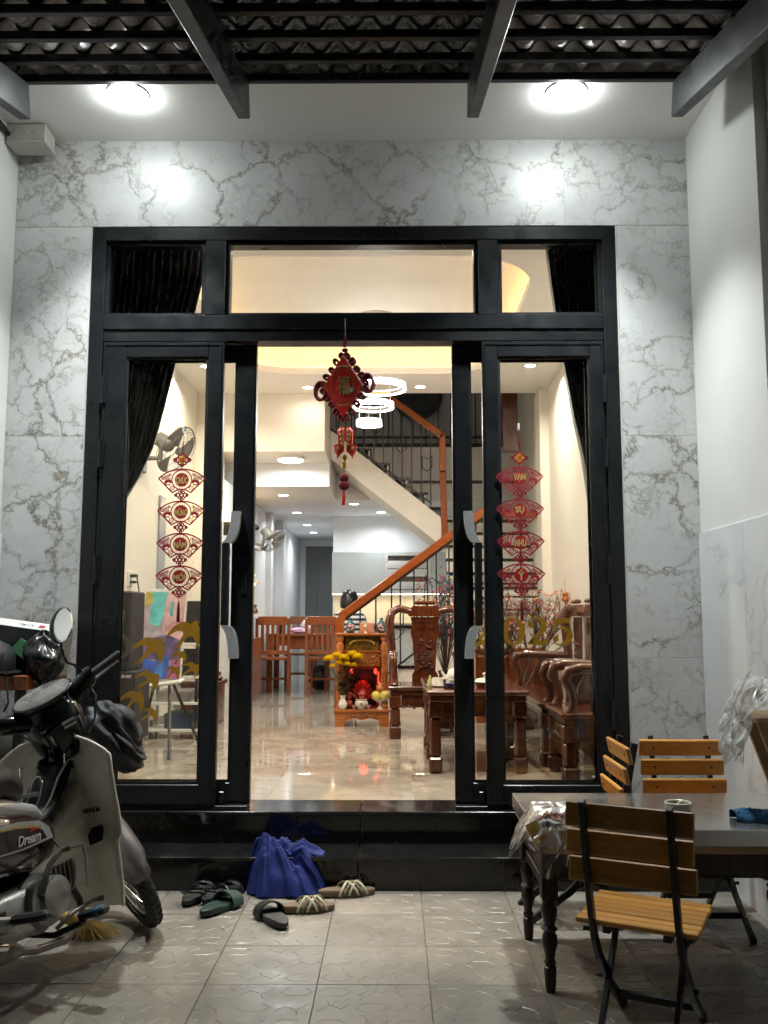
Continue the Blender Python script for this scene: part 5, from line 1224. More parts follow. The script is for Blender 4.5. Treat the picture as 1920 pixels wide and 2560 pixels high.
def cloth(u, v):
    th = 2*PI*u; c, sn = math.cos(th), math.sin(th)          # a limp heap: middle on the step edge, hem on tread and floor
    q = Vector((c*1.3, sn*1.3, 0)); lob = 1+0.28*mnoise.noise(q*1.1+Vector((4, 2, 1)))+0.12*mnoise.noise(q*3+Vector((1, 7, 2)))
    rx = (0.200 if c > 0 else 0.135)*lob; ry = (0.120 if sn < 0 else 0.150)*lob
    r = v; x = -0.565+0.05*r*(c > 0)+rx*r*c-0.045*(1-r); y = 4.475+ry*r*sn+0.03*(1-r)
    fold = mnoise.noise(Vector((c*2.6, sn*2.6, r*0.9)))*0.060+mnoise.noise(Vector((c*6, sn*6, r*2.5+3)))*0.036-abs(mnoise.noise(Vector((c*11, sn*11, r*2+5))))*0.012
    k = min(1, max(0, (y-4.452)/0.03)); base = 0.161*k+0.003*(1-k)
    prof_ = max(0.0, 1-r**(2.4 if sn < 0 else 1.6))
    rg = 1-2*abs(mnoise.noise(Vector((x*9, y*9, 2)))); rg2 = 1-2*abs(mnoise.noise(Vector((x*22, y*22, 6))))
    top = 0.175+0.050*rg+0.018*rg2+0.03*max(0, 1-((x+0.63)/0.06)**2)
    z = base+(top-base)*prof_+fold*min(1, r*1.6)*(0.25+0.75*prof_**0.5)+0.006*mnoise.noise(Vector((x*60, y*60, 1)))
    return (x, y-(fold*0.5*r if sn < 0 else 0), max(base+0.002+0.014*max(0, mnoise.noise(Vector((c*5, sn*5, r*6)))), z))
o = solo('blue_cloth', 'crumpled royal blue cloth dropped over the lower step', 'cloth', MB().grid(150, 70, cloth), bluec, smooth=180)
o.modifiers.new('thick', 'SOLIDIFY').thickness = 0.002
solo('matchstick', 'short pale stick lying on the tiles', 'stick', MB().obox((-0.725, 3.96, 0.0035), (0.005, 0.04, 0.004), Euler((0, 0, 0.3))), MATS['cream_ceramic'])
# ------------------------------------------------------------------ staircase (near flight up to the right, landing, far flight back to the left)
random.seed(21)
stp = plain('stair_white', (0.70, 0.67, 0.62), 0.5, var=0.03); nos = plain('black_stair_stone', (0.012, 0.012, 0.013), 0.2)
stc = thing('staircase', 'white staircase with black treads rising from behind the altar', 'staircase', (0.3, 9.6, FL))
RS, RN = 0.163, 0.21
for k in range(7):
    x0 = -0.42+k*RN; z = FL+RS*(k+1)
    part('tread', MB().box(x0-0.02, x0+RN, 9.28, 10.08, z-0.03, z, 0.003), nos, stc, world=True)
    part('riser', MB().box(x0, x0+0.02, 9.29, 10.07, z-RS, z-0.0305), stp, stc, world=True)
part('stringer', MB().prism([(-0.40, FL), (0.95, FL), (0.95, FL+7*RS-0.04)]+[p for k in range(6, -1, -1) for p in ((-0.40+k*RN+0.02, FL+(k+1)*RS-0.035), (-0.40+k*RN+0.02, FL+k*RS-0.03 if k else FL))][:-1], 9.30, 9.42), stp, stc, world=True)
part('landing', MB().box(1.05, 1.559, 9.28, 10.9, FL+7*RS-0.12, FL+7*RS), stp, stc, world=True)
part('landing_face', MB().box(0.951, 1.559, 9.30, 9.36, FL, FL+7*RS-0.1205), stp, stc, world=True)
for k in range(6):
    z = FL+RS*(8+k); y0 = 9.75+k*0.17
    part('tread', MB().box(0.58, 1.555, y0-0.015, y0+0.18, z-0.03, z, 0.003), nos, stc, world=True)
    part('riser', MB().box(0.59, 1.55, y0, y0+0.02, z-RS, z-0.0305), stp, stc, world=True)
# far flight rising to the left
for k in range(7):
    x1 = 0.575-k*0.213; z = 2.527+k*0.169
    if z > 3.4: break
    part('tread', MB().box(x1-0.213, x1+0.02, 10.09, 10.97, z-0.03, z, 0.003), nos, stc, world=True)
    part('riser', MB().box(x1-0.02, x1, 10.10, 10.96, z-0.169, z-0.0305), stp, stc, world=True)
part('upper_stringer', MB().prism([(0.575, 2.36), (0.575, 2.20), (0.47, 2.13), (-0.79, 3.13), (-0.79, 3.385), (-0.70, 3.385)], 10.04, 10.98), stp, stc, world=True)
rl = thing('stair_railing', 'stair railing with orange wood handrail and black iron balusters', 'railing', (0.2, 9.25, FL))
part('newel_post', MB().prism([(-0.605, FL), (-0.605, 1.25), (-0.575, 1.30), (-0.53, 1.335), (-0.49, 1.275), (-0.515, 1.24), (-0.52, FL)], 9.21, 9.29), orangewood, rl, world=True)
part('handrail', MB().bar((-0.56, 9.25, 1.29), (0.95, 9.25, 2.395), 0.075, 0.085, b=0.01).bar((0.94, 9.25, 2.35), (1.50, 9.25, 2.35), 0.075, 0.075, b=0.01), orangewood, rl, world=True)
part('under_rail', MB().bar((-0.50, 9.25, 1.27), (0.95, 9.25, 2.33), 0.02, 0.02), blacksteel, rl, world=True)
part('bottom_rail', MB().bar((-0.35, 9.25, 0.50), (0.95, 9.25, 1.52), 0.02, 0.02).bar((0.95, 9.25, 1.50), (1.5, 9.25, 1.50), 0.02, 0.02), blacksteel, rl, world=True)
def hz(x): return 1.28+(x+0.56)*0.732
for x in (-0.35, -0.19, -0.03, 0.06, 0.20, 0.34, 0.43, 0.56, 0.70, 0.84, 0.95, 1.10, 1.30, 1.495):
    zb = 0.50+(x+0.35)*0.785 if x < 0.95 else 1.50; zt = min(hz(x), 2.32)
    part('baluster', MB().box(x-0.008, x+0.008, 9.242, 9.258, zb, zt), blacksteel, rl, world=True)
for xa, xb in ((-0.03, 0.06), (0.34, 0.43), (-0.28, -0.19)):   # hexagon motifs between pairs of bars
    xm = (xa+xb)/2; zm = 0.55+(xm+0.35)*0.785+0.40; w = 0.075
    part('hexagon_motif', MB().tube([(xm-w, 9.25, zm+0.10), (xm, 9.25, zm+0.17), (xm+w, 9.25, zm+0.10), (xm+w, 9.25, zm-0.10), (xm, 9.25, zm-0.17), (xm-w, 9.25, zm-0.10)], 0.007, 6, closed=True), blacksteel, rl, world=True)
rl2 = thing('upper_railing', 'upper stair railing with bent orange handrail and black bars', 'railing', (0, 10.05, 2.2))
hp = [(0.565, 10.05, 2.10), (0.545, 10.05, 2.92), (0.545, 10.05, 3.337), (-0.035, 10.05, 3.758), (-0.62, 10.05, 4.18)]
for a, b in zip(hp, hp[1:]): part('handrail', MB().bar(a, b, 0.07, 0.07, (0, 1, 0), 0.008, 0.018), orangewood, rl2, world=True)
part('bottom_rail', MB().bar((-0.727, 10.05, 3.42), (0.409, 10.05, 2.57), 0.02, 0.022), blacksteel, rl2, world=True)
for k in range(11):
    x = -0.66+k*0.107; zb = 2.57+(0.409-x)*0.748; zt = 3.31+(0.545-x)*0.726
    part('baluster', MB().box(x-0.0075, x+0.0075, 10.042, 10.058, zb-0.06, min(zt, 4.2)), blacksteel, rl2, world=True)
for k in range(4):
    x = -0.50+k*0.29; zm = 2.57+(0.409-x)*0.748+0.42
    part('hexagon_motif', MB().tube([(x-0.055, 10.05, zm+0.09), (x, 10.05, zm+0.05), (x+0.055, 10.05, zm+0.09), (x+0.055, 10.05, zm-0.05), (x, 10.05, zm-0.09), (x-0.055, 10.05, zm-0.05)], 0.007, 6, closed=True), blacksteel, rl2, world=True)
rl3 = thing('hall_railing', 'black iron railing along the upstairs hall', 'railing', (0.3, 11.03, 3.4))
part('rail', MB().box(-0.72, 1.55, 11.02, 11.045, 3.50, 3.53).box(-0.72, 1.55, 11.02, 11.045, 4.28, 4.33), blacksteel, rl3, world=True)
for k in range(15): part('baluster', MB().box(-0.70+k*0.155, -0.685+k*0.155, 11.025, 11.04, 3.43, 4.28), blacksteel, rl3, world=True)
solo('wall_post', 'dark wooden post hanging above the landing', 'post', MB().box(1.16, 1.32, 9.45, 9.6, 3.05, 4.4, 0.004), rosewood)

# ------------------------------------------------------------------ kitchen
kc = thing('kitchen_cabinets', 'pale glossy kitchen wall cabinets with a lit backsplash', 'cabinet', (0.2, 12.7, FL))
gloss = plain('pale_blue_gloss', (0.50, 0.55, 0.55), 0.08, var=0.03, coat=0.4); edge = plain('cabinet_edge', (0.55, 0.57, 0.57), 0.3)
part('upper_carcass', MB().box(-0.866, 1.5, 12.52, 12.858, 1.612, 2.19), edge, kc, world=True)
for xa, xb in ((-0.866, -0.508), (-0.504, -0.143), (0.515, 0.88), (0.885, 1.25)): part('cabinet_door', MB().box(xa, xb, 12.50, 12.519, 1.615, 2.19, 0.002), gloss, kc, world=True)
for za, zb in ((1.905, 2.19), (1.615, 1.90)):
    d = part('glass_front', MB().ring([(-0.138, za), (0.51, za), (0.51, zb), (-0.138, zb)], [(-0.09, za+0.045), (0.46, za+0.045), (0.46, zb-0.05), (-0.09, zb-0.05)], 12.50, 12.519), edge, kc, world=True)
    part('dark_interior', MB().box(-0.09, 0.46, 12.515, 12.519, za+0.045, zb-0.05), plain('shelf_shade', (0.07, 0.065, 0.06), 0.4, var=0.6, vs_=20), d, world=True)
    for k in range(12): part('stacked_dish', MB().lathe([(0.05, 0), (0.055, 0.004), (0, 0.006)], 14, (-0.06+k*0.043, 12.513, za+0.11), Euler((PI/2, 0, 0.2)).to_matrix()), white, d, world=True)
part('backsplash', MB().box(-0.866, 1.5, 12.845, 12.858, 1.2, 1.611), marble('cream_backsplash', (0.56, 0.50, 0.40), (0.66, 0.60, 0.50), (0.40, 0.33, 0.22), (0.5, 0.42, 0.3), 1.0, 0.15, 0.4), kc, world=True)
part('led_strip', MB().box(-0.86, 1.45, 12.54, 12.56, 1.600, 1.6115), emit('warm_led_strip', (1.0, 0.88, 0.62), 12), kc, world=True)
part('counter', MB().box(-0.87, 1.5, 12.25, 12.844, 1.14, 1.18, 0.003), granite, kc, world=True)
part('lower_carcass', MB().box(-0.866, 1.5, 12.30, 12.84, FL, 1.1395), edge, kc, world=True)
o = lamp('kitchen_strip_light', 'AREA', (0.1-0.2, 12.60-12.7, 1.59-FL), 9, (1.0, 0.87, 0.62), 0.1, kc); o.data.shape = 'RECTANGLE'; o.data.size = 1.9; o.data.size_y = 0.05

# ------------------------------------------------------------------ woman seated at the far table, seen from behind
wm = thing('person', 'person with black bob hair in a striped shirt, seated facing away', 'person', (-0.58, 11.62, FL))
skin = plain('skin', (0.50, 0.30, 0.20), 0.5, var=0.05); hair = plain('black_hair', (0.008, 0.007, 0.007), 0.3, var=0.3, bmp=0.3, bs_=80)
def skinned(name, verts, edges, radii, m, parent, levels=2, root=0):
    me = bpy.data.meshes.new(name); me.from_pydata(verts, edges, []); me.materials.append(m)
    o = bpy.data.objects.new(name, me); link(o, parent)
    o.modifiers.new('skin', 'SKIN'); sd = o.modifiers.new('sub', 'SUBSURF'); sd.levels = levels; sd.render_levels = levels
    sv = me.skin_vertices[0].data
    for i, r in enumerate(radii): sv[i].radius = (r, r) if not isinstance(r, tuple) else r; sv[i].use_root = (i == root)
    for p in me.polygons: p.use_smooth = True
    return o
V_ = [(0, 0, 0.47), (0, 0.01, 0.64), (0, 0.0, 0.82), (0, 0.02, 0.98), (0, 0.04, 1.08), (0, 0.06, 1.18), (0, 0.065, 1.27),
      (-0.17, 0.0, 0.96), (-0.215, 0.06, 0.76), (-0.12, 0.25, 0.72), (-0.06, 0.33, 0.73), (0.17, 0.0, 0.96), (0.215, 0.06, 0.76), (0.12, 0.25, 0.72), (0.06, 0.33, 0.73),
      (-0.10, 0.05, 0.46), (-0.12, 0.40, 0.44), (-0.12, 0.42, 0.08), (-0.12, 0.52, 0.03), (0.10, 0.05, 0.46), (0.12, 0.40, 0.44), (0.12, 0.42, 0.08), (0.12, 0.52, 0.03)]
E_ = [(0, 1), (1, 2), (2, 3), (3, 4), (4, 5), (5, 6), (3, 7), (7, 8), (8, 9), (9, 10), (3, 11), (11, 12), (12, 13), (13, 14), (0, 15), (15, 16), (16, 17), (17, 18), (0, 19), (19, 20), (20, 21), (21, 22)]
skinned('body', V_, E_, [0.14, 0.115, 0.125, 0.12, 0.05, 0.085, 0.08, 0.06, 0.042, 0.034, 0.025, 0.06, 0.042, 0.034, 0.025, 0.085, 0.062, 0.045, 0.035, 0.085, 0.062, 0.045, 0.035], skin, wm)
m, nt, bs, out = _mat('striped_cotton'); setp(bs, rough=0.8)
co = coords(nt, rnd=False); sx = nd(nt, 'SeparateXYZ'); nt.links.new(co, sx.inputs[0])
mu = nd(nt, 'Math', operation='MULTIPLY'); nt.links.new(sx.outputs['Z'], mu.inputs[0]); mu.inputs[1].default_value = 1/0.062
fr = nd(nt, 'Math', operation='FRACT'); nt.links.new(mu.outputs[0], fr.inputs[0])
nt.links.new(ramp(nt, fr.outputs[0], [(0.0, (0.02, 0.02, 0.022)), (0.46, (0.02, 0.02, 0.022)), (0.5, (0.66, 0.66, 0.65)), (0.97, (0.66, 0.66, 0.65))]), bs.inputs['Base Color'])
stripe_m = m
sh = MB().loft([[(rx*math.cos(a), cy+ry*math.sin(a), z) for a in [2*PI*k/24 for k in range(24)]] for rx, ry, cy, z in ((0.165, 0.145, 0.0, 0.44), (0.16, 0.135, 0.0, 0.60), (0.175, 0.135, 0.0, 0.80), (0.205, 0.13, 0.0, 0.93), (0.19, 0.12, 0.01, 1.01), (0.11, 0.095, 0.03, 1.06), (0.06, 0.065, 0.04, 1.08))])
for s in (-1, 1): sh.loft([[(s*cx_, cy+r*math.cos(a), cz+r*math.sin(a)) for a in [2*PI*k/14 for k in range(14)]] for cx_, cy, cz, r in ((0.13, 0.0, 0.95, 0.085), (0.19, 0.0, 0.93, 0.085), (0.225, 0.03, 0.86, 0.075), (0.235, 0.05, 0.80, 0.07))])
part('shirt', sh, stripe_m, wm, smooth=60)
hr = MB().loft([[(rx*math.cos(a), cy+ry*math.sin(a), z) for a in [2*PI*k/24 for k in range(24)]] for rx, ry, cy, z in ((0.105, 0.08, 0.0, 1.085), (0.118, 0.105, 0.02, 1.11), (0.122, 0.118, 0.035, 1.17), (0.112, 0.118, 0.045, 1.24), (0.090, 0.10, 0.05, 1.295), (0.05, 0.06, 0.05, 1.322), (0.01, 0.012, 0.05, 1.33))])
part('hair', hr, hair, wm, smooth=60)
stl = thing('stool', 'small wooden stool under the seated person', 'stool', (-0.58, 11.62, FL))
part('seat', MB().lathe([(0.16, 0.30), (0.165, 0.31), (0.165, 0.33), (0.15, 0.335)], 20), dinewood, stl)
for k in range(4):
    a = PI/4+k*PI/2; part('leg', MB().tube([(0.11*math.cos(a), 0.11*math.sin(a), 0.30), (0.15*math.cos(a), 0.15*math.sin(a), 0)], 0.015, 8), dinewood, stl)

# ------------------------------------------------------------------ dining table and slat-back chairs
def dining_chair(label, x, y, rz):
    t = thing('dining_chair', label, 'chair', (x, y, FL), rz, 'slat back dining chairs')
    for s in (-1, 1):
        part('back_leg', MB().bar((s*0.20, -0.20, 0.0), (s*0.20, -0.22, 0.45), 0.036, 0.036, (0, 1, 0), 0.003).bar((s*0.20, -0.22, 0.45), (s*0.20, -0.28, 0.96), 0.036, 0.036, (0, 1, 0), 0.003), dinewood, t)
        part('front_leg', MB().box(s*0.19-0.018, s*0.19+0.018, 0.16, 0.196, 0, 0.43, 0.003), dinewood, t)
        part('side_stretcher', MB().bar((s*0.195, -0.2, 0.17), (s*0.19, 0.17, 0.17), 0.02, 0.03), dinewood, t)
    part('seat', MB().box(-0.215, 0.215, -0.215, 0.215, 0.431, 0.465, 0.006), dinewood, t)
    part('crest_rail', MB().obox((0, -0.278, 0.93), (0.363, 0.026, 0.11), Euler((R(7), 0, 0)), 0.004), dinewood, t)
    part('lower_rail', MB().obox((0, -0.228, 0.53), (0.363, 0.022, 0.05), Euler((R(7), 0, 0)), 0.003), dinewood, t)
    for k in range(5): part('back_slat', MB().bar((-0.13+k*0.065, -0.231, 0.555), (-0.13+k*0.065, -0.270, 0.875), 0.036, 0.012, (0, 1, 0)), dinewood, t)
    part('front_stretcher', MB().box(-0.185, 0.185, 0.168, 0.188, 0.16, 0.19), dinewood, t)
dining_chair('dark wood dining chair at the left near end of the table', -1.555, 11.75, R(3))
dining_chair('dark wood dining chair at the right near end of the table', -0.90, 11.70, R(-2))
dining_chair('dark wood dining chair on the far side of the table', -1.36, 13.15, R(180))
dt = thing('dining_table', 'dark wood dining table in the passage', 'table', (-1.25, 12.35, FL))
part('top', MB().box(-1.70, -0.83, 11.95, 12.75, FL+0.72, FL+0.755, 0.006), dinewood, dt, world=True)
part('apron', MB().box(-1.64, -0.89, 12.0, 12.02, FL+0.60, FL+0.7195).box(-1.64, -0.89, 12.68, 12.70, FL+0.60, FL+0.7195), dinewood, dt, world=True)
for x in (-1.645, -0.885):
    for y in (12.0, 12.7): part('leg', MB().box(x-0.035, x+0.035, y-0.035, y+0.035, FL, FL+0.7195, 0.004), dinewood, dt, world=True)
solo('pink_cloth', 'pale pink bundle of cloth on the dining table', 'cloth', bag((-1.30, 12.2, FL+0.79), (0.13, 0.08, 0.045), 1.2), plain('pink_fabric', (0.55, 0.36, 0.50), 0.8, var=0.2), smooth=180)
solo('white_bag', 'small white plastic bag standing on the dining table', 'bag', bag((-1.18, 12.25, FL+0.84), (0.085, 0.07, 0.11), 3.3), white, smooth=180)
solo('black_canister', 'dark round canister on the dining table', 'canister', MB().lathe([(0.05, 0), (0.055, 0.01), (0.055, 0.20), (0.05, 0.215), (0, 0.216)], 20, (-1.52, 12.2, FL+0.756)), blackp, smooth=40)
solo('dark_bag', 'dark blue bag under the dining table', 'bag', bag((-1.0, 12.4, FL+0.16), (0.16, 0.12, 0.155), 4.4), nylon, smooth=180)
# wall unit on the left of the passage
wu = thing('wall_unit', 'brown low cabinet under lit shelves on the left passage wall', 'cabinet', (-1.7, 10.6, FL))
part('cabinet_body', MB().box(-1.779, -1.66, 9.9, 11.3, FL, 1.04, 0.004), dinewood, wu, world=True)
for k in range(3): part('cabinet_door', MB().box(-1.6595, -1.645, 9.92+k*0.46, 10.36+k*0.46, FL+0.06, 1.0, 0.003), dinewood, wu, world=True)
shelfm = plain('shelf_cream', (0.66, 0.55, 0.38), 0.5)
part('shelf_back', MB().box(-1.779, -1.765, 9.9, 11.4, 1.3, 2.55), shelfm, wu, world=True)
for z in (1.30, 1.72, 2.12): part('shelf', MB().box(-1.7645, -1.67, 9.9, 11.4, z, z+0.03), warmpaint, wu, world=True)
part('glow_strip', MB().box(-1.764, -1.755, 9.95, 11.35, 2.5, 2.52).box(-1.764, -1.755, 9.95, 11.35, 1.69, 1.71), emit('amber_strip', (1.0, 0.62, 0.22), 10, True), wu, world=True)
for k in range(6): solo('shelf_ornament', ('first', 'second', 'third', 'fourth', 'fifth', 'sixth')[k]+' small ornament along the lit passage shelves', 'ornament', MB().lathe([(0.03, 0), (0.045, 0.03), (0.02, 0.08), (0.028, 0.11), (0, 0.115)], 12, (-1.715, 10.0+0.22*k, 1.331 if k % 2 else 1.751)), (blackp, white, rosewood)[k % 3], smooth=50, group='ornaments on the passage shelves')
ss = thing('side_stand', 'small carved rosewood stand against the left wall', 'stand', (-1.80, 8.6, FL))
part('stand_body', MB().box(-1.98, -1.63, 8.45, 8.78, FL, FL+0.35, 0.006), rosewood, ss, world=True); part('stand_top', MB().box(-2.0, -1.61, 8.43, 8.80, FL+0.3505, FL+0.39, 0.006), rosewood, ss, world=True)
part('finial', MB().lathe([(0.03, 0), (0.05, 0.02), (0.02, 0.05), (0.03, 0.07), (0, 0.09)], 14, (-1.66, 8.6, FL+0.3905)), rosewood, ss, world=True, smooth=50)
# emergency lamp box and wall lamp
em = thing('emergency_lamp', 'white emergency lamp box on the passage wall', 'lamp', (-1.74, 11.0, 2.45))
part('lamp_box', MB().box(-1.779, -1.70, 10.9, 11.15, 2.42, 2.60, 0.006), white, em, world=True); part('lamp_head', MB().ell((-1.69, 10.95, 2.38), (0.04, 0.04, 0.035), 12, 8), blackp, em, world=True, smooth=60)
sc_ = thing('wall_sconce', 'amber glowing wall sconce near the passage entrance', 'lamp', (-1.71, 9.1, 2.30))
part('bracket', MB().box(-1.74, -1.68, 9.10, 9.13, 2.12, 2.32, 0.005), blackp, sc_, world=True); part('shade', MB().lathe([(0.05, 0), (0.06, 0.10), (0.045, 0.11), (0, 0.112)], 14, (-1.71, 9.06, 2.26)), emit('sconce_glow', (1.0, 0.72, 0.32), 8), sc_, world=True, smooth=50)
lamp('sconce_light', 'POINT', (0, -0.16, 0.10), 4, (1.0, 0.72, 0.36), 0.05, sc_)
# oscillating wall fans
fangrey = plain('fan_grey_plastic', (0.20, 0.195, 0.18), 0.4, var=0.08); blade_m = glass('fan_blade_film', (0.55, 0.52, 0.48), 1.4, 0.2, 0.12)
def wall_fan(label, wall, c, rz, tilt, r=0.20):
    t = thing('wall_fan', label, 'fan', wall, group='grey wall fans')
    W = Vector(wall); c = Vector(c)-W; T = Matrix.Translation(c) @ Euler((tilt, 0, rz)).to_matrix().to_4x4()    # faces local -y
    part('wall_bracket', MB().box(-0.005, 0.03, -0.05, 0.05, -0.12, 0.12, 0.006), fangrey, t)
    part('arm', MB().tube([(0.02, 0, 0), tuple((c*0.55)+Vector((0, 0, -0.04))), tuple(T @ Vector((0, 0.16, -0.02)))], 0.022, 8), fangrey, t, smooth=60)
    part('motor', MB(T).lathe([(0.03, -0.20), (0.062, -0.19), (0.066, -0.09), (0.05, -0.055)], 18, (0, 0, 0), Euler((PI/2, 0, 0)).to_matrix()), fangrey, t, smooth=50)
    mb = MB(T)
    for q, y in ((1.0, 0.0), (0.86, -0.045), (0.5, -0.062), (0.86, 0.045), (0.5, 0.055)):
        mb.tube([(r*q*math.cos(a), y, r*q*math.sin(a)) for a in [2*PI*k/28 for k in range(28)]], 0.006 if q == 1 else 0.002, 5, closed=True)
    cage = part('cage', mb, fangrey, t)
    mb = MB(T)
    for k in range(36):
        a = 2*PI*k/36
        for sg in (-1, 1): mb.tube([(r*0.16*math.cos(a), sg*0.064, r*0.16*math.sin(a)), (r*0.55*math.cos(a), sg*0.061, r*0.55*math.sin(a)), (r*0.88*math.cos(a), sg*0.043, r*0.88*math.sin(a)), (r*math.cos(a), 0, r*math.sin(a))], 0.0014, 3, cap=False)
    part('cage_wires', mb, fangrey, cage)
    for k in range(3):
        a0 = 2*PI*k/3
        part('blade', MB(T).grid(8, 6, lambda u, v: ((0.03+r*0.84*v)*math.cos(a0+(u-0.3)*1.15*(0.5+0.5*v)), 0.022*(u-0.5), (0.03+r*0.84*v)*math.sin(a0+(u-0.3)*1.15*(0.5+0.5*v)))), fangrey, t, smooth=60)
    part('hub', MB(T).ell((0, -0.03, 0), (0.036, 0.03, 0.036), 14, 8), fangrey, t, smooth=60)
wall_fan('grey wall fan behind the left door by the curtain', (-2.05, 7.2, 2.58), (-1.76, 7.15, 2.64), R(72), R(32), 0.205)
wall_fan('grey wall fan on the passage wall', (-1.78, 11.1, 2.20), (-1.49, 11.0, 2.22), R(62), R(48), 0.17)

# ------------------------------------------------------------------ left of the room: speakers, painting, equipment rack
spk = plain('speaker_black', (0.014, 0.014, 0.015), 0.6, var=0.1); cone = plain('speaker_cone', (0.06, 0.058, 0.056), 0.5)
ws = solo('speaker_stand', 'pale wood block under the black speakers', 'stand', MB().box(-1.93, -1.70, 5.95, 6.25, FL, 0.49, 0.004), palew)
bo = thing('subwoofer', 'black subwoofer box with white brand lettering', 'speaker', (-1.81, 6.1, 0.4905))
part('cabinet', MB().box(-1.94, -1.685, 5.92, 6.28, 0.491, 0.945, 0.006), spk, bo, world=True)
part('grille', MB().box(-1.93, -1.695, 5.905, 5.9195, 0.51, 0.925, 0.004), plain('speaker_cloth', (0.03, 0.028, 0.027), 0.9, bmp=0.4, bs_=200), bo, world=True)
inst('lettering', text_mesh('BOSE', 0.04, white, 0.003, fit=(0.065, 0.020), shear=0.2, bold=0.0008), bo, (0.072, -0.197, 0.425), (PI/2, 0, 0))
ts = thing('tower_speaker', 'black three driver speaker standing on the subwoofer', 'speaker', (-1.83, 6.12, 0.9455))
part('cabinet', MB().box(-1.93, -1.735, 5.96, 6.28, 0.9455, 1.47, 0.01), spk, ts, world=True)
for z, r in ((1.405, 0.030), (1.30, 0.048), (1.10, 0.085)):
    d = part('driver', MB().lathe([(r*1.12, 0), (r*1.12, 0.006), (r, 0.010), (r*0.92, 0.006), (r*0.4, -0.012), (0, -0.006)], 26, (-1.825, 5.959, z), Euler((PI/2, 0, 0)).to_matrix(), cap=False), cone, ts, world=True, smooth=40)
es = thing('easel', 'black tripod easel with a white ledge', 'easel', (-1.72, 6.75, FL))
for q in ((-1.97, 7.08), (-1.56, 6.37), (-1.56, 7.30)): part('leg', MB().tube([(q[0], q[1], FL), (-1.72+0.06*(q[0]+1.72)*4, 6.82, 0.86)], 0.012, 8), blacksteel, es, world=True)
part('mast', MB().tube([(-1.73, 6.84, 0.80), (-1.75, 6.92, 1.50)], 0.012, 8), blacksteel, es, world=True)
part('ledge', MB().obox((-1.71, 6.66, 0.812), (0.34, 0.10, 0.018), Euler((R(10), R(-8), R(-10))), 0.004), white, es, world=True)
pt = thing('painting', 'colourful street painting on canvas standing on the easel', 'painting', (-1.735, 6.70, 0.83), rot=(R(-7), 0, R(-12)))
part('canvas', MB().box(-0.165, 0.165, 0.0, 0.035, 0.0, 0.68, 0.002), plain('canvas_edge', (0.62, 0.61, 0.57), 0.8), pt)
def dab(pts, c, nm='paint_patch', v=0.35): part(nm, MB().prism(pts, -0.0025-0.0004*dab.k, -0.0005), plain('paint_%d' % dab.k, c, 0.6, var=v, vs_=14), pt); dab.k += 1
dab.k = 0
dab([(-0.163, 0.02), (0.163, 0.02), (0.163, 0.66), (-0.163, 0.66)], (0.42, 0.36, 0.44))
dab([(-0.11, 0.66), (0.02, 0.66), (0.0, 0.50), (-0.03, 0.40), (-0.11, 0.42)], (0.12, 0.50, 0.52))
dab([(0.02, 0.66), (0.163, 0.66), (0.163, 0.26), (0.0, 0.30), (0.0, 0.50)], (0.62, 0.40, 0.42))
dab([(0.05, 0.58), (0.075, 0.59), (0.075, 0.48), (0.05, 0.47)], (0.06, 0.36, 0.38))
dab([(0.02, 0.40), (0.163, 0.47), (0.163, 0.43), (0.02, 0.36)], (0.45, 0.22, 0.24))
dab([(-0.163, 0.66), (-0.11, 0.66), (-0.09, 0.58), (-0.163, 0.55)], (0.55, 0.45, 0.12))
dab([(-0.163, 0.30), (0.05, 0.34), (0.14, 0.30), (0.163, 0.15), (-0.163, 0.16)], (0.13, 0.09, 0.22), v=0.9)
dab([(-0.163, 0.02), (0.09, 0.02), (0.06, 0.20), (-0.05, 0.14), (-0.163, 0.18)], (0.05, 0.12, 0.55))
dab([(0.06, 0.02), (0.163, 0.02), (0.163, 0.17), (0.10, 0.15)], (0.50, 0.12, 0.30))
dab([(-0.04, 0.03), (0.03, 0.03), (0.03, 0.16), (-0.01, 0.13)], (0.10, 0.28, 0.75))
rk_ = thing('equipment_rack', 'white rack trolley with black audio equipment', 'rack', (-1.8, 7.55, FL))
for x in (-2.0, -1.61):
    for y in (7.42, 7.72): part('post', MB().box(x-0.012, x+0.012, y-0.012, y+0.012, FL+0.05, 1.15), blacksteel if x > -1.8 else white, rk_, world=True); part('caster', MB().lathe([(0.022, -0.01), (0.022, 0.01)], 12, (x, y, FL+0.024), WX), white, rk_, world=True)
for z in (0.375, 0.59, 0.80, 1.065): part('shelf', MB().box(-2.02, -1.59, 7.40, 7.74, z, z+0.022, 0.003), white, rk_, world=True)
solo('mixer_box', 'large black box on top of the rack', 'box', MB().box(-1.86, -1.60, 7.48, 7.72, 1.20, 1.43, 0.005), spk)
solo('amplifier', 'black amplifier on the upper rack shelf', 'amplifier', MB().box(-1.93, -1.63, 7.44, 7.72, 1.0875, 1.1995, 0.005), spk)
solo('black_receiver', 'black receiver on the middle rack shelf', 'amplifier', MB().box(-1.97, -1.63, 7.43, 7.72, 0.8225, 1.03, 0.006), spk)
solo('grey_amplifier', 'grey metal amplifier with two knobs on the rack', 'amplifier', MB().box(-1.93, -1.66, 7.43, 7.70, 0.6125, 0.70, 0.004).lathe([(0.008, 0), (0.008, 0.012)], 10, (-1.90, 7.43, 0.65), Euler((PI/2, 0, 0)).to_matrix()).lathe([(0.008, 0), (0.008, 0.012)], 10, (-1.70, 7.43, 0.65), Euler((PI/2, 0, 0)).to_matrix()), castalu)
solo('blue_case', 'dark blue case on the lowest rack shelf', 'case', MB().box(-1.87, -1.64, 7.43, 7.70, 0.3975, 0.52, 0.006), plain('navy_case', (0.012, 0.028, 0.07), 0.5))
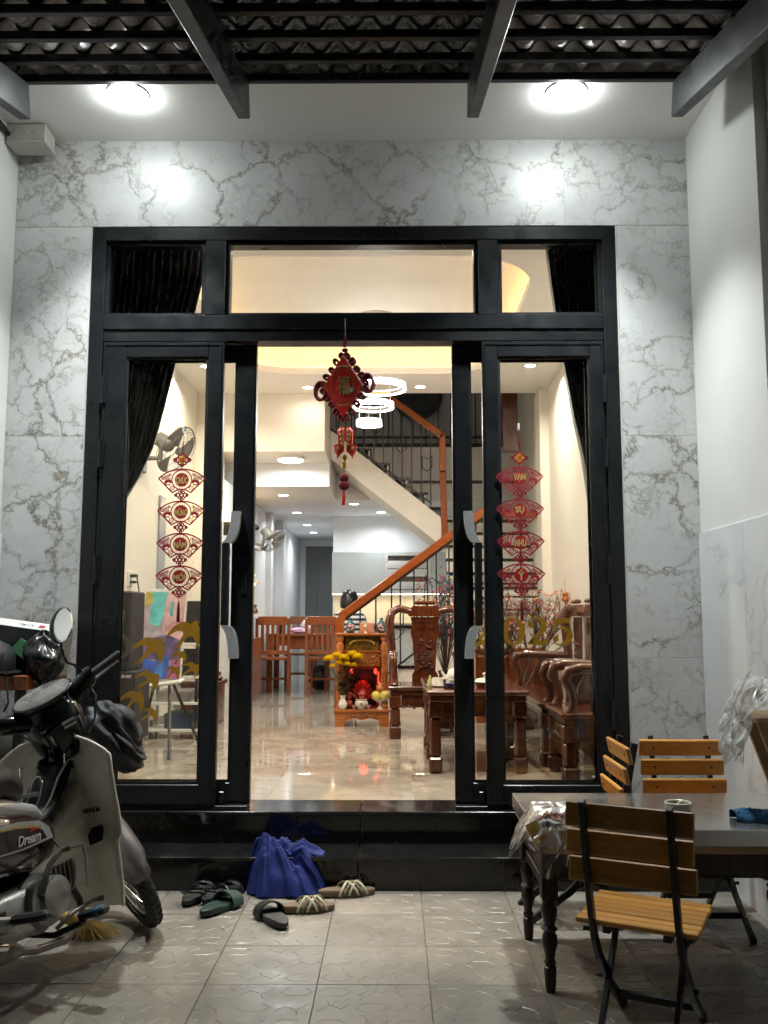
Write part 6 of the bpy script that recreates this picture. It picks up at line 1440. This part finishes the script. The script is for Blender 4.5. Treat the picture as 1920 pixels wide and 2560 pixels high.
solo('wall_socket', 'white wall socket plate with black plugs on the left wall', 'socket', MB().box(-2.0495, -2.035, 6.90, 7.02, 1.53, 1.65, 0.004), white)
pl_ = thing('plug_adapter', 'black plugs with cables in the wall socket', 'plug', (-2.03, 6.95, 1.55))
part('plug', MB().box(-2.0345, -1.98, 6.92, 6.96, 1.60, 1.625, 0.004).box(-2.0345, -1.99, 6.92, 6.96, 1.555, 1.575, 0.004), blackp, pl_, world=True)
part('cable', MB().tube([(-1.985, 6.94, 1.60), (-1.97, 6.95, 1.50), (-1.98, 7.0, 1.30), (-2.0, 7.1, 0.9)], 0.005, 6), blackp, pl_, world=True)
solo('tall_frame', 'narrow tall picture frame on the left wall', 'picture', MB().box(-2.0495, -2.03, 7.75, 7.95, 1.45, 2.35, 0.004), plain('frame_silver', (0.35, 0.36, 0.42), 0.4))
# ------------------------------------------------------------------ altar cabinet and offerings
random.seed(33)
redlamp = emit('red_lamp_glow', (1.0, 0.08, 0.05), 1.3)
reddeep = plain('altar_red_lacquer', (0.30, 0.012, 0.008), 0.35, var=0.2)
al = thing('altar_cabinet', 'carved orange wood altar cabinet with red lit niche', 'altar', (-0.293, 8.45, FL))
part('plinth', MB().prism([(-0.535, FL), (-0.455, FL), (-0.44, FL+0.055), (-0.37, FL+0.075), (-0.295, FL+0.055), (-0.22, FL+0.075), (-0.145, FL+0.055), (-0.13, FL), (-0.05, FL), (-0.05, FL+0.125), (-0.535, FL+0.125)], 8.26, 8.285), altarwood, al, world=True)
part('plinth_side', MB().box(-0.535, -0.51, 8.286, 8.66, FL, FL+0.125).box(-0.075, -0.05, 8.286, 8.66, FL, FL+0.125), altarwood, al, world=True)
part('base_board', MB().box(-0.548, -0.040, 8.245, 8.67, FL+0.1255, FL+0.152, 0.005), altarwood, al, world=True)
part('back_panel', MB().box(-0.525, -0.06, 8.655, 8.668, FL+0.153, FL+0.81), altarwood, al, world=True)
for x in (-0.512, -0.078): part('side_panel', MB().box(x-0.010, x+0.010, 8.36, 8.654, FL+0.1525, FL+0.81), altarwood, al, world=True)
colp = [(0.030, 0.0), (0.030, 0.04), (0.022, 0.05), (0.034, 0.08), (0.028, 0.13), (0.034, 0.2), (0.030, 0.33), (0.036, 0.35), (0.024, 0.37), (0.030, 0.46), (0.036, 0.48), (0.026, 0.50), (0.038, 0.56), (0.022, 0.60), (0.036, 0.62), (0.036, 0.655)]
for x in (-0.495, -0.095):
    c = part('column', MB().lathe(colp, 16, (x, 8.32, FL+0.1525)), altarwood, al, world=True, smooth=50)
    mb = MB()
    for k in range(26): mb.ell((x+0.028*math.cos(k*2.1), 8.32+0.03*math.sin(k*2.1)-0.006, FL+0.20+0.012*k), (0.011, 0.009, 0.012), 6, 4, 0.2)
    part('dragon_carving', mb, altarwood, c, world=True, smooth=60)
part('top_board', MB().box(-0.545, -0.045, 8.27, 8.67, FL+0.8105, FL+0.832, 0.005), altarwood, al, world=True)
part('gold_panel', MB().box(-0.45, -0.14, 8.345, 8.36, FL+0.68, FL+0.8095), plain('aged_gold_panel', (0.20, 0.115, 0.025), 0.3, 0.5, var=0.5, vs_=18), al, world=True)
part('frieze', MB().box(-0.46, -0.13, 8.33, 8.36, FL+0.53, FL+0.655, 0.003), altarwood, al, world=True)
part('ledge', MB().box(-0.465, -0.125, 8.32, 8.40, FL+0.656, FL+0.679, 0.003), altarwood, al, world=True)
mb = MB()
for k in range(60): mb.ell((random.uniform(-0.45, -0.14), 8.330, FL+random.uniform(0.54, 0.645)), (random.uniform(0.006, 0.018), 0.007, random.uniform(0.006, 0.014)), 7, 4, 0.2)
part('frieze_carving', mb, altarwood, al, world=True, smooth=60, kind='stuff')
mb = MB()
for k in range(40): mb.ell((random.uniform(-0.44, -0.15), 8.260, FL+0.10+random.uniform(-0.028, 0.018)), (random.uniform(0.008, 0.02), 0.007, random.uniform(0.005, 0.012)), 7, 4, 0.2)
part('plinth_carving', mb, altarwood, al, world=True, smooth=60, kind='stuff')
mb = MB()
for k in range(16):
    a = PI*k/15; mb.ell((-0.295+0.11*math.cos(a), 8.3305, FL+0.735+0.035*math.sin(a)), (0.012, 0.006, 0.012), 7, 4)
part('gold_ornament', mb, gold, al, world=True, smooth=60)
part('niche_frame', MB().ring([(-0.44, FL+0.155), (-0.15, FL+0.155), (-0.15, FL+0.52), (-0.44, FL+0.52)], [(-0.42, FL+0.16), (-0.17, FL+0.16), (-0.17, FL+0.50), (-0.42, FL+0.50)], 8.46, 8.50), reddeep, al, world=True)
part('niche_back', MB().box(-0.42, -0.17, 8.60, 8.61, FL+0.155, FL+0.50), plain('dark_altar_print', (0.06, 0.012, 0.010), 0.3, var=0.8, vs_=24), al, world=True)
mb = MB()
for k in range(9):
    a = PI*(k+0.5)/9; mb.tube([(-0.30, 8.45, FL+0.20), (-0.30+0.10*math.cos(a), 8.45, FL+0.24+0.16*math.sin(a))], [0.012, 0.022], 6)
part('red_fan_ornament', mb.ell((-0.30, 8.44, FL+0.27), (0.055, 0.03, 0.055), 12, 8), reddeep, al, world=True)
part('red_bulb', MB().ell((-0.395, 8.40, FL+0.485), (0.014, 0.014, 0.024), 10, 8), redlamp, al, world=True); part('red_bulb', MB().ell((-0.175, 8.40, FL+0.485), (0.016, 0.016, 0.028), 10, 8), redlamp, al, world=True)
part('light_tube', MB().tube([(-0.148, 8.40, FL+0.20), (-0.148, 8.40, FL+0.48)], 0.006, 8), redlamp, al, world=True)
lamp('altar_glow', 'POINT', (0.01, -0.02, 0.40), 0.25, (1.0, 0.05, 0.03), 0.04, al)
fig = plain('pink_red_figure', (0.48, 0.10, 0.08), 0.45, var=0.3, vs_=20)
for x, s, lb in ((-0.30, 1.0, 'small red seated figure in the altar centre'), (-0.415, 0.85, 'small pink standing figure at the altar left')):
    solo('altar_figure', lb, 'figurine', MB().ell((x, 8.36, FL+0.195*1), (0.042*s, 0.035*s, 0.042*s), 12, 8).ell((x, 8.355, FL+0.255*1), (0.030*s, 0.026*s, 0.030*s), 12, 8).lathe([(0.036*s, 0), (0.036*s, 0.012), (0.01, 0.03)], 12, (x, 8.355, FL+0.275)), fig, smooth=60)
porc = plain('white_porcelain', (0.68, 0.66, 0.62), 0.12, var=0.05, coat=0.5)
ib = thing('incense_bowl', 'white porcelain incense bowl with a gold mark', 'bowl', (-0.30, 8.30, FL+0.1525))
part('bowl', MB().lathe([(0.032, 0), (0.038, 0.006), (0.036, 0.012), (0.058, 0.035), (0.060, 0.06), (0.050, 0.075), (0.056, 0.085), (0.050, 0.085), (0.046, 0.07), (0, 0.068)], 24), porc, ib, smooth=50)
part('gold_mark', MB().obox((0, -0.0598, 0.048), (0.022, 0.003, 0.022), Euler((0, R(45), 0))), gold, ib)
part('ash_fill', MB().lathe([(0.046, 0.072), (0.03, 0.088), (0, 0.092)], 16), plain('sand_ash', (0.30, 0.22, 0.13), 0.9), ib, smooth=60)
for x, lb in ((-0.365, 'small cup left of the incense bowl'), (-0.235, 'small cup right of the incense bowl')): solo('altar_cup', lb, 'cup', MB().lathe([(0.012, 0), (0.02, 0.02), (0.022, 0.036), (0.019, 0.036), (0, 0.01)], 14, (x, 8.29, FL+0.1525)), plain('patterned_cup', (0.45, 0.25, 0.22), 0.3, var=0.6, vs_=60), smooth=50)
fb = thing('fruit_bowl', 'white footed bowl piled with yellow fruit', 'bowl', (-0.125, 8.33, FL+0.1525))
part('bowl', MB().lathe([(0.040, 0), (0.034, 0.006), (0.016, 0.03), (0.020, 0.05), (0.080, 0.088), (0.084, 0.094), (0.076, 0.092), (0.0, 0.06)], 24), porc, fb, smooth=50)
yf = plain('yellow_pear_skin', (0.58, 0.47, 0.10), 0.4, var=0.15); of = plain('orange_fruit_skin', (0.50, 0.16, 0.04), 0.45, var=0.3, vs_=30)
for x, y, z, r, m_ in ((-0.042, -0.02, 0.120, 0.044, yf), (0.036, -0.025, 0.122, 0.048, yf), (0.0, 0.04, 0.12, 0.044, yf), (0.05, 0.02, 0.185, 0.038, yf), (-0.005, -0.012, 0.185, 0.040, of)):
    part('fruit', MB().ell((x, y, z), (r, r, r*0.95), 14, 10), m_, fb, smooth=80)
part('fruit_tip', MB().lathe([(0.032, 0.19), (0.022, 0.22), (0.004, 0.245)], 12, (-0.005, -0.012, 0)), of, fb, smooth=60)
# vase of yellow chrysanthemums
vs3 = thing('flower_vase', 'white vase of yellow chrysanthemums on the altar base', 'vase', (-0.468, 8.285, FL+0.1525))
part('vase', MB().lathe([(0.026, 0), (0.030, 0.006), (0.040, 0.035), (0.038, 0.055), (0.024, 0.085), (0.022, 0.105), (0.034, 0.125), (0.029, 0.124), (0, 0.10)], 22), porc, vs3, smooth=60)
petal = plain('chrysanthemum_petal', (0.85, 0.66, 0.02), 0.6, var=0.12); leafm = plain('flower_leaf', (0.045, 0.085, 0.028), 0.5, var=0.4)
mbs = MB(); mbl = MB()
heads = [(-0.125, -0.02, 0.435), (-0.055, 0.02, 0.465), (0.01, -0.05, 0.445), (0.085, 0.0, 0.475), (0.135, -0.05, 0.455), (-0.09, -0.06, 0.375), (0.04, -0.075, 0.395), (0.10, -0.06, 0.385), (-0.03, -0.07, 0.405)]
for hx, hy, hz_ in heads:
    mbs.tube([(0, 0, 0.10), (hx*0.35, hy*0.35, 0.25), (hx, hy, hz_-0.01)], 0.003, 5)
    for q in range(8):
        f_ = random.uniform(0.25, 0.9); b = Vector((hx*f_, hy*f_, 0.10+(hz_-0.12)*f_)); a = random.uniform(0, 6.28); l = random.uniform(0.04, 0.075)
        d = Vector((math.cos(a), math.sin(a), random.uniform(-0.3, 0.5))).normalized(); sd = d.cross(Vector((0, 0, 1))).normalized()*l*0.28
        mbl.add([b, b+d*l*0.4+sd, b+d*l+Vector((0, 0, -0.012)), b+d*l*0.4-sd], [(0, 1, 2, 3)])
part('stems', mbs, leafm, vs3); part('leaves', mbl, leafm, vs3, kind='stuff')
for i, (hx, hy, hz_) in enumerate(heads):
    mb = MB(); rr = 0.062 if i < 5 else 0.042
    for k in range(80):
        a = k*2.399; q = math.sqrt(k/80); el = (1-q)*1.25
        d = Vector((math.cos(a)*math.cos(el), math.sin(a)*math.cos(el), math.sin(el))); sd = d.cross(Vector((0.1, 0.2, 1))).normalized()*rr*0.24
        c = Vector((hx, hy, hz_)); mb.add([c, c+d*rr*0.6+sd, c+d*rr, c+d*rr*0.6-sd], [(0, 1, 2, 3)])
    part('flower_head', mb, petal, vs3)
# on top of the altar: two blue vases, a pink box and a small stand
bluev = plain('blue_green_glaze', (0.02, 0.085, 0.11), 0.15, var=0.4, vs_=20); pinkf = plain('painted_pink_flower', (0.62, 0.30, 0.36), 0.4)
for x, lb in ((-0.41, 'dark blue vase with pink flowers on the altar left'), (-0.122, 'dark blue vase with pink flowers on the altar right')):
    t = thing('painted_vase', lb, 'vase', (x, 8.46, FL+0.8325), group='blue vases on the altar')
    part('vase_body', MB().lathe([(0.030, 0), (0.040, 0.01), (0.044, 0.05), (0.036, 0.09), (0.014, 0.115), (0.013, 0.128), (0.018, 0.138), (0.012, 0.138)], 20), bluev, t, smooth=60)
    mb = MB()
    for k in range(10): a = -PI/2+random.uniform(-0.8, 0.8); mb.ell((0.041*math.cos(a), 0.041*math.sin(a), 0.05+random.uniform(-0.025, 0.03)), (0.010, 0.006, 0.009), 7, 4, 0.2)
    part('painted_flowers', mb, pinkf, t, smooth=60)
solo('pink_gift_box', 'salmon pink gift box on top of the altar', 'box', MB().box(-0.325, -0.19, 8.48, 8.56, FL+0.8325, FL+0.925, 0.004), plain('salmon_card', (0.55, 0.24, 0.17), 0.5))
solo('oil_lamp', 'tiny brass and white oil lamp before the pink box', 'lamp', MB().lathe([(0.02, 0), (0.008, 0.012), (0.006, 0.03), (0.022, 0.05), (0.024, 0.062), (0.008, 0.075), (0.010, 0.095), (0, 0.10)], 14, (-0.268, 8.42, FL+0.8325)), plain('ivory_brass', (0.50, 0.42, 0.28), 0.3, 0.3), smooth=60)

# ------------------------------------------------------------------ rosewood furniture
def carve(x0, x1, y0, y1, z0, z1, n, s=0.012):
    mb = MB()
    for k in range(n): mb.ell((random.uniform(x0, x1), random.uniform(y0, y1), random.uniform(z0, z1)), (s*random.uniform(0.5, 1.4),)*2+(s*random.uniform(0.5, 1.3),), 6, 4, 0.2)
    return mb
def fret(mb, x0, x1, y, z0, z1, w=0.010):
    """square key pattern in relief on a face looking to -y"""
    n = max(2, int((x1-x0)/0.09)); st = (x1-x0)/n; h = z1-z0
    for k in range(n):
        a = x0+k*st; b = a+st*0.86
        for p, q in (((a, z0), (a, z1)), ((a, z1), (b, z1)), ((b, z1), (b, z0+h*0.3)), ((b, z0+h*0.3), (a+st*0.3, z0+h*0.3)), ((a+st*0.3, z0+h*0.3), (a+st*0.3, z0+h*0.65))):
            mb.box(min(p[0], q[0])-w/2, max(p[0], q[0])+w/2, y-0.006, y, min(p[1], q[1])-w/2, max(p[1], q[1])+w/2)
def legm(mb, x, y, h, w=0.085):
    mb.box(x-w/2, x+w/2, y-w/2, y+w/2, 0, 0.10, 0.012); mb.box(x-w*0.42, x+w*0.42, y-w*0.42, y+w*0.42, 0.1005, h-0.10, 0.014); mb.box(x-w/2, x+w/2, y-w/2, y+w/2, h-0.0995, h, 0.008)
    mb.box(x-0.018, x+0.018, y-w/2-0.004, y-w/2, 0.025, 0.08)
def throne(label, loc, rz, w, d, n_back, group, arms='both'):
    """heavy carved seat, front looking to local -y"""
    t = thing('rosewood_seat', label, 'chair' if n_back == 1 else 'bench', loc, rz, group)
    sh_ = 0.42
    for x in (-w/2+0.05, w/2-0.05):
        for y in (-d/2+0.05, d/2-0.05): mb = MB(); legm(mb, x, y, sh_-0.075, 0.095); part('leg', mb, rosewood, t)
    part('seat', MB().box(-w/2-0.01, w/2+0.01, -d/2-0.01, d/2+0.01, sh_-0.035, sh_, 0.010).box(-w/2+0.012, w/2-0.012, -d/2+0.012, d/2-0.012, sh_-0.0745, sh_-0.0355, 0.006), rosewood, t)
    ap = part('apron', MB().box(-w/2+0.10, w/2-0.10, -d/2+0.025, -d/2+0.05, sh_-0.17, sh_-0.075).box(-w/2+0.025, -w/2+0.05, -d/2+0.10, d/2-0.10, sh_-0.17, sh_-0.075).box(w/2-0.05, w/2-0.025, -d/2+0.10, d/2-0.10, sh_-0.17, sh_-0.075), rosewood, t)
    mb = MB(); fret(mb, -w/2+0.12, w/2-0.12, -d/2+0.025, sh_-0.16, sh_-0.09)
    part('fretwork', mb, rosewood, ap)
    part('apron_carving', carve(-w/2+0.1, w/2-0.1, -d/2+0.02, -d/2+0.03, sh_-0.172, sh_-0.15, int(40*w)), rosewood, ap, smooth=60, kind='stuff')
    yb = d/2-0.05; n = n_back
    for k in range(n):
        x = -w/2+w*(k+0.5)/n; pw = 0.125 if n == 1 else 0.11
        pts = [(x-pw*0.9, sh_), (x-pw*0.9, sh_+0.06), (x-pw*0.72, sh_+0.10), (x-pw*0.85, sh_+0.35), (x-pw*1.0, sh_+0.42), (x-pw*0.9, sh_+0.50), (x-pw, sh_+0.56), (x+pw, sh_+0.56), (x+pw*0.9, sh_+0.50), (x+pw*1.0, sh_+0.42), (x+pw*0.85, sh_+0.35), (x+pw*0.72, sh_+0.10), (x+pw*0.9, sh_+0.06), (x+pw*0.9, sh_)]
        b = part('back_panel', MB().prism(pts[::-1], yb, yb+0.03), rosewood, t)
        mb = MB(); fret(mb, x-pw*0.75, x+pw*0.75, yb-0.001, sh_+0.44, sh_+0.52, 0.008); part('panel_fret', mb, rosewood, b)
        part('panel_carving', carve(x-pw*0.5, x+pw*0.5, yb-0.004, yb, sh_+0.10, sh_+0.36, 46, 0.013), rosewood, b, smooth=60, kind='stuff')
        part('crest', MB().prism([(x-pw*1.1, sh_+0.565), (x-pw*1.25, sh_+0.60), (x-pw*0.8, sh_+0.66), (x-pw*0.2, sh_+0.655), (x+pw*0.2, sh_+0.655), (x+pw*0.8, sh_+0.66), (x+pw*1.25, sh_+0.60), (x+pw*1.1, sh_+0.565)][::-1], yb-0.015, yb+0.045).obox((x, yb+0.005, sh_+0.685), (pw*1.5, 0.06, 0.035), None, 0.014), rosewood, t)
        for s in (-1, 1):
            if n > 1 and not ((k == 0 and s < 0) or (k == n-1 and s > 0)): continue
            part('back_scroll', MB().tube([(x+s*pw*1.0, yb+0.01, sh_+0.61), (x+s*(pw+0.10), yb+0.0, sh_+0.635), (x+s*(w/2/n-0.02), yb-0.02, sh_+0.60), (x+s*(w/2/n), yb-0.04, sh_+0.52), (x+s*(w/2/n-0.01), yb-0.03, sh_+0.40), (x+s*(w/2/n-0.03), yb-0.02, sh_+0.22), (x+s*(w/2/n-0.03), yb-0.02, sh_+0.0)], [0.030, 0.034, 0.038, 0.042, 0.040, 0.034, 0.034], 12), rosewood, t, smooth=60)
    for s in (-1, 1):
        if arms != 'both' and s != arms: continue
        part('armrest', MB().tube([(s*(w/2-0.05), yb-0.03, sh_+0.24), (s*(w/2-0.035), 0.0, sh_+0.25), (s*(w/2-0.03), -d/2+0.12, sh_+0.255), (s*(w/2-0.03), -d/2+0.05, sh_+0.24), (s*(w/2-0.035), -d/2+0.03, sh_+0.19), (s*(w/2-0.04), -d/2+0.07, sh_+0.12), (s*(w/2-0.045), -d/2+0.08, sh_+0.05), (s*(w/2-0.045), -d/2+0.06, sh_+0.0)], [0.030, 0.032, 0.034, 0.036, 0.034, 0.028, 0.028, 0.034], 12), rosewood, t, smooth=60)
        part('arm_panel', MB().prism([(-0.10, sh_), (0.12, sh_), (0.10, sh_+0.21), (-0.02, sh_+0.22), (-0.08, sh_+0.12)], s*(w/2-0.055)-0.012, s*(w/2-0.055)+0.012, 'x'), rosewood, t)
    return t
throne('carved rosewood armchair facing out behind the tea table', (0.265, 7.70, FL), 0, 0.62, 0.54, 1, 'carved rosewood seats')
throne('long carved rosewood bench along the right wall', (1.245, 6.86, FL), R(-90), 1.55, 0.56, 3, 'carved rosewood seats')
throne('carved rosewood armchair nearest the glass on the right', (1.27, 5.71, FL), R(-90), 0.56, 0.56, 1, 'carved rosewood seats')
tt = thing('tea_table', 'carved rosewood tea table with a glossy top', 'table', (0.53, 6.4, FL))
part('top', MB().box(-0.33, 0.33, -0.60, 0.60, 0.485, 0.52, 0.012).box(-0.31, 0.31, -0.58, 0.58, 0.445, 0.4845, 0.008), rosewood, tt)
for x in (-0.27, 0.27):
    for y in (-0.53, 0.0, 0.53): mb = MB(); legm(mb, x, y, 0.4445, 0.085); part('leg', mb, rosewood, tt)
ap = part('apron', MB().box(-0.22, 0.22, -0.565, -0.545, 0.355, 0.4445).box(-0.30, -0.28, -0.48, 0.48, 0.355, 0.4445).box(0.28, 0.30, -0.48, 0.48, 0.355, 0.4445), rosewood, tt)
mb = MB(); fret(mb, -0.2, 0.2, -0.565, 0.37, 0.43); part('fretwork', mb, rosewood, ap)
for x in (-0.19, 0.19): part('corner_fret', MB().box(x-0.05, x+0.05, -0.56, -0.545, 0.32, 0.335).box(x-0.04, x-0.025, -0.56, -0.545, 0.335, 0.3545).box(x+0.02, x+0.035, -0.56, -0.545, 0.335, 0.3545), rosewood, tt)
# tea things
TT = FL+0.5205
solo('tea_tray', 'white saucer tray with cups on the tea table', 'tray', MB().lathe([(0.08, 0), (0.10, 0.008), (0.098, 0.012), (0, 0.008)], 24, (0.31, 6.15, TT)), porc, smooth=40)
for k, (x, y) in enumerate(((0.275, 6.14), (0.315, 6.10), (0.345, 6.17))): solo('tea_cup', ('left', 'nearest', 'right')[k]+' white upturned tea cup on the saucer tray', 'cup', MB().lathe([(0.030, 0), (0.030, 0.006), (0.022, 0.045), (0, 0.048)], 16, (x, y, TT+0.0125)), porc, smooth=40, group='upturned tea cups')
solo('teapot', 'round white teapot with painted flowers', 'teapot', MB().lathe([(0.04, 0), (0.06, 0.03), (0.065, 0.06), (0.045, 0.10), (0.015, 0.11), (0.014, 0.125), (0, 0.13)], 20, (0.42, 6.30, TT)).tube([(0.36, 6.30, TT+0.04), (0.335, 6.30, TT+0.07), (0.325, 6.30, TT+0.09)], [0.014, 0.010, 0.007], 8).tube([(0.475, 6.30, TT+0.09), (0.51, 6.30, TT+0.075), (0.505, 6.30, TT+0.04), (0.475, 6.30, TT+0.03)], 0.006, 8), plain('painted_porcelain', (0.60, 0.59, 0.57), 0.12, var=0.3, vs_=35), smooth=60)
bxx = thing('blue_jar', 'clear tub with a blue content on the tea table', 'jar', (0.375, 5.98, TT))
part('tub', MB().lathe([(0.052, 0), (0.060, 0.05), (0.062, 0.055), (0, 0.056)], 20), clearplastic, bxx, smooth=40); part('content', MB().lathe([(0.048, 0.002), (0.052, 0.032), (0, 0.034)], 18), plain('blue_candy', (0.01, 0.04, 0.16), 0.5, var=0.5, vs_=60), bxx, smooth=40)
bxx = thing('red_jar', 'lidded glass dish with red snacks on the tea table', 'jar', (0.60, 6.05, TT))
part('dish', MB().lathe([(0.055, 0), (0.07, 0.035), (0, 0.036)], 20), plain('red_snack', (0.20, 0.045, 0.03), 0.4, var=0.5, vs_=60), bxx, smooth=40); part('lid', MB().lathe([(0.072, 0.0365), (0.06, 0.055), (0.012, 0.065), (0.012, 0.075), (0.02, 0.09), (0, 0.10)], 18), porc, bxx, smooth=50)
solo('dropper_bottle', 'little clear bottle with green liquid on the tea table', 'bottle', MB().lathe([(0.016, 0), (0.016, 0.045), (0.008, 0.055), (0.007, 0.075), (0, 0.078)], 12, (0.235, 6.05, TT)), plain('pale_green_plastic', (0.45, 0.50, 0.22), 0.3), smooth=50)
# back corner: cabinet, potted blossom tree, big bouquet
cb = thing('wood_chest', 'orange brown wood chest in the back right corner', 'cabinet', (1.08, 8.72, FL))
part('body', MB().box(0.76, 1.38, 8.55, 8.92, FL, FL+0.66, 0.006), dinewood, cb, world=True); part('top', MB().box(0.74, 1.40, 8.53, 8.94, FL+0.6605, FL+0.695, 0.006), altarwood, cb, world=True)
for x in (0.78, 1.075): part('door_panel', MB().box(x, x+0.285, 8.535, 8.5495, FL+0.08, FL+0.62, 0.004), dinewood, cb, world=True)
bt = thing('blossom_tree', 'bare peach blossom branches with pink flowers in a glazed pot', 'plant', (1.12, 8.15, FL))
part('pot', MB().lathe([(0.10, 0), (0.16, 0.05), (0.175, 0.20), (0.13, 0.30), (0.15, 0.33), (0.135, 0.33), (0, 0.30)], 24), plain('brown_gold_glaze', (0.10, 0.055, 0.02), 0.25, var=0.6, vs_=14), bt, smooth=60)
barkm = plain('blossom_bark', (0.085, 0.060, 0.045), 0.8, var=0.3); mbb = MB(); tips = []
def branch(p, d, L, r, lv):
    q = p; pts = [p]; rs = [r]; n = 4
    for k in range(n):
        d = (d+Vector((random.uniform(-1, 1), random.uniform(-1, 1), random.uniform(-0.6, 0.8)))*0.25).normalized(); q = q+d*L/n; pts.append(q); rs.append(r*(1-0.55*(k+1)/n)); tips.append(Vector(q))
        if lv < 3 and k >= 1:
            for _ in range(random.choice((1, 2)) if lv else 3):
                nd_ = (d+Vector((random.uniform(-1, 1), random.uniform(-0.6, 0.6), random.uniform(-0.2, 0.9)))*0.9).normalized(); branch(q, nd_, L*random.uniform(0.45, 0.7), max(0.0016, r*0.5), lv+1)
    mbb.tube(pts, rs, 5 if lv < 2 else 3, cap=False)
for a in range(4): branch(Vector((0, 0, 0.30)), Vector((math.cos(a*1.7)*0.55+(0.25 if a == 0 else -0.05), math.sin(a*1.7)*0.25, 0.9)).normalized(), 0.52, 0.016, 0)
part('branches', mbb, barkm, bt, kind='stuff')
pk = plain('peach_blossom', (0.75, 0.22, 0.24), 0.6, var=0.3); mbf = MB(); mby = MB()
for p in random.sample(tips, min(len(tips), 420)):
    for m_, n_ in ((mbf, 4),):
        for k in range(n_):
            a = random.uniform(0, 6.28); d = Vector((math.cos(a), math.sin(a), random.uniform(-0.5, 0.8))).normalized()*0.026; sd = d.cross(Vector((0.3, 0.1, 1))).normalized()*0.013
            (mby if random.random() < 0.15 else m_).add([p, p+d*0.6+sd, p+d, p+d*0.6-sd], [(0, 1, 2, 3)])
part('blossoms', mbf, pk, bt, kind='stuff'); part('yellow_buds', mby, petal, bt, kind='stuff')
solo('lucky_gourd', 'small orange paper gourd hanging from the blossom branches', 'ornament', MB().ell((1.52, 8.05, 1.50), (0.028, 0.028, 0.026), 12, 8).ell((1.52, 8.05, 1.455), (0.036, 0.036, 0.034), 12, 8).tube([(1.52, 8.05, 1.42), (1.52, 8.05, 1.36)], 0.005, 6).tube([(1.52, 8.05, 1.53), (1.515, 8.05, 1.64)], 0.002, 4), of, smooth=60)
bq = thing('flower_bouquet', 'tall bouquet of blue and red dried flowers in a dark vase', 'plant', (0.46, 8.22, FL))
part('vase', MB().lathe([(0.09, 0), (0.12, 0.12), (0.10, 0.34), (0.055, 0.46), (0.07, 0.50), (0.06, 0.50), (0, 0.45)], 20), plain('dark_wood_vase', (0.045, 0.02, 0.012), 0.3), bq, smooth=60)
mb1, mb2, mb3 = MB(), MB(), MB()
for k in range(90):
    a = random.uniform(0, 6.28); sp = random.uniform(0.02, 0.26); h = random.uniform(0.85, 1.34); q = Vector((sp*math.cos(a), sp*math.sin(a)*0.7, h))
    mb1.tube([(0, 0, 0.45), (q.x*0.4, q.y*0.4, 0.45+(h-0.45)*0.5), q], 0.0022, 3, cap=False)
    for j in range(10):
        p = q+Vector((random.gauss(0, 0.02), random.gauss(0, 0.02), random.gauss(-0.05, 0.06)))
        (mb2 if k % 2 else mb3).ell(p, (0.008, 0.008, 0.009), 4, 3, 0.3)
part('stems', mb1, barkm, bq, kind='stuff'); part('blue_flowers', mb2, plain('blue_dried_flower', (0.015, 0.10, 0.17), 0.7, var=0.4), bq, kind='stuff'); part('red_flowers', mb3, plain('red_dried_flower', (0.30, 0.035, 0.05), 0.7, var=0.5), bq, kind='stuff')
pf_ = thing('wall_shelf_frame', 'thin black wall shelf above the chest', 'shelf', (1.2, 9.2, 1.4))
for z in (1.36, 1.62): part('shelf_board', MB().box(0.80, 1.45, 9.14, 9.24, z, z+0.02), blackp, pf_, world=True)
